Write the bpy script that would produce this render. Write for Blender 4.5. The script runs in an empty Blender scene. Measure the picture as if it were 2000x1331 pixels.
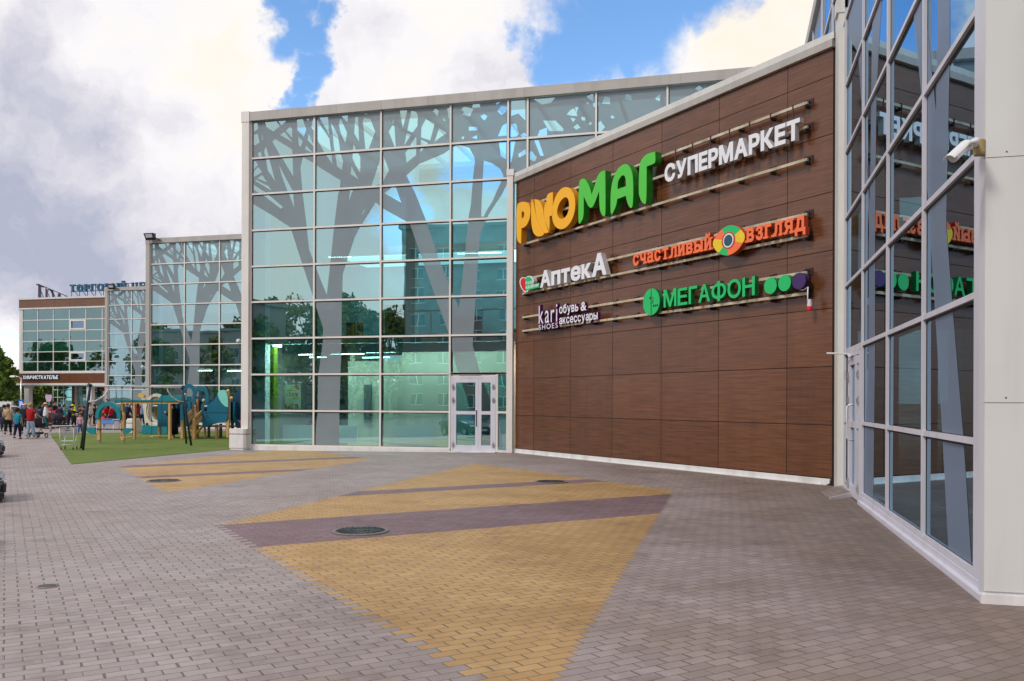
import bpy, bmesh, math, random
from mathutils import Vector, Matrix, geometry
S = bpy.context.scene
COL = S.collection
random.seed(7)
PI = math.pi
R2 = math.sqrt(2.0)

# ------------------------------------------------------------------ camera
FPX, HOR, ROLL, YAW, EYE = 1665.3, 783.87, 0.00343, math.radians(14.284), 2.0
cam_d = bpy.data.cameras.new('camera')
cam = bpy.data.objects.new('camera', cam_d)
COL.objects.link(cam)
cam_d.sensor_width = 36.0
cam_d.lens = 36.0 * FPX / 2000.0
cam_d.shift_y = (HOR - 665.5) / 2000.0
cam_d.clip_start = 0.1
cam_d.clip_end = 3000.0
cam.matrix_world = (Matrix.Translation((0, 0, EYE)) @ Matrix.Rotation(YAW, 4, 'Z')
                    @ Matrix.Rotation(PI / 2, 4, 'X') @ Matrix.Rotation(ROLL, 4, 'Z'))
S.camera = cam
CY, SY = math.cos(YAW), math.sin(YAW)

def ray(u, v):
    dx, dv = u - 1000.0, v - HOR
    x = (dx + ROLL * dv) / FPX
    return Vector((x * CY - SY, x * SY + CY, -(dv - ROLL * dx) / FPX))

# ------------------------------------------------------------------ world
SUN_EL, SUN_AZ = math.radians(42), math.radians(215)     # azimuth of the sun measured from +Y clockwise
w = bpy.data.worlds.new('World')
S.world = w
w.use_nodes = True
wn, wl = w.node_tree.nodes, w.node_tree.links
wn.clear()
def N(nodes, t, **k):
    n = nodes.new(t)
    for a, b in k.items():
        setattr(n, a, b)
    return n
w_out = N(wn, 'ShaderNodeOutputWorld')
w_bg = N(wn, 'ShaderNodeBackground')
w_bg.inputs['Strength'].default_value = 0.1
wl.new(w_bg.outputs[0], w_out.inputs[0])
sky = N(wn, 'ShaderNodeTexSky')
sky.sky_type = 'NISHITA'
sky.sun_disc = False
sky.sun_elevation = SUN_EL
sky.sun_rotation = SUN_AZ
sky.dust_density = 0.3
sky.ozone_density = 3.0
tc = N(wn, 'ShaderNodeTexCoord')
DIR = tc.outputs['Generated']
def wnoise(scale, detail, rough=0.55, vec=None, dim='3D'):
    n = N(wn, 'ShaderNodeTexNoise')
    n.inputs['Scale'].default_value = scale
    n.inputs['Detail'].default_value = detail
    n.inputs['Roughness'].default_value = rough
    wl.new(vec or DIR, n.inputs['Vector'])
    return n
def wmath(op, a, b=None, c=None):
    m = N(wn, 'ShaderNodeMath', operation=op)
    for i, x in enumerate((a, b, c)):
        if x is None: continue
        if isinstance(x, (int, float)): m.inputs[i].default_value = x
        else: wl.new(x, m.inputs[i])
    return m.outputs[0]
def wvec(op, a, b):
    m = N(wn, 'ShaderNodeVectorMath', operation=op)
    for i, x in enumerate((a, b)):
        if isinstance(x, (tuple, Vector)): m.inputs[i].default_value = x
        elif isinstance(x, (int, float)): m.inputs[i].default_value = (x, x, x)
        else: wl.new(x, m.inputs[i])
    return m.outputs['Value' if op == 'DOT_PRODUCT' else 'Vector']
n1 = wnoise(7.0, 9, 0.6)
n2 = wnoise(28.0, 6, 0.6)
warp = wvec('ADD', wvec('MULTIPLY', wvec('SUBTRACT', n1.outputs['Color'], 0.5), 0.16),
            wvec('MULTIPLY', wvec('SUBTRACT', n2.outputs['Color'], 0.5), 0.035))
WD = wvec('NORMALIZE', wvec('ADD', DIR, warp), 0)
def blob(u, v, r, soft=0.45, vec=None, d=None):
    """1 inside a cap of r pixels round the direction of the photo point (u,v), fading to 0 outside"""
    c = (d if d is not None else ray(u, v)).normalized()
    a = r / FPX * (1 if d is not None else math.cos(math.atan(abs(u - 1000) / FPX)))
    dt = wvec('DOT_PRODUCT', vec or WD, tuple(c))
    m = N(wn, 'ShaderNodeMapRange', interpolation_type='SMOOTHSTEP')
    wl.new(dt, m.inputs[0])
    m.inputs[1].default_value = math.cos(a * (1 + soft))
    m.inputs[2].default_value = math.cos(a * max(0.02, 1 - soft))
    return m.outputs[0]
def wmax(l):
    r = l[0]
    for x in l[1:]: r = wmath('MAXIMUM', r, x)
    return r
BLUE = [(560, 0, 55, .4), (620, 30, 42, .4), (608, 95, 34, .4), (592, 150, 36, .4), (590, 205, 34, .4),
        (1180, 10, 95, .4), (1090, 60, 70, .4), (1050, 120, 45, .5), (1290, 20, 100, .4), (1390, -10, 90, .4), (1240, 70, 55, .5),
        (1120, 165, 30, .6), (1200, 95, 40, .5), (20, 690, 30, .8)]
blue = wmax([blob(*b) for b in BLUE])
# open sky elsewhere round the dome (behind the camera, overhead)
for dx, dy, dz, r in ((.3, -.8, .95, 300), (-.52, -1, .46, 95), (-.30, -1, .44, 80), (-.1, .2, .95, 260), (-.9, -.3, .9, 220), (-.40, -1, .24, 60), (-.27, -1, .30, 60), (-.66, -1, .30, 60)):
    blue = wmath('MAXIMUM', blue, blob(0, 0, r, .5, d=Vector((dx, dy, dz))))
# light and shade of the clouds themselves
nb = wnoise(3.2, 10, 0.58, WD)
nf = wnoise(12.0, 8, 0.6, WD)
tone = wmath('ADD', wmath('MULTIPLY', wmath('SUBTRACT', nb.outputs[0], .5), 1.05), wmath('MULTIPLY', wmath('SUBTRACT', nf.outputs[0], .5), 0.55))
tone = wmath('ADD', tone, .50)
for u, v, r, k in ((180, 150, 120, -.13), (50, 330, 170, -.09), (300, 330, 90, -.05), (50, 570, 160, -.16), (40, 20, 160, .06), (-150, 300, 220, -.08), (230, 300, 120, .02), (300, 520, 120, -.03), (760, 215, 130, -.07), (330, 440, 120, -.04),
                   (400, 240, 130, .12), (500, 110, 110, .18), (300, 20, 110, .12), (800, 60, 110, .20), (860, 130, 120, .10),
                   (1180, 130, 90, .16), (1330, 110, 120, .14), (1480, 100, 110, .20), (1560, 60, 100, .16), (150, 400, 70, .06), (20, 690, 70, .26), (110, 690, 110, .10)):
    tone = wmath('ADD', tone, wmath('MULTIPLY', blob(u, v, r, .75), k * (.72 if k > 0 else 1.15)))
for dx, dy, dz, r, k in ((-.46, -1, .30, 330, .20), (-.40, -1, .36, 120, .14), (-.66, -1, .40, 130, .12), (-.30, -1, .22, 80, .10), (-.55, -1, .2, 90, .10), (-.45, -1, .52, 60, -.12)):
    tone = wmath('ADD', tone, wmath('MULTIPLY', blob(0, 0, r, .75, d=Vector((dx, dy, dz))), k))
ramp = N(wn, 'ShaderNodeValToRGB')
wl.new(tone, ramp.inputs[0])
el = ramp.color_ramp.elements
el[0].position, el[0].color = 0.16, (4.6, 4.9, 6.2, 1)
el[1].position, el[1].color = 0.90, (10.4, 9.4, 8.2, 1)
for p, c in ((0.30, (6.3, 6.3, 7.3, 1)), (0.41, (7.7, 7.5, 8.2, 1)), (0.50, (8.9, 8.7, 9.1, 1)), (0.59, (9.7, 9.5, 9.7, 1)), (0.72, (10.2, 9.8, 9.4, 1))):
    e = el.new(p); e.color = c
hsv = N(wn, 'ShaderNodeHueSaturation')
hsv.inputs['Saturation'].default_value = 1.12
hsv.inputs['Value'].default_value = 2.35
wl.new(sky.outputs[0], hsv.inputs['Color'])
wmix = N(wn, 'ShaderNodeMix', data_type='RGBA')
wl.new(blue, wmix.inputs[0])
wl.new(ramp.outputs[0], wmix.inputs[6])
wl.new(hsv.outputs[0], wmix.inputs[7])
wl.new(wmix.outputs[2], w_bg.inputs['Color'])

# ------------------------------------------------------------------ sun behind thin cloud
sl = bpy.data.lights.new('sun', 'SUN')
sl.energy = 1.9
sl.angle = math.radians(12)
sl.color = (1.0, 0.96, 0.90)
sun = bpy.data.objects.new('sun', sl)
COL.objects.link(sun)
sd = Vector((math.sin(SUN_AZ) * math.cos(SUN_EL), math.cos(SUN_AZ) * math.cos(SUN_EL), math.sin(SUN_EL)))
sun.rotation_euler = sd.to_track_quat('Z', 'Y').to_euler()
sun.location = sd * 60
S.view_settings.view_transform = 'Standard'
S.view_settings.look = 'None'
S.view_settings.exposure = 0.0
S.view_settings.gamma = 1.0
S.render.engine = 'CYCLES'
S.render.filter_size = 1.15
S.cycles.max_bounces = 10
S.cycles.transparent_max_bounces = 16
S.cycles.glossy_bounces = 4
S.cycles.caustics_reflective = False
S.cycles.caustics_refractive = False

# ------------------------------------------------------------------ points of the place
def gz(x):
    return -0.1 * min(1.0, max(0.0, (-8.0 - x) / 10.6))
def G(u, v, lift=0.0):
    z = 0.0
    for _ in range(6):
        r = ray(u, v); t = (z - EYE) / r.z
        p = r * t + Vector((0, 0, EYE)); z = gz(p.x)
    p.z = z + lift
    return p
def onY(u, v, Y):
    r = ray(u, v); return r * (Y / r.y) + Vector((0, 0, EYE))
def onX(u, v, X):
    r = ray(u, v); return r * (X / r.x) + Vector((0, 0, EYE))
def onB(u, v, D):
    r = ray(u, v); return r * (D / (r.x + r.y)) + Vector((0, 0, EYE))

# ------------------------------------------------------------------ materials
MATS = {}
def mat(name, base, rough=0.6, metal=0.0, spec=0.5, var=0.12, vscale=3.0, bump=0.0, bscale=60.0, stretch=None,
        dark=None, emit=None, estr=0.0, coat=0.0, island=0.0, dirt=0.0):
    m = bpy.data.materials.new(name)
    m.use_nodes = True
    nd, lk = m.node_tree.nodes, m.node_tree.links
    b = nd['Principled BSDF']
    b.inputs['Roughness'].default_value = rough
    b.inputs['Metallic'].default_value = metal
    b.inputs['Specular IOR Level'].default_value = spec
    if coat:
        b.inputs['Coat Weight'].default_value = coat
        b.inputs['Coat Roughness'].default_value = 0.05
    t = nd.new('ShaderNodeTexCoord')
    vec = t.outputs['Object']
    if stretch:
        mp = nd.new('ShaderNodeMapping'); mp.inputs['Scale'].default_value = stretch
        lk.new(vec, mp.inputs[0]); vec = mp.outputs[0]
    nz = nd.new('ShaderNodeTexNoise')
    nz.inputs['Scale'].default_value = vscale
    nz.inputs['Detail'].default_value = 6
    nz.inputs['Roughness'].default_value = 0.62
    lk.new(vec, nz.inputs['Vector'])
    mx = nd.new('ShaderNodeMix'); mx.data_type = 'RGBA'
    c1 = tuple(x * (1 - var) for x in base) if dark is None else dark
    c2 = tuple(min(1, x * (1 + var)) for x in base)
    mx.inputs[6].default_value = (*c1, 1); mx.inputs[7].default_value = (*c2, 1)
    mr = nd.new('ShaderNodeMapRange')
    mr.inputs[1].default_value = 0.3; mr.inputs[2].default_value = 0.7
    lk.new(nz.outputs[0], mr.inputs[0]); lk.new(mr.outputs[0], mx.inputs[0])
    colr = mx.outputs[2]
    if island:
        g = nd.new('ShaderNodeNewGeometry')
        h = nd.new('ShaderNodeHueSaturation')
        ml = nd.new('ShaderNodeMapRange'); ml.inputs[3].default_value = 1 - island; ml.inputs[4].default_value = 1 + island
        lk.new(g.outputs['Random Per Island'], ml.inputs[0]); lk.new(ml.outputs[0], h.inputs['Value'])
        lk.new(colr, h.inputs['Color']); colr = h.outputs[0]
    if dirt:
        n3 = nd.new('ShaderNodeTexNoise'); n3.inputs['Scale'].default_value = 0.9; n3.inputs['Detail'].default_value = 8
        mp2 = nd.new('ShaderNodeMapping'); mp2.inputs['Scale'].default_value = (2.5, 2.5, 0.25)
        lk.new(t.outputs['Object'], mp2.inputs[0]); lk.new(mp2.outputs[0], n3.inputs['Vector'])
        m3 = nd.new('ShaderNodeMix'); m3.data_type = 'RGBA'; m3.blend_type = 'MULTIPLY'
        r3 = nd.new('ShaderNodeMapRange'); r3.inputs[1].default_value = .5; r3.inputs[2].default_value = .75; r3.inputs[4].default_value = dirt
        lk.new(n3.outputs[0], r3.inputs[0]); lk.new(r3.outputs[0], m3.inputs[0])
        lk.new(colr, m3.inputs[6]); m3.inputs[7].default_value = (.55, .5, .45, 1); colr = m3.outputs[2]
    lk.new(colr, b.inputs['Base Color'])
    if bump:
        n2 = nd.new('ShaderNodeTexNoise'); n2.inputs['Scale'].default_value = bscale; n2.inputs['Detail'].default_value = 5
        lk.new(vec, n2.inputs['Vector'])
        bp = nd.new('ShaderNodeBump'); bp.inputs['Strength'].default_value = bump; bp.inputs['Distance'].default_value = 0.01
        lk.new(n2.outputs[0], bp.inputs['Height']); lk.new(bp.outputs[0], b.inputs['Normal'])
    if emit:
        b.inputs['Emission Color'].default_value = (*emit, 1)
        b.inputs['Emission Strength'].default_value = estr
    MATS[name] = m
    return m

def glass_mat(name, tint, refl=(0.9, 0.98, 1.0), f0=0.28, f1=0.95, wob=0.02):
    m = bpy.data.materials.new(name); m.use_nodes = True
    nd, lk = m.node_tree.nodes, m.node_tree.links
    nd.clear()
    o = nd.new('ShaderNodeOutputMaterial')
    mixs = nd.new('ShaderNodeMixShader')
    tr = nd.new('ShaderNodeBsdfTransparent'); tr.inputs[0].default_value = (*tint, 1)
    gl = nd.new('ShaderNodeBsdfGlossy'); gl.inputs['Color'].default_value = (*refl, 1); gl.inputs['Roughness'].default_value = 0.0
    lw = nd.new('ShaderNodeFresnel'); lw.inputs[0].default_value = 1.5
    mr = nd.new('ShaderNodeMapRange')
    mr.inputs[1].default_value = 0.04; mr.inputs[2].default_value = 0.7
    mr.inputs[3].default_value = f0; mr.inputs[4].default_value = f1
    t = nd.new('ShaderNodeTexCoord')
    nz = nd.new('ShaderNodeTexNoise'); nz.inputs['Scale'].default_value = 0.55; nz.inputs['Detail'].default_value = 1.5
    lk.new(t.outputs['Object'], nz.inputs['Vector'])
    bp = nd.new('ShaderNodeBump'); bp.inputs['Strength'].default_value = 1.0; bp.inputs['Distance'].default_value = wob
    lk.new(nz.outputs[0], bp.inputs['Height']); lk.new(bp.outputs[0], gl.inputs['Normal'])
    lk.new(lw.outputs[0], mr.inputs[0]); lk.new(mr.outputs[0], mixs.inputs[0])
    lk.new(tr.outputs[0], mixs.inputs[1]); lk.new(gl.outputs[0], mixs.inputs[2]); lk.new(mixs.outputs[0], o.inputs[0])
    MATS[name] = m
    return m
def clear_mat(name):
    m = bpy.data.materials.new(name); m.use_nodes = True
    nd, lk = m.node_tree.nodes, m.node_tree.links
    nd.clear()
    o = nd.new('ShaderNodeOutputMaterial'); tr = nd.new('ShaderNodeBsdfTransparent')
    tr.inputs[0].default_value = (.97, .99, .985, 1)
    lk.new(tr.outputs[0], o.inputs[0]); MATS[name] = m
    return m

# ------------------------------------------------------------------ mesh builder
ORG = [Vector((0, 0, 0))]
class MB:
    def __init__(s): s.v, s.f, s.m = [], [], []
    def add(s, vs, fs, mi=0):
        k = len(s.v); s.v += [Vector(x) for x in vs]; s.f += [tuple(i + k for i in f) for f in fs]; s.m += [mi] * len(fs)
        return s
    def box(s, a, b, mi=0):
        x0, y0, z0 = (min(a[i], b[i]) for i in range(3)); x1, y1, z1 = (max(a[i], b[i]) for i in range(3))
        return s.hexa([(x0, y0, z0), (x1, y0, z0), (x1, y1, z0), (x0, y1, z0), (x0, y0, z1), (x1, y0, z1), (x1, y1, z1), (x0, y1, z1)], mi)
    def hexa(s, p, mi=0):
        return s.add(p, [(3, 2, 1, 0), (4, 5, 6, 7), (0, 1, 5, 4), (1, 2, 6, 5), (2, 3, 7, 6), (3, 0, 4, 7)], mi)
    def bar(s, a, b, w, h=None, up=(0, 0, 1), mi=0):
        a, b = Vector(a), Vector(b); d = (b - a).normalized(); h = h or w
        x = d.cross(Vector(up))
        if x.length < 1e-4: x = d.cross(Vector((1, 0, 0)))
        x.normalize(); y = x.cross(d)
        x *= w / 2; y *= h / 2
        return s.hexa([a - x - y, a + x - y, a + x + y, a - x + y, b - x - y, b + x - y, b + x + y, b - x + y], mi)
    def tube(s, pts, r, n=8, cap=True, mi=0):
        pts = [Vector(p) for p in pts]; k0 = len(s.v); up = Vector((.123, .37, .92)).normalized()
        rr = r if isinstance(r, (list, tuple)) else [r] * len(pts)
        for i, p in enumerate(pts):
            d = (pts[min(i + 1, len(pts) - 1)] - pts[max(i - 1, 0)]).normalized()
            x = d.cross(up)
            if x.length < 1e-3: x = d.cross(Vector((1, 0, 0)))
            x.normalize(); y = d.cross(x)
            for j in range(n):
                a = 2 * PI * j / n; s.v.append(p + (x * math.cos(a) + y * math.sin(a)) * rr[i])
        for i in range(len(pts) - 1):
            for j in range(n):
                q = (j + 1) % n
                s.f.append((k0 + i * n + j, k0 + i * n + q, k0 + (i + 1) * n + q, k0 + (i + 1) * n + j)); s.m.append(mi)
        if cap:
            s.f.append(tuple(k0 + j for j in reversed(range(n)))); s.m.append(mi)
            e = k0 + (len(pts) - 1) * n; s.f.append(tuple(e + j for j in range(n))); s.m.append(mi)
        return s
    def lathe(s, prof, c, axis=(0, 0, 1), n=16, mi=0):
        ax = Vector(axis).normalized(); c = Vector(c)
        x = ax.cross(Vector((0, 0, 1)))
        if x.length < 1e-3: x = Vector((1, 0, 0))
        x.normalize(); y = ax.cross(x); k0 = len(s.v)
        for r, h in prof:
            for j in range(n):
                a = 2 * PI * j / n; s.v.append(c + ax * h + (x * math.cos(a) + y * math.sin(a)) * max(r, 1e-4))
        for i in range(len(prof) - 1):
            for j in range(n):
                q = (j + 1) % n; s.f.append((k0 + i * n + j, k0 + i * n + q, k0 + (i + 1) * n + q, k0 + (i + 1) * n + j)); s.m.append(mi)
        return s
    def ball(s, c, r, n=12, mi=0, sz=1.0):
        pr = [(r * math.sin(PI * i / 8), -r * sz * math.cos(PI * i / 8)) for i in range(9)]
        return s.lathe(pr, c, n=n, mi=mi)
    def prism(s, pts, d, mi=0):
        """flat polygon (list of 3-D points) pushed by vector d"""
        d = Vector(d); n = len(pts); p = [Vector(x) for x in pts]; k = len(s.v)
        s.v += p + [x + d for x in p]
        tri = geometry.tessellate_polygon([p])
        for t in tri:
            s.f.append((k + t[0], k + t[1], k + t[2])); s.m.append(mi)
            s.f.append((k + n + t[2], k + n + t[1], k + n + t[0])); s.m.append(mi)
        for i in range(n):
            j = (i + 1) % n; s.f.append((k + i, k + n + i, k + n + j, k + j)); s.m.append(mi)
        return s
    def build(s, name, m, parent=None, smooth=False, bevel=0.0, fixn=True):
        me = bpy.data.meshes.new(name)
        o3 = ORG[0]
        me.from_pydata([tuple(x - o3) for x in s.v], [], s.f)
        ms = m if isinstance(m, (list, tuple)) else [m]
        for x in ms: me.materials.append(MATS[x] if isinstance(x, str) else x)
        for p, i in zip(me.polygons, s.m): p.material_index = i
        if fixn or bevel:
            bm = bmesh.new(); bm.from_mesh(me)
            if fixn: bmesh.ops.recalc_face_normals(bm, faces=bm.faces)
            if bevel: bmesh.ops.bevel(bm, geom=[e for e in bm.edges if e.is_manifold and e.calc_face_angle(0) > .5], offset=bevel, segments=2, affect='EDGES', clamp_overlap=True)
            bm.to_mesh(me); bm.free()
        if smooth:
            for p in me.polygons: p.use_smooth = True
        return link(name, me, parent)
def link(name, me, parent=None):
    o = bpy.data.objects.new(name, me); COL.objects.link(o)
    if parent is not None: o.parent = parent
    else: o.location = ORG[0]
    return o
def tag(o, label=None, cat=None, group=None, kind=None):
    if label: o['label'] = label
    if cat: o['category'] = cat
    if group: o['group'] = group
    if kind: o['kind'] = kind
    return o
def thing(name, label, cat, loc=(0, 0, 0), rz=0.0, group=None):
    o = bpy.data.objects.new(name, None); COL.objects.link(o)
    o.empty_display_size = 0.2
    o.location = loc; o.rotation_euler = (0, 0, rz)
    return tag(o, label, cat, group)
def kids(o): return [c for c in bpy.data.objects if c.parent == o]
def copy_tree(o, parent=None, km=None):
    if km is None:
        km = {}
        for c in bpy.data.objects:
            if c.parent: km.setdefault(c.parent.name, []).append(c)
    c = o.copy(); COL.objects.link(c)
    if parent: c.parent = parent
    for ch in km.get(o.name, []): copy_tree(ch, c, km)
    return c

# a wall plane: s runs along it, z up, off outwards
class Plane:
    def __init__(s, o, sd, n): s.o, s.sd, s.n = Vector((*o, 0)), Vector((*sd, 0)), Vector((*n, 0))
    def p(s, a, z, off=0.0): return s.o + s.sd * a + s.n * off + Vector((0, 0, z))
    def pix(s, u, v, off=0.0):
        r = ray(u, v); q = s.o + s.n * off - Vector((0, 0, EYE))
        t = q.dot(s.n) / r.dot(s.n); P = r * t + Vector((0, 0, EYE))
        return (P - s.o).dot(s.sd), P.z
    def box(s, mb, a0, a1, z0, z1, o0, o1, mi=0):
        P = s.p
        return mb.hexa([P(a0, z0, o0), P(a1, z0, o0), P(a1, z0, o1), P(a0, z0, o1), P(a0, z1, o0), P(a1, z1, o0), P(a1, z1, o1), P(a0, z1, o1)], mi)
def inside(pt, poly):
    x, y = pt; r = False; j = len(poly) - 1
    for i in range(len(poly)):
        xi, yi = poly[i]; xj, yj = poly[j]
        if (yi > y) != (yj > y) and x < (xj - xi) * (y - yi) / (yj - yi) + xi: r = not r
        j = i
    return r
def flat_fill(outers, holes, clip=None):
    """triangles of (union of outers) minus holes, in 2-D"""
    vs, es = [], []
    for poly in list(outers) + list(holes) + ([clip] if clip else []):
        k = len(vs); vs += [Vector(p) for p in poly]; es += [(k + i, k + (i + 1) % len(poly)) for i in range(len(poly))]
    V, E, F, *_ = geometry.delaunay_2d_cdt(vs, es, [], 0, 1e-5)
    out = []
    for f in F:
        c = sum((V[i] for i in f), Vector((0, 0))) / len(f)
        if any(inside(c, o) for o in outers) and not any(inside(c, h) for h in holes) and (clip is None or inside(c, clip)): out.append(tuple(f))
    return V, out
def solid_fill(mb, pl, outers, holes, o0, o1, mi=0, mi_side=None):
    """extruded outline with holes on a wall plane between offsets o0 (back) and o1 (front)"""
    V, F = flat_fill(outers, holes)
    mi_side = mi if mi_side is None else mi_side
    used = {}
    for f in F:
        for i in f: used.setdefault(i, len(used))
    n = len(used); k = len(mb.v); inv = sorted(used, key=used.get)
    mb.v += [pl.p(V[i][0], V[i][1], o1) for i in inv] + [pl.p(V[i][0], V[i][1], o0) for i in inv]
    cnt = {}
    for f in F:
        a, b, c = (used[i] for i in f)
        mb.f += [(k + a, k + b, k + c), (k + n + c, k + n + b, k + n + a)]; mb.m += [mi, mi_side]
        for e in ((a, b), (b, c), (c, a)): cnt[e] = 1
    for (a, b) in cnt:
        if (b, a) not in cnt: mb.f.append((k + b, k + a, k + n + a, k + n + b)); mb.m.append(mi_side)
    return mb

# ------------------------------------------------------------------ palette
mat('frame_white', (.76, .72, .67), .42, var=.05, vscale=1.2, dirt=.25)
mat('fascia_beige', (.43, .40, .365), .45, var=.05, vscale=.8, dirt=.35, island=.03)
mat('panel_beige', (.66, .655, .62), .45, var=.04, vscale=.7, dirt=.3)
mat('frame_lilac', (.64, .63, .70), .4, var=.04, vscale=1.0, dirt=.25)
mat('gasket', (.012, .014, .014), .7, var=.2)
mat('plinth_white', (.74, .72, .70), .5, var=.07, vscale=2, dirt=.6)
def film_mat(name, base, through):
    """printed foil: matt grey, letting a little of the glass show through"""
    m = mat(name, base, .42, var=.07, vscale=.45, spec=.4); nt = m.node_tree
    b = nt.nodes['Principled BSDF']; o = nt.nodes['Material Output']
    mx = nt.nodes.new('ShaderNodeMixShader'); tr = nt.nodes.new('ShaderNodeBsdfTransparent'); mx.inputs[0].default_value = through
    nt.links.new(b.outputs[0], mx.inputs[1]); nt.links.new(tr.outputs[0], mx.inputs[2]); nt.links.new(mx.outputs[0], o.inputs[0])
film_mat('film', (.25, .29, .315), .22)
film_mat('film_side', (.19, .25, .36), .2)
mat('brown_panel', (.185, .070, .030), .24, var=.0, vscale=2.2, stretch=(.45, .45, 11), dark=(.088, .031, .013), bump=.05, bscale=4, island=.12, spec=.6, dirt=.35)
mat('brown_seam', (.012, .006, .004), .8)
mat('brown_far', (.17, .082, .048), .5, var=.15, vscale=1.5, stretch=(.4, .4, 10), island=.06)
mat('inner_white', (.80, .82, .80), .8, var=.06, vscale=.6)
mat('inner_wall', (.84, .74, .58), .8, var=.12, vscale=.5, dirt=.4)
mat('inner_dark', (.20, .22, .22), .8, var=.3, vscale=.6)
mat('inner_mid', (.40, .68, .76), .8, var=.2, vscale=.6)
mat('inner_floor', (.55, .54, .50), .35, var=.1, vscale=1)
mat('inner_green', (.22, .30, .01), .6, var=.08)
mat('inner_violet', (.33, .16, .40), .7, var=.08)
mat('inner_pale_green', (.40, .58, .42), .8, var=.08)
mat('lamp_tube', (.9, .9, .85), .5, emit=(1, .97, .88), estr=14.0)
mat('poster_paper', (.62, .66, .48), .5, var=.04)
mat('poster_red', (.55, .02, .05), .5); mat('poster_gold', (.55, .32, .02), .5); mat('poster_pink', (.6, .06, .2), .5)
mat('goods_dark', (.05, .03, .03), .6, var=.6, vscale=9, island=.5)
glass_mat('glass', (.34, .80, .84), (.66, .94, 1.0), .50, .96, .003)
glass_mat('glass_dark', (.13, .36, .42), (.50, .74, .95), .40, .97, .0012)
glass_mat('glass_office', (.20, .66, .62), (.66, .95, .98), .30, .92, .008)
clear_mat('clear')
mat('wood', (.56, .33, .13), .6, var=.25, vscale=3, stretch=(6, 6, .6))
mat('wood_yellow', (.62, .36, .04), .5, var=.1)
mat('teal_panel', (.005, .125, .20), .38, var=.08, vscale=2, spec=.5)
mat('teal_dark', (.006, .055, .115), .4, var=.1)
mat('teal_light', (.22, .62, .56), .4, var=.05)
mat('teal_mid', (.01, .20, .24), .38, var=.08)
mat('steel_blue', (.012, .04, .075), .35, var=.15)
mat('steel', (.60, .60, .58), .28, metal=.9, var=.06)
mat('white_steel', (.72, .72, .72), .35, var=.05)
mat('black_rubber', (.015, .015, .016), .6, var=.2)
mat('black_metal', (.02, .02, .022), .4, var=.2)
mat('cap_cream', (.65, .48, .22), .45)
mat('concrete_white', (.74, .70, .68), .7, var=.06, vscale=6, bump=.15, bscale=60, dirt=.3)
mat('rail_metal', (.52, .47, .35), .45, var=.3, vscale=2.5, dark=(.30, .25, .16), dirt=.5)
mat('bracket_dark', (.03, .012, .010), .6, var=.3)
mat('rod_red', (.10, .022, .02), .5)
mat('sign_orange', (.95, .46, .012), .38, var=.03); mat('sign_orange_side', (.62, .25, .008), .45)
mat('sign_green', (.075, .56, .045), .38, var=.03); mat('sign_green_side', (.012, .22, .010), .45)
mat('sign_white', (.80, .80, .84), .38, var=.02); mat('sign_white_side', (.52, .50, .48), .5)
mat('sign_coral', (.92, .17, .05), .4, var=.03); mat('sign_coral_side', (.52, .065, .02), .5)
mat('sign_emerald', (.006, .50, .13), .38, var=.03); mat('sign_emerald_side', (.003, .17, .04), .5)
mat('sign_plum', (.10, .008, .10), .45); mat('sign_violet', (.045, .012, .11), .4); mat('sign_violet_side', (.03, .008, .07), .5)
mat('sign_red', (.70, .01, .02), .4); mat('sign_yellow', (.80, .55, .01), .4); mat('sign_teal', (.004, .07, .11), .3)
mat('sign_roof', (.004, .08, .15), .45, var=.05)
mat('sign_navy', (.01, .014, .035), .5)
mat('lit_letter', (.75, .82, .9), .4, emit=(.75, .88, 1), estr=.35)
mat('iron', (.055, .058, .06), .45, metal=.5, var=.3, vscale=6, bump=.4, bscale=30)
mat('iron_rim', (.20, .17, .16), .7, var=.3, vscale=6)
mat('cardboard', (.33, .25, .10), .8)
mat('camera_white', (.70, .70, .69), .35, var=.03)

# ------------------------------------------------------------------ paving
class MN:
    """small helper round a node tree for arithmetic on sockets"""
    def __init__(s, nt): s.n, s.l = nt.nodes, nt.links
    def m(s, op, a, b=None, c=None):
        n = s.n.new('ShaderNodeMath'); n.operation = op
        for i, x in enumerate((a, b, c)):
            if x is None: continue
            if isinstance(x, (int, float)): n.inputs[i].default_value = x
            else: s.l.new(x, n.inputs[i])
        return n.outputs[0]
    def between(s, x, a, b): return s.m('MULTIPLY', s.m('GREATER_THAN', x, a), s.m('LESS_THAN', x, b))
    def mix(s, f, a, b, mode='MIX'):
        n = s.n.new('ShaderNodeMix'); n.data_type = 'RGBA'; n.blend_type = mode
        for i, x in ((0, f), (6, a), (7, b)):
            if isinstance(x, (int, float)): n.inputs[i].default_value = x
            elif isinstance(x, tuple): n.inputs[i].default_value = (*x, 1)
            else: s.l.new(x, n.inputs[i])
        return n.outputs[2]
    def noise(s, vec, scale, detail=5, rough=.6):
        n = s.n.new('ShaderNodeTexNoise'); n.inputs['Scale'].default_value = scale
        n.inputs['Detail'].default_value = detail; n.inputs['Roughness'].default_value = rough
        s.l.new(vec, n.inputs['Vector']); return n
    def rng(s, x, a, b, c=0.0, d=1.0, smooth=False):
        n = s.n.new('ShaderNodeMapRange')
        if smooth: n.interpolation_type = 'SMOOTHSTEP'
        s.l.new(x, n.inputs[0])
        for i, q in enumerate((a, b, c, d)): n.inputs[i + 1].default_value = q
        return n.outputs[0]
BL, BW = 0.25, 0.125
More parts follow.
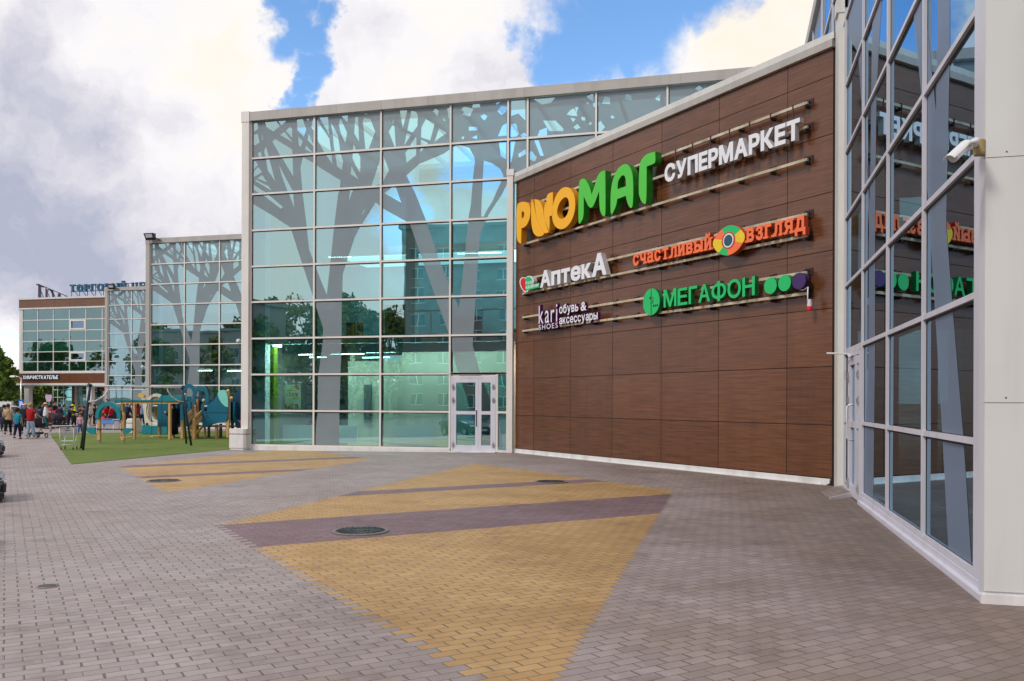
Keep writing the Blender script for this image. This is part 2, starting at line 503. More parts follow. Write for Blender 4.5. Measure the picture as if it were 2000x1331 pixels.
def paving_material():
    m = bpy.data.materials.new('paving'); m.use_nodes = True
    nt = m.node_tree; b = nt.nodes['Principled BSDF']; q = MN(nt)
    t = nt.nodes.new('ShaderNodeTexCoord'); P = t.outputs['Object']
    wob = q.noise(P, .35, 2)                      # the rows are not laid dead straight
    sp = nt.nodes.new('ShaderNodeSeparateXYZ'); nt.links.new(P, sp.inputs[0])
    X, Y = sp.outputs[0], sp.outputs[1]
    wv = q.m('MULTIPLY', q.m('SUBTRACT', wob.outputs[0], .5), .045)
    A = q.m('ADD', q.m('MULTIPLY', q.m('ADD', X, Y), 1 / R2), wv)
    B = q.m('ADD', q.m('MULTIPLY', q.m('SUBTRACT', X, Y), 1 / R2), wv)
    rowf = q.m('DIVIDE', B, BW); row = q.m('FLOOR', rowf)
    shift = q.m('MULTIPLY', q.m('FLOORED_MODULO', row, 2.0), .5)
    # every row starts a few millimetres off
    wr = nt.nodes.new('ShaderNodeTexWhiteNoise'); wr.noise_dimensions = '1D'; nt.links.new(row, wr.inputs['W'])
    shift = q.m('ADD', shift, q.m('MULTIPLY', wr.outputs['Value'], .035))
    colf = q.m('ADD', q.m('DIVIDE', A, BL), shift); col = q.m('FLOOR', colf)
    fa = q.m('SUBTRACT', colf, col); fb = q.m('SUBTRACT', rowf, row)
    ea = q.m('MULTIPLY', q.m('MINIMUM', fa, q.m('SUBTRACT', 1.0, fa)), BL)
    eb = q.m('MULTIPLY', q.m('MINIMUM', fb, q.m('SUBTRACT', 1.0, fb)), BW)
    cb = nt.nodes.new('ShaderNodeCombineXYZ'); nt.links.new(row, cb.inputs[0]); nt.links.new(col, cb.inputs[1])
    wn_ = nt.nodes.new('ShaderNodeTexWhiteNoise'); wn_.noise_dimensions = '2D'; nt.links.new(cb.outputs[0], wn_.inputs['Vector'])
    rnd = wn_.outputs['Value']
    sc = nt.nodes.new('ShaderNodeSeparateColor'); nt.links.new(wn_.outputs['Color'], sc.inputs[0])
    # joints: fine along the rows, wider and uneven across them
    fine = q.noise(P, 14, 3)
    wa = q.m('MULTIPLY', q.m('ADD', .2, q.m('MULTIPLY', sc.outputs[0], 1.3)), .0080)
    wa = q.m('MULTIPLY', wa, q.rng(fine.outputs[0], .3, .6, .5, 1.2))
    wb = q.m('MULTIPLY', q.rng(fine.outputs[0], .35, .65, .45, 1.1), .0056)
    ja = q.m('LESS_THAN', ea, wa); jb = q.m('LESS_THAN', eb, wb)
    jt = q.m('MAXIMUM', ja, jb)
    # middle of the stone this point lies on
    ac = q.m('MULTIPLY', q.m('SUBTRACT', q.m('ADD', col, .5), shift), BL)
    bc = q.m('MULTIPLY', q.m('ADD', row, .5), BW)
    xc = q.m('MULTIPLY', q.m('ADD', ac, bc), 1 / R2)
    sm = q.m('MULTIPLY', ac, R2)
    d1 = q.m('MULTIPLY', q.between(xc, -7.9, -1.2), q.between(sm, 4.15, 18.3))
    d2 = q.m('MULTIPLY', q.between(xc, -18.5, -11.9), q.between(sm, 4.3, 15.4))
    dia = q.m('MAXIMUM', d1, d2)
    pb = q.m('MAXIMUM', q.m('MAXIMUM', q.between(bc, -14.15, -11.72), q.between(bc, -17.85, -17.15)),
             q.m('MAXIMUM', q.between(bc, -29.7, -28.7), q.between(bc, -25.0, -24.2)))
    pur = q.m('MULTIPLY', pb, dia)
    grain = q.noise(P, 90, 6, .7); patch = q.noise(P, .5, 6, .6); p2 = q.noise(P, 3.5, 6, .65)
    grey = q.mix(rnd, (.345, .292, .286), (.43, .366, .356))
    yel = q.mix(rnd, (.50, .315, .135), (.58, .375, .165))
    prp = q.mix(rnd, (.215, .14, .165), (.27, .18, .20))
    c = q.mix(dia, grey, yel); c = q.mix(pur, c, prp)
    c = q.mix(q.rng(patch.outputs[0], .40, .66, 0, .75), c, q.mix(1.0, c, (.80, .76, .70), 'MULTIPLY'))
    c = q.mix(q.rng(p2.outputs[0], .45, .75, 0, .40), c, q.mix(1.0, c, (.72, .68, .64), 'MULTIPLY'))
    c = q.mix(q.rng(grain.outputs[0], .3, .7, 0, .30), c, q.mix(1.0, c, (.62, .60, .60), 'MULTIPLY'))
    # darker, browner band before the brown wall and the glass wing
    s_xy = q.m('ADD', X, Y)
    near = q.m('MAXIMUM', q.rng(q.m('ADD', s_xy, q.m('MULTIPLY', q.m('SUBTRACT', patch.outputs[0], .5), 4)), 19.0, 23.5), q.rng(q.m('ADD', X, q.m('MULTIPLY', q.m('SUBTRACT', p2.outputs[0], .5), 1.2)), .6, 2.4))
    stain = q.noise(P, 1.1, 8, .7)
    c = q.mix(q.m('MULTIPLY', q.rng(q.m('ADD', X, q.m('MULTIPLY', q.m('SUBTRACT', patch.outputs[0], .5), 9)), -5.5, 2.0), .75), c, q.mix(1.0, c, (.60, .53, .47), 'MULTIPLY'))  # ambient shade of the buildings painted in, browner and darker to the right
    c = q.mix(q.rng(stain.outputs[0], .54, .66, 0, .5), c, q.mix(1.0, c, (.55, .52, .50), 'MULTIPLY'))
    c = q.mix(q.m('MULTIPLY', near, .5), c, q.mix(1.0, c, (.66, .58, .48), 'MULTIPLY'))
    sand = q.noise(P, .23, 5, .6)
    c = q.mix(q.rng(sand.outputs[0], .50, .66, 0, .55), c, q.mix(1.0, c, (1.02, .92, .78), 'MULTIPLY'))
    tyre = q.noise(P, .8, 3, .5)
    tr_ = q.m('ABSOLUTE', q.m('SUBTRACT', q.m('FLOORED_MODULO', q.m('ADD', q.m('ADD', A, q.m('MULTIPLY', B, .12)), q.m('MULTIPLY', tyre.outputs[0], .8)), 5.3), 1.2))
    c = q.mix(q.m('MULTIPLY', q.rng(tr_, .06, .22, 1, 0, True), q.rng(patch.outputs[0], .45, .7, 0, .28)), c, q.mix(1.0, c, (.55, .52, .52), 'MULTIPLY'))
    # a few dark spots and gum
    vo = nt.nodes.new('ShaderNodeTexVoronoi'); vo.inputs['Scale'].default_value = 1.3; nt.links.new(P, vo.inputs['Vector'])
    spot = q.m('LESS_THAN', vo.outputs['Distance'], .022)
    c = q.mix(q.m('MULTIPLY', spot, .5), c, (.10, .09, .09))
    jc = q.mix(q.rng(fine.outputs[0], .4, .62), (.035, .027, .023), (.13, .105, .085))
    c = q.mix(q.m('MULTIPLY', jt, .8), c, jc)
    nt.links.new(c, b.inputs['Base Color'])
    b.inputs['Roughness'].default_value = .62
    b.inputs['Specular IOR Level'].default_value = .35
    # relief: chamfered edges, tilt of single stones, grain
    edge = q.m('MINIMUM', q.rng(ea, 0, .016, 0, 1, True), q.rng(eb, 0, .012, 0, 1, True))
    h = q.m('ADD', q.m('MULTIPLY', edge, 1.0), q.m('MULTIPLY', grain.outputs[0], .22))
    tilt = q.m('ADD', q.m('MULTIPLY', q.m('SUBTRACT', sc.outputs[1], .5), q.m('SUBTRACT', fa, .5)), q.m('MULTIPLY', q.m('SUBTRACT', sc.outputs[2], .5), q.m('SUBTRACT', fb, .5)))
    h = q.m('ADD', h, q.m('MULTIPLY', tilt, .8))
    bp = nt.nodes.new('ShaderNodeBump'); bp.inputs['Strength'].default_value = .55; bp.inputs['Distance'].default_value = .006
    nt.links.new(h, bp.inputs['Height']); nt.links.new(bp.outputs[0], b.inputs['Normal'])
    MATS['paving'] = m
paving_material()
mat('asphalt', (.075, .075, .078), .85, var=.25, vscale=1.2, bump=.5, bscale=90)
mat('kerb', (.36, .35, .34), .8, var=.12, vscale=4)

def turf_material():
    m = bpy.data.materials.new('turf'); m.use_nodes = True
    nt = m.node_tree; b = nt.nodes['Principled BSDF']; q = MN(nt)
    P = nt.nodes.new('ShaderNodeTexCoord').outputs['Object']
    a, c_, d = q.noise(P, .6, 6, .65), q.noise(P, 60, 4, .7), q.noise(P, 5, 6, .7)
    c = q.mix(q.rng(a.outputs[0], .35, .65), (.12, .19, .035), (.19, .26, .055))
    c = q.mix(q.rng(d.outputs[0], .42, .66, 0, .75), c, (.24, .25, .10))
    c = q.mix(q.rng(c_.outputs[0], .35, .65, 0, .7), c, (.08, .13, .025))
    nt.links.new(c, b.inputs['Base Color']); b.inputs['Roughness'].default_value = .9
    b.inputs['Specular IOR Level'].default_value = .15
    bp = nt.nodes.new('ShaderNodeBump'); bp.inputs['Strength'].default_value = .9; bp.inputs['Distance'].default_value = .02
    nt.links.new(c_.outputs[0], bp.inputs['Height']); nt.links.new(bp.outputs[0], b.inputs['Normal'])
    MATS['turf'] = m
turf_material()

# ground: one sheet to the horizon, the paved square on it with a kerb towards the parking
tag(MB().add([(-1500, -1500, -.22), (1500, -1500, -.22), (1500, 1500, -.22), (-1500, 1500, -.22)], [(0, 1, 2, 3)]).build('ground', 'asphalt'), kind='structure')
xs = [-110, -70, -40, -30, -18.6, -16, -13, -10.5, -8, 0, 8, 24]
def sheet(poly, dz):
    V, F = flat_fill([poly], [])
    return V, F
mb = MB()
E0 = -0.35                       # the kerb runs along x + y = E0
for x0, x1 in zip(xs[:-1], xs[1:]):
    # strip of the square between two x lines, cut by the kerb diagonal
    mb.add([(x0, E0 - x0, gz(x0)), (x1, E0 - x1, gz(x1)), (x1, 140, gz(x1)), (x0, 140, gz(x0))], [(0, 1, 2, 3)])
tag(mb.build('paving', 'paving'), kind='structure')
mb = MB()
for x0, x1 in zip(xs[:-1], xs[1:]):
    k = .15 / R2
    a0, a1 = (x0, E0 - x0, gz(x0) + .004), (x1, E0 - x1, gz(x1) + .004)
    b0, b1 = (x0 - k * 1, E0 - x0 - k, gz(x0) + .004), (x1 - k, E0 - x1 - k, gz(x1) + .004)
    lo = lambda p: (p[0], p[1], -.25)
    mb.hexa([lo(b0), lo(b1), lo(a1), lo(a0), b0, b1, a1, a0])
tag(mb.build('kerb', 'kerb'), kind='structure')
mb = MB()
V, F = flat_fill([[(-20.6, 23.2), (-20.55, 44.0), (-30.5, 54.2), (-40.3, 43.6)]], [])
mb.add([(p[0], p[1], -.1 + .012) for p in V], F); tag(mb.build('turf', 'turf'), kind='structure')

# ------------------------------------------------------------------ tree film drawn on the glass (traced once, in wall metres)
YA = 32.2
PA = Plane((0, YA), (1, 0), (0, -1))
DB = 24.1
PB = Plane((-8.1, YA), (1 / R2, -1 / R2), (-1 / R2, -1 / R2))
XC = 2.56
PC = Plane((XC, 0), (0, 1), (-1, 0))
def Z(x0, y0, k, pts): return [PA.pix(x0 + a / k, y0 + b / k) for a, b in pts]
z1 = lambda *p: Z(470, 210, 7.83, p)
z2 = lambda *p: Z(600, 190, 5.787, p)
z3 = lambda *p: Z(860, 170, 5.787, p)
z4 = lambda *p: Z(470, 380, 5.545, p)
z5 = lambda *p: Z(720, 380, 2.559, p)
z6 = lambda *p: Z(470, 550, 3.803, p)
FILM_OUT = [[(-19.62, 13.75), (-19.62, PA.pix(494.3, 396)[1])] +
            z4((330, 220), (540, 360), (665, 750), (785, 1110)) + z6((553, 170), (613, 345), (612, 430), (585, 640), (575, 700), (572, 960), (550, 1215), (730, 1215), (733, 960), (742, 690), (750, 400)) +
            z4((1095, 1150), (1105, 860), (1150, 720), (1235, 460), (1300, 340), (1460, 85)) +
            z5((70, 70), (205, 145), (270, 330), (340, 530), (398, 690), (415, 770), (440, 870), (500, 1050), (535, 1180), (540, 1255), (668, 1265), (650, 1100), (605, 1020), (556, 885), (520, 755), (524, 700), (535, 520), (548, 320), (556, 200), (600, 100), (665, 0)) +
            z3((640, 1331), (745, 1110)) + [(-8.3, 10.9), (2.2, 10.9), (2.2, 13.75)]]
FILM_HOLES = [
    z1((950, 760), (1130, 860)) + z2((105, 775), (375, 940), (370, 1030)) + z4((1055, 0), (1010, 360), (970, 750), (932, 1090), (890, 990), (790, 730), (740, 600), (715, 370), (670, 0)) + z1((940, 1270), (912, 910)),
    z2((1120, 885), (1265, 755), (1540, 640)) + z3((145, 680), (200, 650), (330, 690), (385, 800), (390, 850), (370, 1010), (345, 1331)) + z5((500, 110), (478, 330), (452, 570), (415, 480), (350, 320), (290, 140), (235, 0)) + z2((1155, 960)),
    z3((490, 830), (480, 1010), (465, 1331)) + z5((562, 112), (576, 110), (590, 80), (640, 0)) + z3((570, 1331), (715, 1010), (680, 930), (580, 860)),
    z1((370, 230), (545, 208), (595, 290), (500, 370), (390, 298)), z1((565, 205), (670, 190), (690, 215), (622, 275)), z1((685, 355), (745, 297), (785, 330), (785, 465)),
    z1((600, 420), (668, 372), (790, 530)), z1((855, 210), (865, 180), (945, 170), (1003, 335), (965, 450), (865, 350)), z1((875, 440), (948, 520), (918, 605), (885, 580)),
    z1((480, 520), (525, 482), (788, 645), (803, 1060), (640, 790), (600, 735)), z1((1040, 415), (1130, 600), (1135, 625), (1018, 498)), z1((1000, 580), (1105, 700), (980, 640)),
    z1((1090, 220), (1110, 160), (1150, 155), (1150, 400), (1073, 300)), z1((1005, 170), (1045, 160), (1030, 220)),
    z1((198, 240), (255, 240), (268, 330), (198, 370)), z1((198, 420), (260, 400), (290, 540), (198, 590)), z1((310, 370), (345, 490), (330, 500)), z1((255, 710), (310, 670), (325, 770), (290, 775)),
    z1((375, 610), (390, 610), (440, 800), (530, 1140), (412, 965), (385, 790), (355, 680)), z1((198, 820), (235, 830), (265, 885), (198, 950)), z1((198, 975), (265, 910), (325, 990), (198, 1070)),
    z1((250, 1085), (330, 1030), (400, 1145)), z1((205, 1115), (240, 1110), (430, 1210), (470, 1275)), [PA.pix(*p) for p in ((495, 361), (521, 378), (553, 405), (548, 408), (520, 386), (495, 371))],
    z1((583, 880), (700, 1100), (800, 1285)) + z4((580, 155), (525, 0)) + z1((715, 1290), (620, 1030)),
    z2((110, 260), (250, 470), (270, 620), (285, 760), (215, 660), (110, 480)), z2((135, 230), (235, 225), (245, 420)), z2((265, 280), (345, 430), (360, 520), (375, 640), (405, 720), (390, 825), (335, 780), (300, 560), (290, 450)),
    z2((355, 300), (375, 240), (450, 400), (430, 525), (375, 400)), z2((385, 215), (460, 205), (455, 290)), z2((540, 230), (575, 220), (585, 505), (530, 410)), z2((520, 530), (600, 680), (600, 850), (575, 830), (510, 690)),
    z2((625, 270), (640, 235), (715, 250), (768, 390), (690, 600), (655, 580), (640, 400)), z2((500, 780), (575, 925), (487, 870)), z2((485, 1010), (520, 1040), (468, 1180)), z2((660, 1255), (640, 1300), (610, 1335), (625, 1300)),
    z2((625, 185), (660, 180), (690, 198)), z2((835, 670), (860, 665), (925, 828), (840, 980), (720, 1010)),
    z2((920, 390), (960, 320), (985, 330), (1003, 600)), z2((960, 290), (968, 245), (980, 300)), z2((1045, 150), (1130, 150), (1080, 355)), z2((1130, 380), (1175, 155), (1230, 165), (1250, 210), (1245, 330), (1190, 400)),
    z2((1125, 405), (1170, 430), (1097, 545)), z2((1220, 450), (1235, 470), (1230, 655), (1120, 745), (1110, 630), (1190, 500)), z2((1290, 340), (1340, 250), (1440, 300), (1390, 490), (1285, 455)), z2((1285, 480), (1365, 520), (1280, 620)),
    z2((1490, 350), (1575, 405), (1437, 505)), z2((870, 1085), (960, 1015), (1000, 1015), (1063, 1195)), z2((1420, 160), (1450, 130), (1490, 160), (1470, 215)), z2((1580, 130), (1610, 120), (1600, 250)), z2((1530, 230), (1560, 265), (1545, 270)),
    z3((365, 190), (440, 180), (450, 230), (360, 240)), z3((625, 190), (660, 160), (700, 155), (640, 200)), z3((320, 450), (410, 450), (420, 490), (320, 495)), z3((350, 575), (415, 545), (415, 590)),
    z3((700, 440), (750, 410), (750, 550), (650, 560)), z3((800, 420), (850, 410), (870, 450), (860, 560), (780, 570)), z3((780, 620), (850, 600), (800, 860), (780, 840)), z3((880, 760), (960, 700), (970, 760), (890, 800)),
    z3((1160, 380), (1300, 380), (1390, 470), (1390, 500), (1230, 500)), z3((1470, 350), (1530, 360), (1500, 400)), z3((1590, 340), (1640, 340), (1640, 380), (1600, 380)), z3((1050, 140), (1300, 120), (1250, 180), (1150, 200)), z3((1520, 230), (1560, 225), (1540, 300)),
    z3((1650, 110), (1730, 70), (1730, 170)), z3((1060, 600), (1110, 600), (1170, 780), (1130, 780)), z3((660, 610), (745, 600), (740, 820), (680, 780)), z3((800, 140), (960, 150), (960, 380), (880, 300), (800, 330))]
ROWS = [.115, 1.565, 3.085, 4.6, 6.14, 7.64, 9.16, 10.69, 12.2, 13.73]
CX = [-19.58, -16.66, -13.7, -10.74, -8.38, -7.6, -4.93, -2.26, .38, 2.5]
rf = random.Random(11)
for k in range(70):      # the leafy upper panes are pricked with many small openings
    a_, b_ = rf.uniform(-10.6, 2.2), rf.uniform(10.9, 13.6)
    if b_ < 12.3 and a_ < -8.3: continue
    r_ = rf.uniform(.05, .24); n_ = rf.choice((4, 5, 6))
    FILM_HOLES.append([(a_ + r_ * rf.uniform(.5, 1.5) * math.cos(2 * PI * i / n_ + k), b_ + r_ * rf.uniform(.5, 1.3) * math.sin(2 * PI * i / n_ + k)) for i in range(n_)])
def film(pl, s0, s1, root, shift=0.0, m='film'):
    clip = [(s0, .12), (s1, .12), (s1, 13.73), (s0, 13.73)]
    V, F = flat_fill([[(a + shift, z) for a, z in o] for o in FILM_OUT], [[(a + shift, z) for a, z in h] for h in FILM_HOLES], clip)
    mb = MB(); mb.add([pl.p(v[0], v[1], .0) for v in V], [tuple(f) for f in F])
    return mb.build('tree_film', m, root, fixn=True)

def panes(root, pl, cols, rows, gm, skip=lambda i, j: False, tilt=.002, off=-.009):
    for i in range(len(cols) - 1):
        for j in range(len(rows) - 1):
            if skip(i, j): continue
            a0, a1, b0, b1 = cols[i], cols[i + 1], rows[j], rows[j + 1]
            ta, tb = (max(-tilt, min(tilt, random.gauss(0, tilt * .7))) for _ in (0, 1))
            ac, bc = (a0 + a1) / 2, (b0 + b1) / 2
            q = [pl.p(a, b, off + ta * (a - ac) + tb * (b - bc)) for a, b in ((a0, b0), (a1, b0), (a1, b1), (a0, b1))]
            r = [x - pl.n * .024 for x in q]
            mb = MB(); mb.add(q + r, [(0, 1, 2, 3)], 0)
            mb.f += [(7, 6, 5, 4), (0, 4, 5, 1), (1, 5, 6, 2), (2, 6, 7, 3), (3, 7, 4, 0)]; mb.m += [1] * 5
            mb.build('glass_pane', [gm, 'clear'], root)
def grid_bars(root, pl, cols, rows, w=.072, o1=.055, hide=lambda i, j: False, m='frame_white', zlo=None, gask=True, ends=True):
    """one mullion per column line and one transom per row; hide(i,j) leaves out the piece of a transom over pane column i"""
    for k, a in enumerate(cols):
        if not ends and k in (0, len(cols) - 1): continue
        z0 = rows[0] if zlo is None else zlo(a)
        if z0 >= rows[-1]: continue
        mb = MB(); pl.box(mb, a - w / 2, a + w / 2, z0, rows[-1], -.13, o1, 0)
        if gask: pl.box(mb, a - w / 2 - .012, a + w / 2 + .035, z0, rows[-1] - .01, -.14, .0025, 1)
        mb.build('mullion', [m, 'gasket'], root)
    for j, b in enumerate(rows[:-1]):
        mb = MB()
        i = 0
        while i < len(cols) - 1:
            if hide(i, j): i += 1; continue
            k = i
            while k + 1 < len(cols) - 1 and not hide(k + 1, j): k += 1
            pl.box(mb, cols[i], cols[k + 1], b - w / 2, b + w / 2, -.125, o1 - .006, 0)
            if gask: pl.box(mb, cols[i] + .002, cols[k + 1] - .002, b - w / 2 - .035, b + w / 2 + .01, -.138, .0015, 1)
            i = k + 1
        if mb.v: mb.build('transom', [m, 'gasket'], root)
def fascia(root, pl, s0, s1, z0=13.76, z1=14.13, o=.16, step=1.98, m='fascia_beige', end=-.2):
    mb = MB(); a = s0
    while a < s1 - .01:
        b = min(a + step, s1)
        pl.box(mb, a + .005, b - .005, z0, z1, end, o); a = b
    pl.box(mb, s0 + .01, s1 - .01, z0 + .02, z1 - .012, end + .02, o - .012)
    mb.build('fascia', m, root)

# ------------------------------------------------------------------ three glass pavilions, stepping away along the diagonal
def pavilion(x0, Y, cols, label, detail, root_name='glass_pavilion', depth=12.4, xend=None):
    root = thing(root_name, label, 'building', (x0, Y, 0))
    ORG[0] = Vector((x0, Y, 0))
    pl = Plane((0, Y), (1, 0), (0, -1))
    x1 = xend or cols[-1] + .1
    g = -.1 if detail else -.1
    hid = (lambda i, j: (i >= 4 and j < 6) or (i == 3 and j < 2)) if detail else (lambda i, j: False)
    panes(root, pl, cols, ROWS, 'glass', skip=lambda i, j: hid(i, j))
    grid_bars(root, pl, cols, ROWS, w=.072 if detail else .085, hide=(lambda i, j: (i >= 4 and j < 7) or (i == 3 and j in (0, 1))) if detail else hid,
              zlo=(lambda a: 9.2 if a > -8.3 else ROWS[0]) if detail else None, gask=True)
    film(pl, cols[0], cols[-1], root, x0 + 19.95)
    fascia(root, pl, x0 + .36, x1)
    mb = MB(); pl.box(mb, x0, x0 + .33, g, 14.15, -.25, .17); pl.box(mb, x0 - .03, x0 + .35, 13.72, 14.16, -.28, .19)
    mb.build('corner_post', 'fascia_beige' if not detail else 'frame_white', root)
    mb = MB()
    if detail:
        pl.box(mb, x0 + .33, -10.72, g, .075, -.2, .10); pl.box(mb, -8.76, -8.35, g, .075, -.2, .10)
    else:
        pl.box(mb, x0 + .33, x1, g, .32, -.2, .22)
    mb.build('sill', 'plinth_white', root)
    # shell: left flank, roof, back wall, floors
    mb = MB(); mb.box((x0 + .02, Y + .26, g), (x0 + .3, Y + depth, 14.1)); mb.build('flank_wall', 'fascia_beige', root)
    mb = MB(); xa_, xb_ = x0 + 1.3, x1 - 1.0
    for q_ in ((x0 + .05, x1 - .05, Y + .21, Y + 1.3), (x0 + .05, x1 - .05, Y + 8.8, Y + depth), (x0 + .05, xa_, Y + 1.302, Y + 8.798), (xb_, x1 - .05, Y + 1.302, Y + 8.798)): mb.box((q_[0], q_[2], 13.8), (q_[1], q_[3], 14.05))
    mb.build('roof', 'fascia_beige', root)
    mb = MB(); mb.box((xa_, Y + 1.3, 13.95), (xb_, Y + 8.8, 13.99)); mb.build('added_skylight', 'clear', root)  # roof opening added to let daylight into the rooms
    mb = MB(); k_ = xa_ + 1.6
    while k_ < xb_: mb.box((k_, Y + 1.31, 13.75), (k_ + .12, Y + 8.79, 13.94)); k_ += 1.6
    mb.build('roof_beam', 'inner_white', root)
    bx = x1 - .1
    mb = MB(); mb.box((x0 + .31, Y + 9.8, 4.8), (bx, Y + 10, 13.78)); mb.build('back_wall', 'inner_mid', root)
    mb = MB(); mb.box((x0 + .31, Y + .5, 4.38), (bx, Y + 9.7, 4.72), 0); mb.box((x0 + .31, Y + 6.2, 9.1), (bx, Y + 9.7, 9.45), 0)
    mb.build('floor_slab', 'inner_white', root)
    mb = MB(); mb.box((x0 + .31, Y + .2, -.2), (bx, Y + 9.7, .03)); mb.build('indoor_floor', 'inner_floor', root)
    mb = MB(); mb.box((x0 + .33, Y + .30, .03), (x0 + .85, Y + .7, 13.78))
    for q in (5.9, 11.2):
        if x0 + q < bx: mb.box((x0 + q, Y + 3.6, 4.72), (x0 + q + .45, Y + 4.05, 13.78))
    mb.build('pillar', 'inner_white', root)
    rg = random.Random(int(Y)); mb = MB(); mb.box((x0 + 1.4, Y + .75, 5.65), (bx, Y + .80, 5.72)); k_ = x0 + 1.5
    while k_ < bx: mb.box((k_, Y + .76, 4.72), (k_ + .04, Y + .79, 5.65)); k_ += 1.1
    mb.build('indoor_railing', 'steel', root)
    mb = MB(); k_ = x0 + 1.8
    while k_ < bx - 1.5:
        w_, h_ = rg.uniform(.6, 1.6), rg.uniform(.8, 2.2); y_ = Y + rg.uniform(5, 9); mb.box((k_, y_, 4.72), (k_ + w_, y_ + .5, 4.72 + h_)); k_ += w_ + rg.uniform(.4, 1.8)
    mb.build('shop_fitting', 'goods_dark', root)
    return root, pl, bx

rootA, _, bxA = pavilion(-19.95, YA, CX, 'nearest tall glass pavilion with grey tree pattern and double door, beside the brown sign wall', True, xend=2.5, depth=12.4)
# ground floor rooms of the near pavilion
mb = MB(); mb.box((-13.6, 34.3, .03), (-8.5, 34.5, 4.36)); mb.box((-16.4, 34.9, .03), (-13.61, 35.1, 3.75)); mb.box((-16.4, 35.11, .03), (-16.2, 38, 4.36)); mb.build('room_wall', 'inner_wall', rootA)
mb = MB(); mb.box((onY(519, 760, 33.0).x, 33.0, .03), (onY(535, 760, 33.0).x, 33.3, 4.28)); mb.build('green_pillar', 'inner_green', rootA)
mb = MB(); mb.box((-18.4, 38.2, .03), (-16.5, 38.4, 4.36)); mb.build('shop_wall', 'inner_dark', rootA)
mb = MB()
for k in range(60):
    x, z = random.uniform(-18.3, -16.75), random.choice([.5, .95, 1.4, 1.85, 2.3, 2.75]); s = random.uniform(.06, .16)
    mb.box((x, 34.9, z), (x + s, 35.1, z + s * 1.6))
for z in (.45, .9, 1.35, 1.8, 2.25, 2.7): mb.box((-18.4, 34.85, z), (-16.6, 35.2, z + .03))
mb.build('shop_shelf', 'goods_dark', rootA)
mat('room_fill', (.9, .9, .88), .5, emit=(1, .97, .90), estr=8.5); mat('shop_lamp', (.9, .9, .88), .5, emit=(1, .95, .85), estr=18.0)
for xa, xb in ((-18.9, -16.6), (-16.2, -13.9), (-13.4, -10.9), (-10.6, -8.8)):       # added glowing fill panels, kept out of view, to brighten the ground floor rooms
    mb = MB(); mb.box((xa, 32.78, 4.30), (xb, 33.6, 4.34)); mb.build('fill_panel', 'shop_lamp' if xa < -18 else 'room_fill', rootA)
mb = MB(); mb.box((-18.4, 32.62, 3.98), (-8.5, 32.70, 4.37)); mb.build('panel_screen', 'inner_white', rootA)  # added strip that screens the fill panels from the camera
mat('upper_fill', (.9, .9, .88), .5, emit=(.8, 1, 1), estr=1.1)
mb = MB(); mb.box((-18.5, 38.8, 9.0), (1.5, 41.6, 9.05)); mb.build('fill_panel', 'upper_fill', rootA)  # added fill panel, out of view, brightening the upper floor
for (x0_, x1_, y, z) in ((-18.3, -17.55, 33.9, 4.0), (-17.5, -16.8, 33.4, 3.85), (-16.3, -14.9, 33.0, 3.95), (-15.0, -13.75, 33.7, 4.05), (-14.9, -13.8, 33.1, 3.8), (-17.9, -16.9, 36, 8.6), (-12, -10, 37, 8.7)):
    mb = MB(); mb.bar((x0_, y, z), (x1_, y + .25, z + .02), .035); mb.build('strip_light', 'lamp_tube', rootA)
for ua, ub in ((552, 609), (661, 697), (770, 845)):
    xa, xb = onY(ua, 850, 33.95).x, onY(ub, 850, 33.95).x
    mb = MB(); mb.box((xa, 33.95, .16), (xb, 34.07, .92)); mb.box((xa + .1, 33.97, .03), (xa + .14, 34.03, .16)); mb.box((xb - .14, 33.97, .03), (xb - .1, 34.03, .16))
    mb.build('radiator', 'inner_white', rootA, bevel=.02)
mb = MB(); mb.box((-15.6, 34.8, 1.0), (-15.25, 34.89, 2.7)); mb.build('notice_frame', 'inner_dark', rootA)
# double door of the near pavilion
def double_door(root, pl, a0, am, a1, z1, fm, gm, pull=None):
    mb = MB(); w = .085
    for a in (a0, a1 - w): pl.box(mb, a, a + w, .0, z1, -.06, .065)
    pl.box(mb, a0 + w, a1 - w, z1 - w, z1, -.06, .064)
    d = mb.build('door', fm, root)
    for (l, r) in ((a0 + w + .006, am - .004), (am + .004, a1 - w - .006)):
        mb = MB(); st = .15
        for a in (l, r - st * .8): pl.box(mb, a, a + st * .8, .02, z1 - w - .006, -.05, .055)
        for b, h in ((.02, .24), (1.47, .13), (z1 - w - .006 - .17, .165)): pl.box(mb, l + st * .8, r - st * .8, b, b + h, -.05, .053)
        mb.build('door_leaf', fm, d)
        mb = MB(); pl.box(mb, l + st * .8, r - st * .8, .25, 1.48, -.02, .002, 0); pl.box(mb, l + st * .8, r - st * .8, 1.59, z1 - .26, -.02, .002, 0); mb.build('door_glass', gm, d)
        hs = l if l < am - .2 and abs(l - a0) < .3 else r
        for b in (.22, 1.98, 2.5):
            mb = MB(); pl.box(mb, hs - .045, hs + .045, b, b + .10, .05, .11); pl.box(mb, hs - .02, hs + .02, b - .05, b + .15, .05, .095); mb.build('hinge', 'steel', d)
    if pull:
        mb = MB(); a = pull[0]; P = pl.p
        mb.tube([P(a, pull[1], .05), P(a, pull[1], .14), P(a, pull[1] + .04, .18), P(a, pull[2] - .04, .18), P(a, pull[2], .14), P(a, pull[2], .05)], .022, 8); mb.build('handle', 'white_steel', d, smooth=True)
    else:
        mb = MB()
        for b in (1.02, 1.6): mb.ball(pl.p(am - .07, b, .06), .028)
        pl.box(mb, am - .095, am - .05, 1.0, 1.64, .05, .06); mb.build('lock_plate', 'black_metal', d)
    return d
double_door(rootA, PA, -10.68, -9.55, -8.84, 2.99, 'frame_lilac', 'glass')
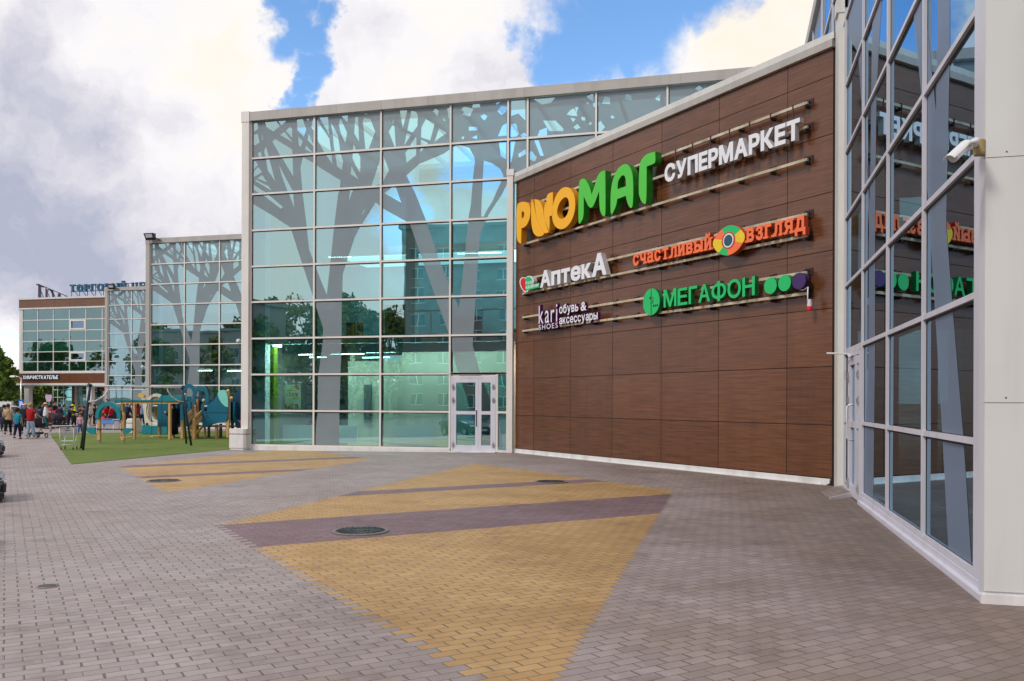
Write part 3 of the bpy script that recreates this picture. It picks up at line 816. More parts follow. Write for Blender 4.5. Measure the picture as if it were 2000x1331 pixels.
mb = MB(); PA.box(mb, -8.84, -8.76, 0, 3.04, -.1, .05); PA.box(mb, -8.76, -8.4, 1.52, 1.6, -.1, .048); PA.box(mb, -10.74, -8.38, 3.04, 3.13, -.1, .049); mb.build('side_light_frame', 'frame_white', rootA)
q = MB(); PA.box(q, -8.76, -8.4, .1, 3.04, -.03, -.01); q.build('side_light', 'glass', rootA)
mb = MB(); PA.box(mb, -10.72, -8.8, -.05, .02, -.2, .30); mb.build('door_step', 'plinth_white', rootA)
# ------------------------------------------------------------------ lettering
GLYPH = {}
def glyph(ch, bold=0.0):
    """outline mesh of one character of the built-in font, thickened by bold: (verts2d, tris, width, ymin, ymax) at size 1"""
    k = (ch, bold)
    if k in GLYPH: return GLYPH[k]
    cu = bpy.data.curves.new('t', 'FONT'); cu.body = ch; cu.size = 1.0
    o = bpy.data.objects.new('t', cu); COL.objects.link(o)
    bpy.context.view_layer.update()
    cv = o.to_curve(bpy.context.evaluated_depsgraph_get())
    polys = []
    for sp in cv.splines:
        bp = sp.bezier_points; n = len(bp); P = []
        for i in range(n):
            a, b = bp[i], bp[(i + 1) % n]
            straight = a.handle_right_type == 'VECTOR' and b.handle_left_type == 'VECTOR'
            seg = geometry.interpolate_bezier(a.co, a.handle_right, b.handle_left, b.co, 2 if straight else 7)[:-1]
            for q in seg:
                if not P or (Vector(q[:2]) - P[-1]).length > 1e-4: P.append(Vector(q[:2]))
        while len(P) > 2 and (P[0] - P[-1]).length < 1e-4: P.pop()
        if len(P) > 2: polys.append(P)
    o.to_curve_clear(); bpy.data.objects.remove(o); bpy.data.curves.remove(cu)
    area = lambda P: sum(P[i - 1].x * P[i].y - P[i].x * P[i - 1].y for i in range(len(P))) / 2
    sg_ = 1 if max(polys, key=lambda P: abs(area(P))) and area(max(polys, key=lambda P: abs(area(P)))) > 0 else -1
    out = []
    for P in polys:
        n = len(P); Q = []
        for i in range(n):
            d0, d1 = (P[i] - P[i - 1]).normalized(), (P[(i + 1) % n] - P[i]).normalized()
            n0, n1 = Vector((d0.y, -d0.x)) * sg_, Vector((d1.y, -d1.x)) * sg_
            m = n0 + n1
            m = n0 if m.length < .2 else m.normalized() / max(.55, m.normalized().dot(n0))
            Q.append(P[i] + m * bold)
        out.append(Q)
    vs, es = [], []
    for P in out:
        k0 = len(vs); vs += P; es += [(k0 + i, k0 + (i + 1) % len(P)) for i in range(len(P))]
    V, E_, F, *_ = geometry.delaunay_2d_cdt(vs, es, [], 0, 1e-5)
    def wind(c):
        w_ = 0
        for P in out:
            for i in range(len(P)):
                a, b = P[i - 1], P[i]
                if (a.y <= c.y) != (b.y <= c.y):
                    x = a.x + (c.y - a.y) / (b.y - a.y) * (b.x - a.x)
                    if x > c.x: w_ += 1 if b.y > a.y else -1
        return w_
    fs = [tuple(f) for f in F if wind((V[f[0]] + V[f[1]] + V[f[2]]) / 3) * sg_ > 0]
    used = sorted({i for f in fs for i in f}); mp = {a: b for b, a in enumerate(used)}
    vs = [(V[i].x, V[i].y) for i in used]; fs = [tuple(mp[i] for i in f) for f in fs]
    x0 = min(v[0] for v in vs); x1 = max(v[0] for v in vs)
    vs = [(x - x0, y) for x, y in vs]
    GLYPH[k] = (vs, fs, x1 - x0, min(v[1] for v in vs), max(v[1] for v in vs))
    return GLYPH[k]
def letter(pl, ch, s0, s1, zb, zt, o0, o1, name, mats, root, bold=0.02, base=None, slant=0.0):
    """one extruded letter filling s0..s1, baseline zb, with height zt-zb meaning the cap height (base=(ymin,ymax) overrides)"""
    vs, fs, wd, y0, y1 = glyph(ch, bold)
    if base: y0, y1 = base
    k = (zt - zb) / (y1 - y0); kx = (s1 - s0) / wd
    W = [(s0 + x * kx + slant * (y - y0) * k, zb + (y - y0) * k) for x, y in vs]
    # which way do the triangles wind?
    mb = MB(); n = len(W)
    mb.v = [pl.p(a, z, o1) for a, z in W] + [pl.p(a, z, o0) for a, z in W]
    cnt = set()
    for f in fs:
        mb.f.append(f); mb.m.append(0); mb.f.append(tuple(n + i for i in reversed(f))); mb.m.append(1)
        for i in range(3): cnt.add((f[i], f[(i + 1) % 3]))
    for a, b in cnt:
        if (b, a) not in cnt: mb.f.append((b, a, n + a, n + b)); mb.m.append(1)
    return mb.build(name, mats, root)
def word(pl, txt, s0, s1, zb, zt, o0, o1, mats, root, name='letter', bold=0.02, gap=.09, cap=None, base=None, slant=0.0):
    """letters set side by side, squeezed to fill s0..s1; cap letter height zt-zb"""
    ws = [glyph(c, bold)[2] if c != ' ' else .28 for c in txt]
    tot = sum(ws) + gap * (len(txt) - 1); k = (s1 - s0) / tot; a = s0
    H = glyph('Н', bold); H = base or (H[3], H[4])
    out = []
    for c, wd in zip(txt, ws):
        if c != ' ': out.append(letter(pl, c, a, a + wd * k, zb, zt, o0, o1, name, mats, root, bold, H, slant))
        a += (wd + gap) * k
    return out

# sale poster behind the glass
PP = Plane((0, YA + 1.7), (1, 0), (0, -1))
a0, zb = PP.pix(556, 799); a1, zt = PP.pix(587, 752)
poster = thing('sale_poster', 'pale yellow sale poster with red -20% hanging behind the ground floor glass', 'poster', PP.p(a0, zb))
ORG[0] = Vector(poster.location)
mb = MB(); PP.box(mb, a0, a1, zb, zt, -.01, .0); mb.build('paper', 'poster_paper', poster)
wp, hp = a1 - a0, zt - zb
word(PP, '-20%', a0 + .12 * wp, a0 + .86 * wp, zb + .52 * hp, zb + .68 * hp, .001, .004, 'poster_red', poster, 'numeral', .03)
mb = MB()
for k in range(26):
    x, z = random.uniform(.03, .9), random.choice([random.uniform(.02, .17), random.uniform(.78, .95)]); r = .035 * wp + random.random() * .05 * wp
    if z > .5: x = .5 + x * .45
    mb.add([PP.p(a0 + x * wp + r * math.cos(t * PI / 3), zb + z * hp + r * math.sin(t * PI / 3), .002 + k * .0004) for t in range(6)], [(0, 1, 2, 3, 4, 5)], k % 3)
mb.build('berry_picture', ['poster_pink', 'poster_gold', 'poster_red'], poster)
mb = MB()
for x0, x1, z in ((.1, .5, .74), (.45, .95, .42), (.55, .9, .47)): PP.box(mb, a0 + x0 * wp, a0 + x1 * wp, zb + z * hp, zb + (z + .03) * hp, .001, .003)
mb.build('gold_stripe', 'poster_gold', poster)

# ------------------------------------------------------------------ brown wing with the signs
BX = lambda x: (x + 8.1) * R2
wing = thing('brown_wing', 'brown wood grain clad diagonal wall carrying the coloured shop signs', 'building', (-8.1, YA, 0))
ORG[0] = Vector(wing.location)
BS = [BX(-8.02)] + [BX(-7.11 + 1.7055 * k) for k in range(6)] + [BX(2.40)]
BZ = [.17, 1.45, 2.86, 4.26, 5.65, 7.05, 8.45, 9.85, 10.68]
mb = MB()
for i in range(len(BS) - 1):
    for j in range(len(BZ) - 1):
        PB.box(mb, BS[i] + .009, BS[i + 1] - .009, BZ[j] + .009, BZ[j + 1] - .009, -.03, random.uniform(-.001, .001))
mb.build('cladding', 'brown_panel', wing)
mb = MB(); PB.box(mb, BS[0] - .05, BS[-1] + .05, 0, 10.7, -.3, -.014); mb.build('wall_core', 'brown_seam', wing)
mb = MB()
a = BS[0] - .06
while a < BS[-1]:
    b = min(a + 2.0, BS[-1] + .08); PB.box(mb, a + .003, b - .003, 10.685, 10.845, -.45, .09); a = b
PB.box(mb, BS[0] - .06, BS[-1] + .08, 10.70, 10.838, -.44, .085)
mb.build('coping', 'panel_beige', wing)
mb = MB(); PB.box(mb, BS[0] - .02, BS[-1] - .28, -.05, .155, -.1, .035); PB.box(mb, BS[0] - .02, BS[-1] - .26, -.05, .03, .0, .075)
# torn end of the plinth flashing
q0 = BS[-1] - .28
mb.hexa([PB.p(q0, -.05, -.1), PB.p(q0 + .22, .04, -.1), PB.p(q0 + .22, .04, .03), PB.p(q0, -.05, .036), PB.p(q0, .155, -.1), PB.p(q0 + .24, .155, -.1), PB.p(q0 + .24, .155, .034), PB.p(q0, .155, .036)])
mb.build('plinth', 'plinth_white', wing, bevel=.008)
mb = MB(); mb.box((-8.38, YA - .16, -.05), (-8.15, YA + .1, 10.95)); mb.box((-8.40, YA - .18, 10.75), (-8.12, YA + .1, 11.0)); mb.build('corner_post', 'frame_white', wing)
mb = MB(); mb.prism([(-8.2, 32.15, 10.5), (2.35, 21.6, 10.5), (2.5, 21.7, 10.5), (2.5, 32.15, 10.5)], (0, 0, .18)); mb.build('roof', 'fascia_beige', wing)

# seven rails run the width of the sign field, carried on brackets in holes of the cladding
OFS = .24
PS = Plane(PB.o.xy + PB.n.xy * OFS, PB.sd.xy, PB.n.xy)
sR = PS.pix(1574, 247)[0]; sL = PS.pix(1018, 475)[0]
rails = []
for k, (v, lab) in enumerate(((200, 'topmost rail above the white letters on the brown wall'), (247, 'second rail from the top, behind the white letters'), (311, 'third rail from the top, under the green and white letters'),
                       (418, 'rail behind the coral letters, fourth from the top'), (460, 'rail just under the coral letters, fifth from the top'),
                       (532, 'rail behind the emerald letters, second from the bottom'), (573, 'lowest rail, under the emerald letters'))):
    z = PS.pix(1573, v)[1]
    r = thing('sign_rail', 'cream painted steel %s' % lab, 'rail', PS.p(sL, z), group='sign rails on the brown wall')
    ORG[0] = Vector(r.location)
    mb = MB(); PS.box(mb, sL, sR, z - .035, z + .035, -.10, -.045)
    mb.build('beam', 'rail_metal', r)
    n = 13
    for i in range(n):
        a = sL + .12 + (sR - sL - .2) * i / (n - 1)
        mb = MB(); wd = .055 if i < n - 1 else .12
        PS.box(mb, a - wd, a + wd, z - .07, z + .13, -OFS - .02, -OFS + .012)
        PS.box(mb, a - .03, a + .03, z - .10, z - .037, -OFS, -.05)
        PS.box(mb, a - .022, a + .022, z + .037, z + .075, -OFS, -.06)
        mb.build('bracket', 'bracket_dark', r)
    rails.append(r)

def traced(root, name, pts, mats, holes=(), o0=-.04, o1=.20, bev=True):
    """letter traced on the sign plane (zoom numbers of the photo)"""
    f = lambda l: [PS.pix(990 + a / 5.788, 270 + b / 5.788, .20) for a, b in l]
    mb = MB(); solid_fill(mb, PS, [f(pts)], [f(h) for h in holes], o0, o1, 0, 1)
    return mb.build(name, mats, root)
def sm(pts, n=2):
    """Chaikin rounding of a closed outline; a third value 1 keeps a corner"""
    for _ in range(n):
        out = []
        m = len(pts)
        for i in range(m):
            p, q = pts[i], pts[(i + 1) % m]
            kp, kq = len(p) > 2, len(q) > 2
            if kp: out.append(p)
            else: out.append((p[0] * .75 + q[0] * .25, p[1] * .75 + q[1] * .25))
            if not kq: out.append((p[0] * .25 + q[0] * .75, p[1] * .25 + q[1] * .75))
        pts = out
    return [(p[0], p[1]) for p in pts]
sg = thing('shop_sign', 'largest sign: fat orange then bright green block letters', 'sign', PS.p(PS.pix(1010, 470)[0], PS.pix(1010, 470)[1]))
ORG[0] = Vector(sg.location)
og, gn = ['sign_orange', 'sign_orange_side'], ['sign_green', 'sign_green_side']
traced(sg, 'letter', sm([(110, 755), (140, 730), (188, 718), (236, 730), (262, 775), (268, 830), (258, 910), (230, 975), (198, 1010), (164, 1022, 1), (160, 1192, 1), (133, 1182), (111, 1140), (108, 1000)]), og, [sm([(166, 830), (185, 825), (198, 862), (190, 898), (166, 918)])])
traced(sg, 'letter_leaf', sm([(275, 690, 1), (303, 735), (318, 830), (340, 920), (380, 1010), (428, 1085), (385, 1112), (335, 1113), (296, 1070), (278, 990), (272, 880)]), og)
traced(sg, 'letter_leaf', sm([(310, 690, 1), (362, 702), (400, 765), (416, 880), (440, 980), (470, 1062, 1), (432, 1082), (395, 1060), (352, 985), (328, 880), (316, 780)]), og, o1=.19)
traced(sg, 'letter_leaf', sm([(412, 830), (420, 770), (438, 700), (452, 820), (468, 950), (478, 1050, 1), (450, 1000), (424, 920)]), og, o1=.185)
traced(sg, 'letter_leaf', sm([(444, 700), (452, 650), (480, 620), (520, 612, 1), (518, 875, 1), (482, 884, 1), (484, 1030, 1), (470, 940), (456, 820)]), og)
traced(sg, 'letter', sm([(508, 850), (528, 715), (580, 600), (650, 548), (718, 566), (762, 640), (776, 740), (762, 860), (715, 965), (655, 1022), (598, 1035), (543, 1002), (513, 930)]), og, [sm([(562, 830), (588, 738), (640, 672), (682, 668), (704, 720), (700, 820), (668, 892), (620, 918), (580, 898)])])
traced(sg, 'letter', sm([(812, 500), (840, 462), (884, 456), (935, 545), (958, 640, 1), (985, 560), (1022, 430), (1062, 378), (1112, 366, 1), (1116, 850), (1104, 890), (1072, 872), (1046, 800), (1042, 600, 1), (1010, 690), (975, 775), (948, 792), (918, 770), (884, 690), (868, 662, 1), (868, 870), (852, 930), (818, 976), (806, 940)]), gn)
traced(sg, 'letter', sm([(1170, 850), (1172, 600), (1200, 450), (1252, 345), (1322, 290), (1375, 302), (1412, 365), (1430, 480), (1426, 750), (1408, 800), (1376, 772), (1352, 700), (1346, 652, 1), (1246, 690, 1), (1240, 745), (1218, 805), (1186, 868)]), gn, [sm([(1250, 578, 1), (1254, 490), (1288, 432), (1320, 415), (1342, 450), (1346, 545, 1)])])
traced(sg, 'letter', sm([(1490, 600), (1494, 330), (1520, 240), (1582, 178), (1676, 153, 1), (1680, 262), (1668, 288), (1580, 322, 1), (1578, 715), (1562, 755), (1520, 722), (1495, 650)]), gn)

def spx(u, v, o=.1): return PS.pix(u, v, o)
def zat(u, v, o=.1): return PS.pix(u, v, o)[1]
wh = ['sign_white', 'sign_white_side']
sg = thing('shop_sign', 'white capital letters hung on thin dark rods right of the green letters', 'sign', PS.p(*spx(1300, 356)))
ORG[0] = Vector(sg.location)
s0, s1 = spx(1299, 340)[0], spx(1563, 270)[0]
zb, zt = zat(1302, 357), zat(1302, 322.5)
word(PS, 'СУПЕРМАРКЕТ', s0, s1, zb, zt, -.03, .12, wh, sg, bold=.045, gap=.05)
zr = zat(1573, 200, 0)
for k in range(7):
    a = s0 + (s1 - s0) * (.06 + .145 * k); mb = MB(); PS.box(mb, a - .014, a + .014, zt - .1, zr + .06, -.045, -.02); mb.build('hanger_rod', 'rod_red', sg)

sg = thing('pharmacy_sign', 'plump white pharmacy letters with heart emblem at the left end', 'sign', PS.p(*spx(1056, 563)))
ORG[0] = Vector(sg.location)
s0, s1 = spx(1056, 560)[0], spx(1186, 520)[0]; zb = zat(1057, 563); zt = zat(1070, 527); zx = zb + (zt - zb) * .82
ws = [1.0, .82, .78, .85, .78, 1.15]; tot = sum(ws) + .06 * 5; kk = (s1 - s0) / tot; a = s0
for c, wd, hi in zip('АптекА', ws, (1, 0, 0, 0, 0, 1.22)):
    lo = c != 'А'
    g = glyph('х', .042) if lo else glyph('Н', .042)
    H = (zx if lo else zt if hi == 1 else zb + (zt - zb) * hi)
    letter(PS, c, a, a + wd * kk, zb, H, -.06, .13, 'letter', wh, sg, .042, (g[3], g[4])); a += (wd + .06) * kk
# heart emblem
def hx(u, v): return PS.pix(u, v, .13)
heart = [(1025, 574), (1016, 562), (1013.5, 552), (1015, 545), (1020, 541), (1025, 544), (1029, 539.5), (1035, 539), (1040, 543), (1042, 550), (1040, 556), (1035, 564)]
hp_ = [hx(u, v) for u, v in sm(heart, 2)]
mb = MB(); solid_fill(mb, PS, [hp_], [], -.05, .11, 0, 1); hb = mb.build('heart', wh, sg)
cx_, cz_ = hx(1027, 554)
ins = [(cx_ + (x - cx_) * .86, cz_ + (z - cz_) * .88) for x, z in hp_]
split = hx(1026, 550)[0]
mb = MB(); V, F = flat_fill([[p for p in ins]], [], [(split - 2, cz_ - 2), (split, cz_ - 2), (split, cz_ + 2), (split - 2, cz_ + 2)]); mb.add([PS.p(p[0], p[1], .114) for p in V], F); mb.build('heart_half', 'sign_red', hb)
mb = MB(); V, F = flat_fill([[p for p in ins]], [], [(split + .004, cz_ - 2), (split + 2, cz_ - 2), (split + 2, cz_ + 2), (split + .004, cz_ + 2)]); mb.add([PS.p(p[0], p[1], .114) for p in V], F); mb.build('heart_half', 'sign_emerald', hb)
mb = MB(); q = [hx(1025, 561), hx(1052, 553.5), hx(1052, 561.5), hx(1030, 567)]; solid_fill(mb, PS, [q], [], -.02, .118, 0, 0); mb.build('ribbon', 'sign_emerald', hb)
for t, u0, u1, vb, vt in (('будь', 1026, 1041, 556, 550), ('здоров!', 1026, 1052, 564.5, 558)):
    sa, zb_ = hx(u0, vb); sb, _ = hx(u1, vb - (u1 - u0) * .2); _, zt_ = hx(u0, vt)
    word(PS, t, sa, sb, zb_, zt_, .119, .123, 'sign_white', hb, 'letter', .02)

sg = thing('shoe_shop_sign', 'small white and plum lettering over the lowest rail, left of the wall', 'sign', PS.p(*spx(1052, 633)))
ORG[0] = Vector(sg.location)
pw = ['sign_white', 'sign_plum']
def plumword(t, u0, v0, u1, vt, bold, base_ch, gap=.09):
    sa, zb_ = spx(u0, v0, .06); sb, _ = spx(u1, v0 - (u1 - u0) * .13, .06); _, zt_ = spx(u0, vt, .06)
    g = glyph(base_ch, bold)
    word(PS, t, sa, sb, zb_, zt_, -.07, .05, ['sign_plum', 'sign_plum'], sg, 'letter_back', bold + .035, gap, base=(g[3] - .0, g[4]))
    word(PS, t, sa, sb, zb_, zt_, .051, .055, pw, sg, 'letter', bold, gap, base=(g[3], g[4]))
plumword('kari', 1052, 633, 1088, 598, .0, 'k', .16)
plumword('SHOES', 1052, 645, 1089, 635.5, .0, 'H', .22)
plumword('обувь', 1092, 613.5, 1129, 600, .02, 'х'); plumword('&', 1134, 608, 1145, 591, .02, '&')
plumword('аксессуары', 1092, 634, 1167, 621.5, .02, 'х')

cr = ['sign_coral', 'sign_coral_side']
sg = thing('optician_sign', 'coral slab letters either side of a round eye emblem', 'sign', PS.p(*spx(1236, 520)))
ORG[0] = Vector(sg.location)
def slab(t, u0, v0, u1, vt, base_ch, k):
    sa, zb_ = spx(u0, v0); sb, _ = spx(u1, v0 - (u1 - u0) * k); _, zt_ = spx(u0, vt)
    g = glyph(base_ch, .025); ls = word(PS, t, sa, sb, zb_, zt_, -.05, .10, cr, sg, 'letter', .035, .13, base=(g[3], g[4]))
    ws_ = [glyph(c, .035)[2] for c in t]; tot_ = sum(ws_) + .13 * (len(t) - 1); kk_ = (sb - sa) / tot_; a_ = sa; h_ = (zt_ - zb_)
    for c, wd_ in zip(t, ws_):            # slab serifs at the feet and heads of the stems
        feet = {'т': (.5,), 'ч': (1,), 'п': (0, 1), 'и': (0, 1), 'й': (0, 1), 'л': (0, 1), 'в': (0,), 'ы': (0, 1), 'г': (0,), 'я': (0, 1), 'а': (1,), 'д': ()}.get(c, ())
        heads = {'ч': (0, 1), 'и': (0, 1), 'й': (0, 1), 'в': (0,), 'ы': (0, 1), 'г': (0,), 'л': (1,), 'я': (1,)}.get(c, ())
        mb_ = MB()
        for f_ in feet: x_ = a_ + wd_ * kk_ * (.09 + .82 * f_); PS.box(mb_, x_ - .085, x_ + .085, zb_, zb_ + h_ * .15, -.045, .0985)
        for f_ in heads: x_ = a_ + wd_ * kk_ * (.09 + .82 * f_); PS.box(mb_, x_ - .085, x_ + .07, zb_ + h_ * .85, zb_ + h_, -.045, .0985)
        if mb_.v: mb_.build('serif', 'sign_coral', sg)
        a_ += (wd_ + .13) * kk_
slab('счастливый', 1236, 520, 1389, 498.5, 'х', .20)
slab('взгляд', 1458, 474, 1573, 447, 'х', .205)
# eye emblem: almond of coloured sectors round a white ring
ec = spx(1422.5, 470, .12); ex = spx(1454, 466, .12)[0] - ec[0]; ez = zat(1421, 441, .12) - ec[1]
def almond(k, n=48):
    out = []
    for i in range(n):
        t = 2 * PI * i / n; c, s_ = math.cos(t), math.sin(t)
        r_ = 1.0 / (abs(c) ** 1.75 + abs(s_) ** 1.75) ** (1 / 1.75)
        out.append((ec[0] + ex * c * k * r_ * (1.03 if abs(c) > .96 else 1), ec[1] + ez * s_ * k * r_))
    return out
mb = MB(); solid_fill(mb, PS, [almond(1)], [], -.06, .11, 0, 0); eb = mb.build('eye_emblem', 'sign_coral_side', sg)
for k, (t0, t1, m_) in enumerate(((35, 118, 'sign_emerald'), (118, 162, 'sign_coral'), (162, 226, 'sign_yellow'), (226, 268, 'sign_emerald'), (268, 338, 'sign_coral'), (338, 395, 'sign_yellow'))):
    P_ = [(ec[0], ec[1])] + [(ec[0] + 3 * ex * math.cos(math.radians(t)), ec[1] + 3 * ez * math.sin(math.radians(t))) for t in (t0, (t0 * 2 + t1) / 3, (t0 + 2 * t1) / 3, t1)]
    V, F = flat_fill([almond(.985)], [], P_); mb = MB(); mb.add([PS.p(p[0], p[1], .115) for p in V], F); mb.build('colour_sector', m_, eb)
def ring(c, rx, rz, o0, o1, m_, nm, par, rot=0):
    mb = MB(); solid_fill(mb, PS, [[(c[0] + rx * math.cos(2 * PI * i / 36), c[1] + rz * math.sin(2 * PI * i / 36)) for i in range(36)]], [], o0, o1, 0, 1)
    return mb.build(nm, m_, par)
ring(ec, ex * .43, ez * .58, .112, .119, ['sign_coral_side', 'sign_coral_side'], 'eye_socket', eb)
ring(ec, ex * .33, ez * .47, .118, .125, ['sign_white', 'sign_white_side'], 'eye_ring', eb)
ring(ec, ex * .27, ez * .38, .124, .128, ['sign_teal', 'sign_teal'], 'iris', eb)

em = ['sign_emerald', 'sign_emerald_side']
sg = thing('phone_shop_sign', 'emerald letters with a round emblem before them and three discs after', 'sign', PS.p(*spx(1256, 610)))
ORG[0] = Vector(sg.location)
s0, zb = spx(1296, 601); s1, _ = spx(1474, 579); zt = zat(1297, 569)
ws = [1.15, .85, .72, .95, 1.15, 1.0, .9]; tot = sum(ws) + .11 * 6; kk = (s1 - s0) / tot; a = s0
for c, wd in zip('МЕГАФОН', ws):
    g = glyph('Н', .012)
    letter(PS, c, a, a + wd * kk, zb, zt if c != 'М' else zt + (zt - zb) * .06, -.05, .10, 'letter', em, sg, .02, (g[3], g[4])); a += (wd + .11) * kk
for u, v, rx, rz, m_ in ((1504, 558.5, 12.5, 16, em), (1531.5, 553, 12.5, 16, em), (1559.5, 549, 13.5, 16, ['sign_violet', 'sign_violet_side'])):
    c = spx(u, v, .12); ring(c, (spx(u + rx, v, .12)[0] - c[0]), zat(u, v - rz, .12) - c[1], -.05, .11, m_, 'disc', sg)
c = spx(1271.5, 590, .12); rx, rz = spx(1288, 588, .12)[0] - c[0], zat(1271.5, 564, .12) - c[1]
eb = ring(c, rx, rz, -.05, .11, em, 'round_emblem', sg)
mb = MB()
PS.box(mb, c[0] - .02, c[0] + .02, c[1] - rz * .96, c[1] + rz * .96, .109, .114)
PS.box(mb, c[0] - .12 * rx, c[0] + .25 * rx, c[1] - .13 * rz, c[1] - .05 * rz, .109, .1145); PS.box(mb, c[0] + .15 * rx, c[0] + .25 * rx, c[1] - .1 * rz, c[1] + .35 * rz, .109, .1142)
mb.build('emblem_line', 'sign_emerald_side', eb)
for k in range(3): ring((c[0] + rx * (.28 + .22 * k), c[1] - .32 * rz), rx * .085, rz * .085, .109, .1145, ['gasket', 'gasket'], 'emblem_dot', eb)
ring((c[0] - .12 * rx, c[1] + .3 * rz), rx * .09, rz * .1, .109, .1145, ['gasket', 'gasket'], 'emblem_dot', eb)
# loose plug hanging below the violet disc
pg = thing('power_plug', 'grey and red plug hanging on a white cable at the lowest rail end', 'plug', PS.p(*spx(1577, 597)))
ORG[0] = Vector(pg.location)
pts = [PS.p(*spx(u, v, .02), .02) for u, v in ((1560, 564), (1568, 567), (1574, 564), (1578, 561), (1577.5, 575), (1577.5, 590))]
MB().tube(pts, .018, 6).build('cable', 'sign_white', pg, smooth=True)
c = PS.p(*spx(1577, 596), .02); MB().lathe([(.0, .14), (.04, .14), (.055, .05), (.06, -.03)], c, n=10).build('plug_body', 'frame_lilac', pg)
MB().lathe([(.062, -.03), (.065, -.11), (.05, -.14), (0, -.14)], c, n=10).build('plug_socket', 'sign_red', pg)

# ------------------------------------------------------------------ glass wing on the right
wingC = thing('glass_wing', 'tall glass wing at the right edge with beige end column and tree film', 'building', (XC, 9.45, 0))
ORG[0] = Vector(wingC.location)
CS = [9.93, 12.48, 15.18, 17.9, 20.5]
CR = [.2, 1.59, 3.14, 4.62, 6.15, 7.645, 9.15, 10.69, 12.2, 13.73]
panes(wingC, PC, CS, CR, 'glass_dark', skip=lambda i, j: i == 3 and j < 2, tilt=.0008, off=-.003)
CS2 = [20.5, 23.1, 25.75, 28.4, 31.0, 32.1]
panes(wingC, PC, CS2, [10.69, 12.2, 13.73], 'glass_dark', tilt=.0008, off=-.003)
grid_bars(wingC, PC, CS, CR, w=.07, o1=.05, hide=lambda i, j: i == 3 and j < 2, m='frame_lilac')
grid_bars(wingC, PC, CS2, [10.69, 12.2, 13.73], w=.07, o1=.05, m='frame_lilac', zlo=lambda a: 10.9 if a > 20.6 else 10.9)
f = lambda l: [PC.pix(u, v) for u, v in l]
T1 = f([(1854, 1106), (1841, 860), (1828, 640), (1816, 440), (1808, 330), (1800, 190), (1784, 26), (1790, -40), (1806, -40), (1810, 40), (1828, 218), (1832, 0), (1833, -40), (1855, -40), (1855, 110), (1850, 340), (1848, 440), (1862, 620), (1882, 860), (1899, 1128)])
T2 = f([(1688, 1006), (1688, 880), (1696, 700), (1697, 440), (1691, 330), (1676, 105), (1652, 60), (1654, 0), (1658, -40), (1688, -40), (1688, 240), (1699, 400), (1703, 60), (1706, -40), (1724, -40), (1712, 180), (1709, 440), (1709, 700), (1705, 1016)])
mb = MB()
for T in (T1, T2):
    V, F = flat_fill([T], [], [(9.9, .12), (20.5, .12), (20.5, 13.7), (9.9, 13.7)]); mb.add([PC.p(p[0], p[1], .0) for p in V], [tuple(x) for x in F])
T3 = [(CS2[0], 10.9), (CS2[0], 13.7), (31.8, 13.7), (31.8, 10.9)]
V, F = flat_fill([T3], [[(22 + 2.1 * k + d, 11.2 + .6 * (k % 3)), (23.3 + 2.1 * k, 11.5), (22.9 + 2.1 * k, 13.2), (22.2 + 2.1 * k, 12.9)] for k in range(4) for d in (0,)]); mb.add([PC.p(p[0], p[1], .0) for p in V], [tuple(x) for x in F])
mb.build('tree_film', 'film_side', wingC)
fascia(wingC, PC, 9.7, 32.0, o=.12)
mb = MB(); PC.box(mb, 9.45, 9.895, 0, 14.2, -.2, .055); mb.build('edge_frame', 'frame_lilac', wingC)
mb = MB(); PC.box(mb, 20.53, 21.5, -.05, 13.7, -.25, .02); PC.box(mb, 20.9, 21.5, -.02, 11.05, .02, .14); PC.box(mb, 20.88, 21.3, 10.98, 11.3, .0, .19); mb.build('corner_post', 'panel_beige', wingC)
mb = MB(); PC.box(mb, 9.46, 17.95, -.05, .16, -.15, .06); PC.box(mb, 9.47, 17.95, -.05, .07, .0, .11); PC.box(mb, 19.75, 20.55, -.05, .16, -.15, .06); mb.build('sill', 'frame_lilac', wingC, bevel=.006)
# beige end column facing the square, in tall panels with screws at the joints
mb = MB()
for zz0, zz1 in ((.12, 2.0), (2.0, 4.44), (4.44, 6.9), (6.9, 9.3), (9.3, 11.7), (11.7, 14.2)):
    mb.box((2.47, 9.40, zz0 + .004), (2.828, 9.46, zz1 - .004)); mb.box((2.836, 9.41, zz0 + .004), (4.6, 9.47, zz1 - .004)); mb.box((4.606, 9.41, zz0 + .004), (6.6, 9.47, zz1 - .004))
mb.build('column_cladding', 'panel_beige', wingC)
mb = MB(); mb.box((2.475, 9.42, 0), (14.2, 9.62, 14.15)); mb.build('end_wall', 'frame_lilac', wingC)
mb = MB(); mb.box((2.44, 9.375, -.03), (6.6, 9.44, .10)); mb.build('column_plinth', 'plinth_white', wingC, bevel=.006)
mb = MB()
for zz in (2.05, 4.49): mb.lathe([(.009, 0), (.006, -.006), (0, -.006)], (2.66, 9.4, zz), (0, 1, 0), 8)
mb.build('screw', 'black_metal', wingC)
mb = MB(); mb.box((2.6, 9.6, 13.8), (14.2, 44.5, 14.05)); mb.build('roof', 'fascia_beige', wingC)
mb = MB(); mb.box((10.0, 9.63, 0), (10.2, 44, 13.8)); mb.build('back_wall', 'inner_dark', wingC)
mb = MB(); mb.box((2.9, 9.63, 4.5), (9.9, 32, 4.8)); mb.box((2.9, 9.63, 9.1), (9.9, 32, 9.4)); mb.build('floor_slab', 'inner_mid', wingC)
mb = MB(); mb.box((2.7, 9.63, -.2), (9.9, 40, .03)); mb.build('indoor_floor', 'inner_dark', wingC)
mb = MB(); mb.box((3.0, 20.2, .03), (3.5, 20.7, 13.8)); mb.box((4.6, 14.6, .03), (5.0, 15.0, 13.8)); mb.build('pillar', 'inner_white', wingC)
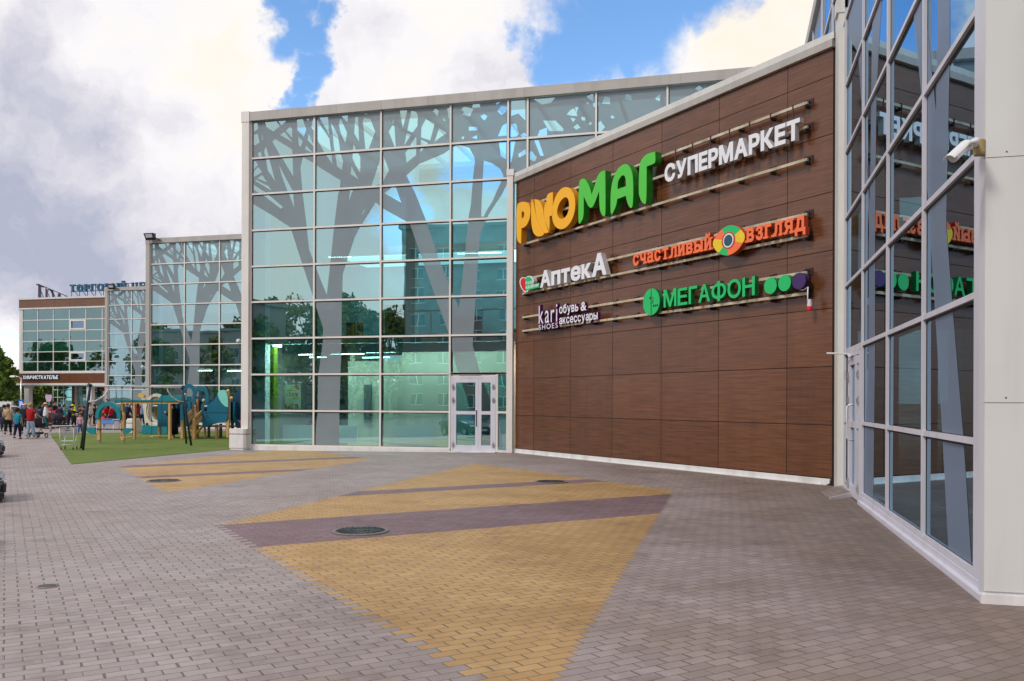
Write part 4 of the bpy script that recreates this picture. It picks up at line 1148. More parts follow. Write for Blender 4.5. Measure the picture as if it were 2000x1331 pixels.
for a, b in (((3.4, 10.6, 5.9), (5.2, 11.6, 5.95)), ((4.2, 12.2, 8.6), (6.4, 13.4, 8.65))):
    MB().bar(a, b, .05).build('strip_light', 'lamp_tube', wingC)
for a, b in (((3.4, 12.3, 3.25), (3.4, 13.9, 3.25)), ((3.6, 10.2, 3.25), (3.6, 11.2, 3.25))):
    MB().bar(a, b, .14).build('ceiling_tray', 'inner_white', wingC)
double_door(wingC, PC, 18.0, 18.62, 19.7, 3.05, 'frame_lilac', 'glass_dark', pull=(18.9, 1.22, 1.95))
mb = MB(); PC.box(mb, 17.87, 20.53, 3.06, 3.18, -.1, .052); PC.box(mb, 19.7, 19.79, 0, 3.06, -.1, .05); PC.box(mb, 19.79, 20.5, 1.55, 1.63, -.1, .048); mb.build('side_light_frame', 'frame_lilac', wingC)
mb = MB(); PC.box(mb, 19.79, 20.5, .15, 3.06, -.03, -.01); mb.build('side_light', 'glass', wingC)
mb = MB(); mb.tube([(2.45, 19.2, 3.02), (2.3, 19.9, 3.07), (2.13, 20.3, 3.1)], .02, 6); mb.tube([(2.5, 19.3, 2.98), (2.42, 18.9, 2.98)], .04, 6); mb.build('door_closer_arm', 'white_steel', wingC)
# loose mat at the door
p = [G(1602, 962), G(1620, 976), G(1680, 970), G(1663, 950)]
mt = thing('entrance_mat', 'paver topped concrete ramp slab in front of the right hand door', 'ramp', (p[1].x, p[1].y, 0))
ORG[0] = Vector(mt.location)
hh = [.02, .035, .12, .11]
mb = MB(); mb.hexa([(*q_.xy, 0) for q_ in p] + [(q_.x, q_.y, h_) for q_, h_ in zip(p, hh)]); mb.build('ramp_slab', 'paving', mt)
mb = MB(); e = (p[1] - p[0]).normalized() * .03; mb.hexa([(p[1].x, p[1].y, 0), (p[2].x, p[2].y, 0), (p[2].x + e.x, p[2].y + e.y, 0), (p[1].x + e.x, p[1].y + e.y, 0), (p[1].x, p[1].y, .045), (p[2].x, p[2].y, .13), (p[2].x + e.x, p[2].y + e.y, .13), (p[1].x + e.x, p[1].y + e.y, .045)]); mb.build('ramp_edge', 'concrete_white', mt)

# security camera on the column
c0 = PC.p(9.62, onX(1921, 288, XC - .06).z, .06)
sc_ = thing('security_camera', 'white bullet security camera with brown junction box on the right column', 'camera', c0)
ORG[0] = Vector(c0)
V3 = lambda u, v, X: onX(u, v, X)
b0 = V3(1925, 280, 2.50)
MB().lathe([(0, -.03), (.085, -.03), (.085, 0), (.05, .02), (0, .02)], c0, (-1, 0, 0), 16).build('wall_plate', 'camera_white', sc_, smooth=False)
arm0 = c0 + Vector((-.02, 0, .0)); arm1 = onX(1900, 277, 2.26); body1 = onX(1889, 284, 2.24); body0 = onX(1866, 305, 2.10)
MB().tube([arm0, arm0 + Vector((-.06, 0, .02)), arm1 + Vector((.03, 0, .01)), arm1, body1], [.035, .032, .03, .026, .024], 10).build('bracket', 'camera_white', sc_, smooth=True)
d = (body0 - body1).normalized()
MB().lathe([(0, -.03), (.042, -.03), (.054, .0), (.054, .06), (.043, .065), (.041, .26), (.045, .265), (.045, .30), (.03, .305), (0, .29)], body1, d, 18).build('camera_body', 'camera_white', sc_, smooth=True)
sx = d.cross(Vector((0, 0, 1))).normalized(); sy = sx.cross(d)
mb = MB(); n = 8
for i in range(n):
    t0, t1 = PI * (.12 + .76 * i / n), PI * (.12 + .76 * (i + 1) / n)
    r0, r1 = .056, .061
    a_, b_ = body1 + d * .02, body1 + d * .37
    f2 = lambda q_, t, r: q_ + (sx * math.cos(t) + sy * math.sin(t)) * r
    mb.hexa([f2(a_, t0, r0), f2(a_, t1, r0), f2(b_, t1, r0), f2(b_, t0, r0), f2(a_, t0, r1), f2(a_, t1, r1), f2(b_, t1, r1), f2(b_, t0, r1)])
mb.build('sun_hood', 'camera_white', sc_)
jb = onX(1913, 290, 2.42); MB().lathe([(0, -.07), (.052, -.07), (.056, -.05), (.056, .07), (.045, .085), (0, .085)], jb, (0, 0, 1), 14).build('junction_box', 'cardboard', sc_)
MB().tube([onX(1923, 286, 2.47), onX(1922, 297, 2.45), onX(1918, 306, 2.46), onX(1913, 303, 2.46)], .008, 6).build('cable', 'camera_white', sc_, smooth=True)

# manhole covers and a small valve lid
def manhole(u, v, r, label):
    c = G(u, v); m_ = thing('manhole_cover', label, 'manhole', (c.x, c.y, c.z), group='manhole covers in the paving')
    ORG[0] = Vector(m_.location); c.z += .004
    MB().lathe([(r * 1.12, 0), (r * 1.12, .012), (r * .98, .016), (r * .98, .0)], c, n=36).build('rim', 'iron_rim', m_)
    mb = MB().lathe([(0, .014), (r * .42, .015), (r * .44, .020), (r * .95, .016), (r * .96, .0)], c, n=36)
    for k in range(24):
        t = 2 * PI * k / 24; dv = Vector((math.cos(t), math.sin(t), 0)); mb.bar(c + dv * r * .46 + Vector((0, 0, .02)), c + dv * r * .92 + Vector((0, 0, .018)), .035, .014)
    for k in range(4): t = PI * k / 2 + .4; mb.box(c + Vector((r * .2 * math.cos(t) - .05, r * .2 * math.sin(t) - .05, .012)), c + Vector((r * .2 * math.cos(t) + .05, r * .2 * math.sin(t) + .05, .024)))
    mb.build('lid', 'iron', m_)
manhole(704, 1038.5, .385, 'ribbed iron manhole cover lying in the broad plum stripe')
manhole(1076, 942, .37, 'dark iron manhole cover at the narrow plum stripe before the brown wall')
manhole(320, 940, .37, 'iron manhole cover on the far yellow patch near the turf')
c = G(93, 1146); vl = thing('valve_lid', 'small oval iron valve lid among the grey pavers', 'lid', c)
ORG[0] = Vector(c); MB().lathe([(0, .012), (.05, .014), (.075, .010), (.085, .0)], c + Vector((0, 0, .003)), n=18).build('lid', 'iron', vl)
MB().lathe([(.086, .0), (.088, .008), (.105, .005), (.107, 0)], c + Vector((0, 0, .003)), n=18).build('rim', 'iron_rim', vl)

# ------------------------------------------------------------------ the further pavilions
def far_details(root, x0, Y, bx, dx):
    mb = MB(); mb.box((x0 + 3.0, Y + 2.4, .03), (bx, Y + 2.6, 3.2)); mb.build('room_wall', 'inner_pale_green', root)
    mb = MB(); mb.box((x0 + 2.0, Y + 4.4, .03), (x0 + 2.9, Y + 4.6, 4.36)); mb.build('violet_panel', 'inner_violet', root)
    for k in range(4):
        a = x0 + 3 + k * 1.9 + dx
        if a + 1 < bx: MB().bar((a, Y + 2 + k % 2, 4.25), (a + 1.1, Y + 2.2 + k % 2, 4.27), .06).build('strip_light', 'lamp_tube', root)
    # brown diagonal wall that joins this pavilion to the next one forward
    a0, a1 = Vector((bx + .1, Y + .05, 0)), Vector((bx + .1 + 10.9, Y - 10.85, 0))
    pl = Plane(a0.xy, (1 / R2, -1 / R2), (-1 / R2, -1 / R2))
    L = (a1 - a0).length; mb = MB(); n = 6
    for i in range(n):
        for j in range(8):
            zz = [.3, 1.45, 2.86, 4.26, 5.65, 7.05, 8.45, 9.85, 10.7]
            pl.box(mb, L * i / n + .006, L * (i + 1) / n - .006, zz[j] + .005, zz[j + 1] - .005, -.2, 0)
    mb.build('brown_wall', 'brown_far', root)
    mb = MB(); pl.box(mb, 0, L, -.1, .3, -.25, .05); pl.box(mb, 0, L, 10.7, 10.85, -.4, .08); mb.build('wall_trim', 'plinth_white', root)
rootD, _, bxD = pavilion(-42.55, 55.5, [-42.2, -39.3, -36.35, -33.45, -31.0], 'middle glass pavilion with tree pattern rising behind the blue playground house', False)
far_details(rootD, -42.55, 55.5, bxD, 0)
rootE, _, bxE = pavilion(-65.4, 78.6, [-65.03, -62.15, -59.25, -56.3, -53.9], 'farthest narrow glass pavilion with tree pattern beside the office block', False)
far_details(rootE, -65.4, 78.6, bxE, .6)
mb = MB(); ORG[0] = Vector(rootE.location); mb.box((-64.2, 79.3, .03), (-63.7, 79.8, 4.3)); mb.build('green_pillar', 'inner_pale_green', rootE)
# floodlights on the two further roofs, dome cameras on the pavilion edges
def flood(u, v, Y, label):
    c = onY(u, v, Y); r = thing('floodlight', label, 'floodlight', c, group='roof edge floodlights'); ORG[0] = Vector(c)
    mb = MB(); mb.hexa([c + Vector(q_) for q_ in ((-.36, -.42, -.22), (.36, -.42, -.22), (.36, -.22, -.22), (-.36, -.22, -.22), (-.42, -.62, .24), (.42, -.62, .24), (.42, -.3, .24), (-.42, -.3, .24))]); mb.build('housing', 'black_metal', r)
    MB().hexa([c + Vector(q_) for q_ in ((-.26, -.44, -.16), (.26, -.44, -.16), (.26, -.40, -.16), (-.26, -.40, -.16), (-.3, -.605, .17), (.3, -.605, .17), (.3, -.55, .17), (-.3, -.55, .17))]).build('lens', 'frame_lilac', r)
    MB().bar(c + Vector((.2, -.3, 0)), c + Vector((.55, .05, -.2)), .08).build('arm', 'black_metal', r)
flood(300, 465, 55.3, 'black floodlight on the roof edge of the middle glass pavilion')
flood(223, 562, 78.4, 'black floodlight on the roof edge of the farthest glass pavilion')
def dome(u, v, Y, label):
    c = onY(u, v, Y); r = thing('dome_camera', label, 'camera', c, group='dome cameras on the pavilion corners'); ORG[0] = Vector(c)
    MB().ball(c + Vector((-.1, -.25, 0)), .17).build('dome', 'camera_white', r, smooth=True); MB().bar(c + Vector((-.1, -.25, .05)), c + Vector((.25, .1, .05)), .09).build('arm', 'camera_white', r)
dome(472, 667, 55.4, 'small white dome camera at the right end of the middle pavilion, above head height')
dome(283, 717, 78.4, 'small white dome camera at the right end of the farthest pavilion')

# ------------------------------------------------------------------ office block over the passage
YF = 103.0
PF = Plane((0, YF), (1, 0), (0, -1))
fz = lambda v: PF.pix(60, v)[1]
fx = lambda u: PF.pix(u, 680)[0]
off = thing('office_block', 'distant office block on columns with brown bands and a dry cleaner sign', 'building', (fx(38), YF, 0))
ORG[0] = Vector(off.location)
X0, X1 = fx(38), fx(207) + 6
OC = [fx(u) for u in (44.5, 74, 104.5, 136, 168, 200)] + [fx(200) + 3.0, X1 - .1]
OR = [fz(v) for v in (726, 707, 688, 667.5, 647, 626, 605)]
panes(off, PF, OC, OR, 'glass_office', skip=lambda i, j: i == 3 and j in (1, 4), tilt=.004)
grid_bars(off, PF, OC, OR, w=.10, o1=.06, gask=False, zlo=None)
mb = MB(); PF.box(mb, OC[0], OC[-1], OR[2] + .02, OR[3] - .02, -.25, -.14); mb.build('spandrel', 'inner_pale_green', off)
for j in (1, 4):
    mb = MB(); a, b, c_, d_ = OC[3] + .08, OC[4] - .08, OR[j] + .08, OR[j + 1] - .08
    for q_ in ((a, b, c_, c_ + .2), (a, b, d_ - .2, d_), (a, a + .2, c_ + .2, d_ - .2), (b - .2, b, c_ + .2, d_ - .2)): PF.box(mb, *q_, -.02, .10)
    wf = mb.build('opening_window', 'frame_white', off)
    mb = MB(); PF.box(mb, a + .2, b - .2, c_ + .2, d_ - .2, -.1, -.06); mb.build('window_pane', 'glass_dark', wf)
mb = MB()
for k in range(8):
    a = X0 + k * 2.45 - 1.0; a, b = max(a, X0), min(a + 2.45, X1)
    if b > a: PF.box(mb, a + .01, b - .01, fz(602), fz(586), -.3, .14)
mb.build('top_band', 'brown_far', off)
mb = MB(); PF.box(mb, X0 - .05, X1, fz(586), fz(582.5), -.5, .24); PF.box(mb, X0, X1, fz(605), fz(602), -.3, .18); PF.box(mb, X0 - .1, X1, fz(730), fz(726.5), -.3, .2); PF.box(mb, X0 - .25, X1, fz(753), fz(749), -.3, .3)
PF.box(mb, X0 + .02, X0 + .5, fz(727), fz(604), -.3, .08)
mb.build('trim', 'panel_beige', off)
mb = MB(); PF.box(mb, X0 - .12, X1, fz(749), fz(730), -.3, .16); mb.build('lower_band', 'brown_panel', off)
mb = MB(); mb.box((X0 + .05, YF + .31, fz(752)), (X0 + .35, YF + 15, fz(584))); mb.box((X0 + .05, YF + 14.8, fz(752)), (X1, YF + 15, fz(584))); mb.build('side_wall', 'panel_beige', off)
mb = MB(); mb.box((X0 + .36, YF + .31, fz(753)), (X1, YF + 14.7, fz(749.5))); mb.box((X0 + .36, YF + .5, OR[3] - .15), (X1, YF + 14.7, OR[3] + .15)); mb.box((X0 + .3, YF + .31, fz(588)), (X1, YF + 14.7, fz(585))); mb.build('floor_slab', 'inner_white', off)
mb = MB(); mb.box((X0 + .36, YF + 5.8, fz(749)), (X1, YF + 6, fz(588))); mb.build('room_wall', 'inner_pale_green', off)
for u in (51, 173):
    x = fx(u); mb = MB()
    mb.hexa([(x - .42, YF + .1, -.1), (x + .42, YF + .1, -.1), (x + .42, YF + .8, -.1), (x - .42, YF + .8, -.1), (x - .42, YF + .1, fz(758)), (x + .42, YF + .1, fz(758)), (x + .42, YF + .8, fz(758)), (x - .42, YF + .8, fz(758))])
    mb.hexa([(x - .42, YF + .1, fz(758)), (x + .42, YF + .1, fz(758)), (x + .42, YF + .8, fz(758)), (x - .42, YF + .8, fz(758)), (x - .42, YF + .1, fz(753)), (x + 1.0, YF + .1, fz(753)), (x + 1.0, YF + .8, fz(753)), (x - .42, YF + .8, fz(753))])
    mb.build('column', 'panel_beige', off)
# glazed ground floor set back under the block
PG = Plane((0, YF + 7), (1, 0), (0, -1)); gx = lambda u: PG.pix(u, 770)[0]
GC = [gx(u) for u in (104, 113, 124.5, 142, 160, 182, 200, 215)]; GR = [-.1, 1.1, 2.35, 3.5, 4.35]
panes(off, PG, GC, GR, 'glass_office', tilt=.004); grid_bars(off, PG, GC, GR, w=.13, gask=False)
mb = MB(); PG.box(mb, gx(143), gx(148.5), 1.2, 4.3, -.1, .3); mb.build('brick_pier', 'brown_far', off)
mb = MB(); PG.box(mb, gx(149), gx(153), -.1, 4.3, -.1, .35); mb.build('round_pier', 'panel_beige', off)
mb = MB(); mb.box((gx(104), YF + 12, -.1), (gx(215), YF + 12.2, 4.3)); mb.build('back_room', 'inner_dark', off)
# dry cleaner letters on the lower band
sg = thing('cleaner_sign', 'small lit white block letters on the brown lower band of the office block', 'sign', PF.p(fx(48), fz(741), .2)); ORG[0] = Vector(sg.location)
mb = MB(); PF.box(mb, fx(46.6), fx(118.2), fz(742.8), fz(732.2), .165, .2); mb.build('backing', 'sign_navy', sg)
word(PF, 'ХИМЧИСТКАТЕЛЬЕ', fx(47.8), fx(116.6), fz(741), fz(734), .2, .3, ['lit_letter', 'sign_navy'], sg, bold=.02, gap=.09)
sg = thing('door_sign', 'white numeral sign in the shade under the office block', 'sign', PG.p(gx(181), 3.4, .3)); ORG[0] = Vector(sg.location)
mb = MB(); PG.box(mb, gx(180), gx(195), 2.9, 4.2, .1, .2); mb.build('backing', 'black_metal', sg)
word(PG, '1/2', gx(182), gx(192), 3.15, 3.9, .2, .25, 'sign_white', sg, 'numeral', .03)
sg = thing('red_sign', 'small red sign box under the office block by the pavilion corner', 'sign', PG.p(gx(201), 3.6, .3)); ORG[0] = Vector(sg.location)
mb = MB(); PG.box(mb, gx(200.5), gx(206), 3.3, 4.0, .1, .3); mb.build('box', 'sign_red', sg, bevel=.04)

# roof lettering: teal block letters to the front, hollow steel letters running away at the side
PT = Plane((0, YF + 4), (1, 0), (0, -1)); tx = lambda u, v=565: PT.pix(u, v)
sg = thing('roof_sign', 'row of teal capital letters standing on a steel frame on the office roof', 'sign', PT.p(tx(137)[0], tx(137, 571)[1])); ORG[0] = Vector(sg.location)
zb, zt = tx(140, 571)[1], tx(140, 556.5)[1]
word(PT, 'ТОРГОВЫЙ', tx(137)[0], tx(246.5)[0], zb, zt, -.15, .15, 'sign_roof', sg, bold=.045, gap=.20)
word(PT, 'ЦЕНТР', tx(258)[0], tx(324)[0], zb, zt, -.15, .15, 'sign_roof', sg, bold=.045, gap=.20)
mb = MB()
for z in (zb + .1, zt - .1): mb.bar(PT.p(tx(136)[0], z, -.2), PT.p(tx(326)[0], z, -.2), .09)
for k in range(13):
    a = tx(138)[0] + k * 1.4; mb.bar(PT.p(a, fz(584), -.2), PT.p(a, zt, -.2), .07); mb.bar(PT.p(a, zt - .2, -.2), PT.p(a + .2, fz(584), -2.2), .07)
mb.build('support_frame', 'rod_red', sg)
h0 = onY(72, 579, YF + 2.0); h1 = onY(178, 577, YF + 30)
dd = (h1.xy - h0.xy).normalized()
PH = Plane(h0.xy, dd, (dd.y, -dd.x)); LH = (h1.xy - h0.xy).length
sg = thing('roof_sign', 'hollow steel frame letters seen edge on at the left roof corner', 'sign', h0); ORG[0] = Vector(sg.location)
zb = h0.z - .1; zt = onY(72, 555, YF + 2).z
word(PH, 'ТОА', 0, LH * .42, zb, zt, -.12, .12, 'sign_roof', sg, bold=-.018, gap=.22)
mb = MB()
for z in (zb + .15, zt - .05): mb.bar(PH.p(-.3, z, .25), PH.p(LH, z, .25), .10)
for k in range(10): a = LH * k / 9; mb.bar(PH.p(a, zb - .3, .25), PH.p(a, zt, .25), .12); mb.bar(PH.p(a, zt - .2, .25), PH.p(min(LH, a + 3), zb - .2, .25), .08)
mb.build('support_frame', 'rod_red', sg)

# ------------------------------------------------------------------ concrete bin block at the pavilion corner
c = G(472, 879); bx_ = thing('concrete_planter', 'white concrete litter block at the near pavilion corner', 'planter', c); ORG[0] = Vector(c)
def octo(w, d, ch, z0, z1, s=1.0):
    o = [(-w + ch, -d), (w - ch, -d), (w, -d + ch), (w, d - ch), (w - ch, d), (-w + ch, d), (-w, d - ch), (-w, -d + ch)]
    return [(c.x + x * s, c.y + y * s, z0) for x, y in o], z1 - z0
w_ = .5 * (onY(489, 860, c.y).x - onY(456, 860, c.y).x)
for nm, z0, z1, s_ in (('foot', c.z, c.z + .09, .93), ('body', c.z + .09, c.z + .66, 1.0), ('lid', c.z + .69, c.z + .90, 1.0)):
    P_, h_ = octo(w_, w_, .09, z0, z1, s_); MB().prism(P_, (0, 0, h_)).build(nm, 'concrete_white', bx_, bevel=.012)
P_, h_ = octo(w_, w_, .09, c.z + .66, c.z + .69, .97); MB().prism(P_, (0, 0, h_)).build('groove', 'iron_rim', bx_)

# ------------------------------------------------------------------ trees
mat('leaf_mid', (.12, .19, .03), .8, var=.35, vscale=.8, island=.35, spec=.2)
mat('leaf_olive', (.19, .21, .030), .8, var=.35, vscale=.8, island=.35, spec=.2)
mat('leaf_dark', (.075, .13, .03), .8, var=.35, vscale=.8, island=.35, spec=.2)
mat('bark', (.09, .065, .045), .9, var=.3, vscale=4)
mat('birch_bark', (.45, .43, .40), .9, var=.35, vscale=3)
def crown(h, r, n, seed, leaf, taper=.6):
    rnd = random.Random(seed); vs, fs = [], []
    cl = []
    for k in range(34):
        t = rnd.random() ** .8; zz = h * (.22 + .76 * t)
        rr = r * (math.sin(PI * min(1, .18 + t * .86)) ** taper) * rnd.uniform(.35, 1.0); an = rnd.uniform(0, 2 * PI)
        cl.append((Vector((rr * math.cos(an), rr * math.sin(an), zz)), rnd.uniform(.16, .34) * r))
    for k in range(n):
        c_, cr_ = rnd.choice(cl)
        d = Vector((rnd.gauss(0, 1), rnd.gauss(0, 1), rnd.gauss(0, .8))); d = d.normalized() * cr_ * rnd.random() ** .4
        p = c_ + d; nn = Vector((rnd.gauss(0, 1), rnd.gauss(0, 1), rnd.gauss(0.4, 1))).normalized(); a = nn.orthogonal().normalized(); b = nn.cross(a)
        s = leaf * rnd.uniform(.6, 1.3); k0 = len(vs); vs += [p - a * s, p + b * s * .6, p + a * s, p - b * s * .6]; fs.append((k0, k0 + 1, k0 + 2, k0 + 3))
    me = bpy.data.meshes.new('crown'); me.from_pydata([tuple(v) for v in vs], [], fs); return me, cl
TREES = {}
def tree(label, loc, h, r, kind, seed, group, rz=0.0, n=2600, leaf=.34):
    key = (kind, seed)
    t = thing('tree', label, 'tree', loc, rz, group)
    if key not in TREES:
        me, cl = crown(1.0 * h, r, n, seed, leaf); me.materials.append(MATS[kind])
        mb = MB(); sv = ORG[0]; ORG[0] = Vector((0, 0, 0))
        mb.tube([(0, 0, -.3), (.04, .03, h * .3), (-.05, .08, h * .6), (.05, 0, h * .92)], [h * .016 + .05, h * .013 + .03, h * .008 + .02, .02], 7)
        for c_, q_ in cl[:12]: mb.tube([(0, 0, max(.2 * h, c_.z * .6)), (c_.x * .5, c_.y * .5, c_.z * .85), tuple(c_)], [h * .006 + .02, h * .004 + .015, .012], 5)
        tr = mb.build('trunk', 'birch_bark' if seed % 3 == 0 else 'bark', t, smooth=True); ORG[0] = sv
        TREES[key] = (me, tr.data, h)
    else:
        o = link('trunk', TREES[key][1], t)
    link('crown', TREES[key][0], t)
    t.scale = [h / TREES[key][2]] * 3
    return t
def at(u, dist, z=-.2):
    r = ray(u, 800); k = dist / math.hypot(r.x, r.y); return (r.x * k, r.y * k, z)
GT = 'trees beyond the parking at the left'
for i, (u, dist, h, r, kind, sd, lab) in enumerate((
        (-14, 150, 10.4, 4.0, 'leaf_dark', 1, 'tall dark tree at the very left edge of the picture'),
        (7, 165, 9.0, 3.0, 'leaf_mid', 2, 'mid green tree just right of the leftmost dark tree'),
        (27, 175, 6.6, 2.4, 'leaf_olive', 3, 'yellowish birch behind the street lamp'),
        (38, 190, 6.8, 2.6, 'leaf_mid', 2, 'green tree partly behind the office block column'),
        (-34, 140, 10.5, 4.0, 'leaf_mid', 4, 'broad green tree cut by the left edge'),
        (62, 185, 8.2, 3.8, 'leaf_olive', 5, 'olive tree seen through the passage beside the column'),
        (76, 178, 8.0, 4.0, 'leaf_mid', 6, 'green tree in the middle of the passage gap'),
        (90, 188, 8.6, 4.2, 'leaf_olive', 3, 'birch seen behind the traffic sign'),
        (103, 195, 8.5, 4.0, 'leaf_dark', 1, 'dark tree beside the glazed ground floor under the block'),
        (17, 210, 7.0, 3.6, 'leaf_dark', 4, 'dark tree furthest back at the left'),
        (50, 215, 9.0, 4.5, 'leaf_dark', 1, 'dark tree furthest back behind the column'))):
    tree(lab, at(u, dist), h, r, kind, sd, GT, rz=i * 1.3)
mb = MB(); ORG[0] = Vector((0, 0, 0))
for k in range(900):
    u = random.uniform(-60, 112); p = Vector(at(u, random.uniform(200, 240), random.uniform(0, 5.5))); s = .8 * random.uniform(.6, 1.3)
    nn = Vector((random.gauss(0, 1), random.gauss(0, 1), random.gauss(.3, 1))).normalized(); a = nn.orthogonal().normalized(); b = nn.cross(a)
    mb.add([p - a * s, p + b * s * .7, p + a * s, p - b * s * .7], [(0, 1, 2, 3)])
tag(mb.build('undergrowth', 'leaf_dark', fixn=False), kind='stuff', label='dark undergrowth mass behind the trees at the left', cat='bushes')

# ------------------------------------------------------------------ the other side of the street, seen in the glass
mat('block_wall', (.22, .15, .12), .85, var=.12, vscale=.4)
mat('block_wall_pale', (.34, .33, .31), .85, var=.12, vscale=.4)
mat('block_window', (.03, .04, .05), .15, var=.3, vscale=.5)
def apartment(label, x0, x1, y, h, m_):
    r = thing('apartment_block', label, 'building', ((x0 + x1) / 2, y, -.2), group='apartment blocks across the street'); ORG[0] = Vector(r.location)
    mb = MB(); mb.box((x0, y - 12, -.2), (x1, y, h)); mb.box((x0 - .3, y - 12.3, h), (x1 + .3, y + .3, h + .5)); mb.build('wall', m_, r)
    cols = int((x1 - x0) / 4.2); rows_ = int(h / 3.05); base = None; n = 0
    for j in range(rows_):
        for i in range(cols):
            if n >= 96: break
            x = x0 + (i + .5) * (x1 - x0) / cols; z = j * 3.05 + 1.2
            if base is None:
                mb = MB(); ORG[0] = Vector((x, y, z)); mb.box((x - .85, y - .2, z), (x + .85, y + .02, z + 1.5), 1); mb.box((x - .95, y - .1, z - .1), (x + .95, y + .1, z), 0); mb.box((x - .95, y - .1, z + 1.5), (x + .95, y + .05, z + 1.58), 0); mb.box((x - .06, y, z), (x + .06, y + .05, z + 1.5), 0)
                base = mb.build('window', ['frame_white', 'block_window'], r); base.location = Vector((x, y, z)) - Vector(r.location); ORG[0] = Vector(r.location)
            else:
                o = base.copy(); COL.objects.link(o); o.parent = r; o.location = Vector((x, y, z)) - Vector(r.location)
            n += 1
apartment('dark brick nine storey apartment block mirrored in the near pavilion', -46, -16, -52, 27.0, 'block_wall')
apartment('long pale five storey apartment block mirrored in the pavilion glass', -112, -62, -34, 15.0, 'block_wall_pale')
for i, (x, y, h, sd) in enumerate(((-56, -46, 15, 2), (-62, -28, 13.0, 4), (-70, -26, 12.5, 6), (-52, -48, 16, 1), (-78, -24, 12.5, 5), (-88, -22, 13, 2), (-98, -18, 13, 1), (-48, -44, 14, 3), (-58, -58, 18, 2), (-66, -60, 19, 5), (-74, -62, 19, 1), (-83, -60, 20, 4), (-92, -60, 19, 6), (-51, -60, 17.5, 4), (-63, -40, 14, 1), (-100, -48, 19, 2), (-112, -40, 18, 5), (-122, -30, 18, 4), (-130, -22, 17, 6), (-139, -26, 19, 1), (-148, -14, 18, 2), (-158, -20, 19, 3), (-168, -8, 18, 5), (-179, -14, 20, 4), (-190, -4, 19, 6), (-202, -10, 20, 1), (-214, 2, 20, 2), (-228, -4, 21, 5), (-150, -40, 20, 3), (-172, -34, 21, 6))):
    tree('street tree across the road, seen only mirrored in the glass', (x, y, -.2), h, h * .36, ('leaf_mid', 'leaf_olive')[i % 2], sd + 20, 'street trees across the road', rz=i, n=3200, leaf=.36)

gr = thing('added_garage_row', 'added low brick garage row across the street, closing the bright gap under the mirrored trees', 'building', (-85, -66, -.2)); ORG[0] = Vector(gr.location)  # added to block the pale horizon in the reflections
mb = MB(); mb.box((-140, -72, -.2), (-44, -66, 4.6)); mb.box((-140.2, -72.2, 4.6), (-43.8, -65.8, 4.85)); mb.build('wall', 'block_wall', gr)
for k in range(24): mb = MB(); mb.box((-138 + k * 3.9, -66.02, -.2), (-135.4 + k * 3.9, -65.9, 2.3)); mb.build('garage_door', 'steel_blue', gr)

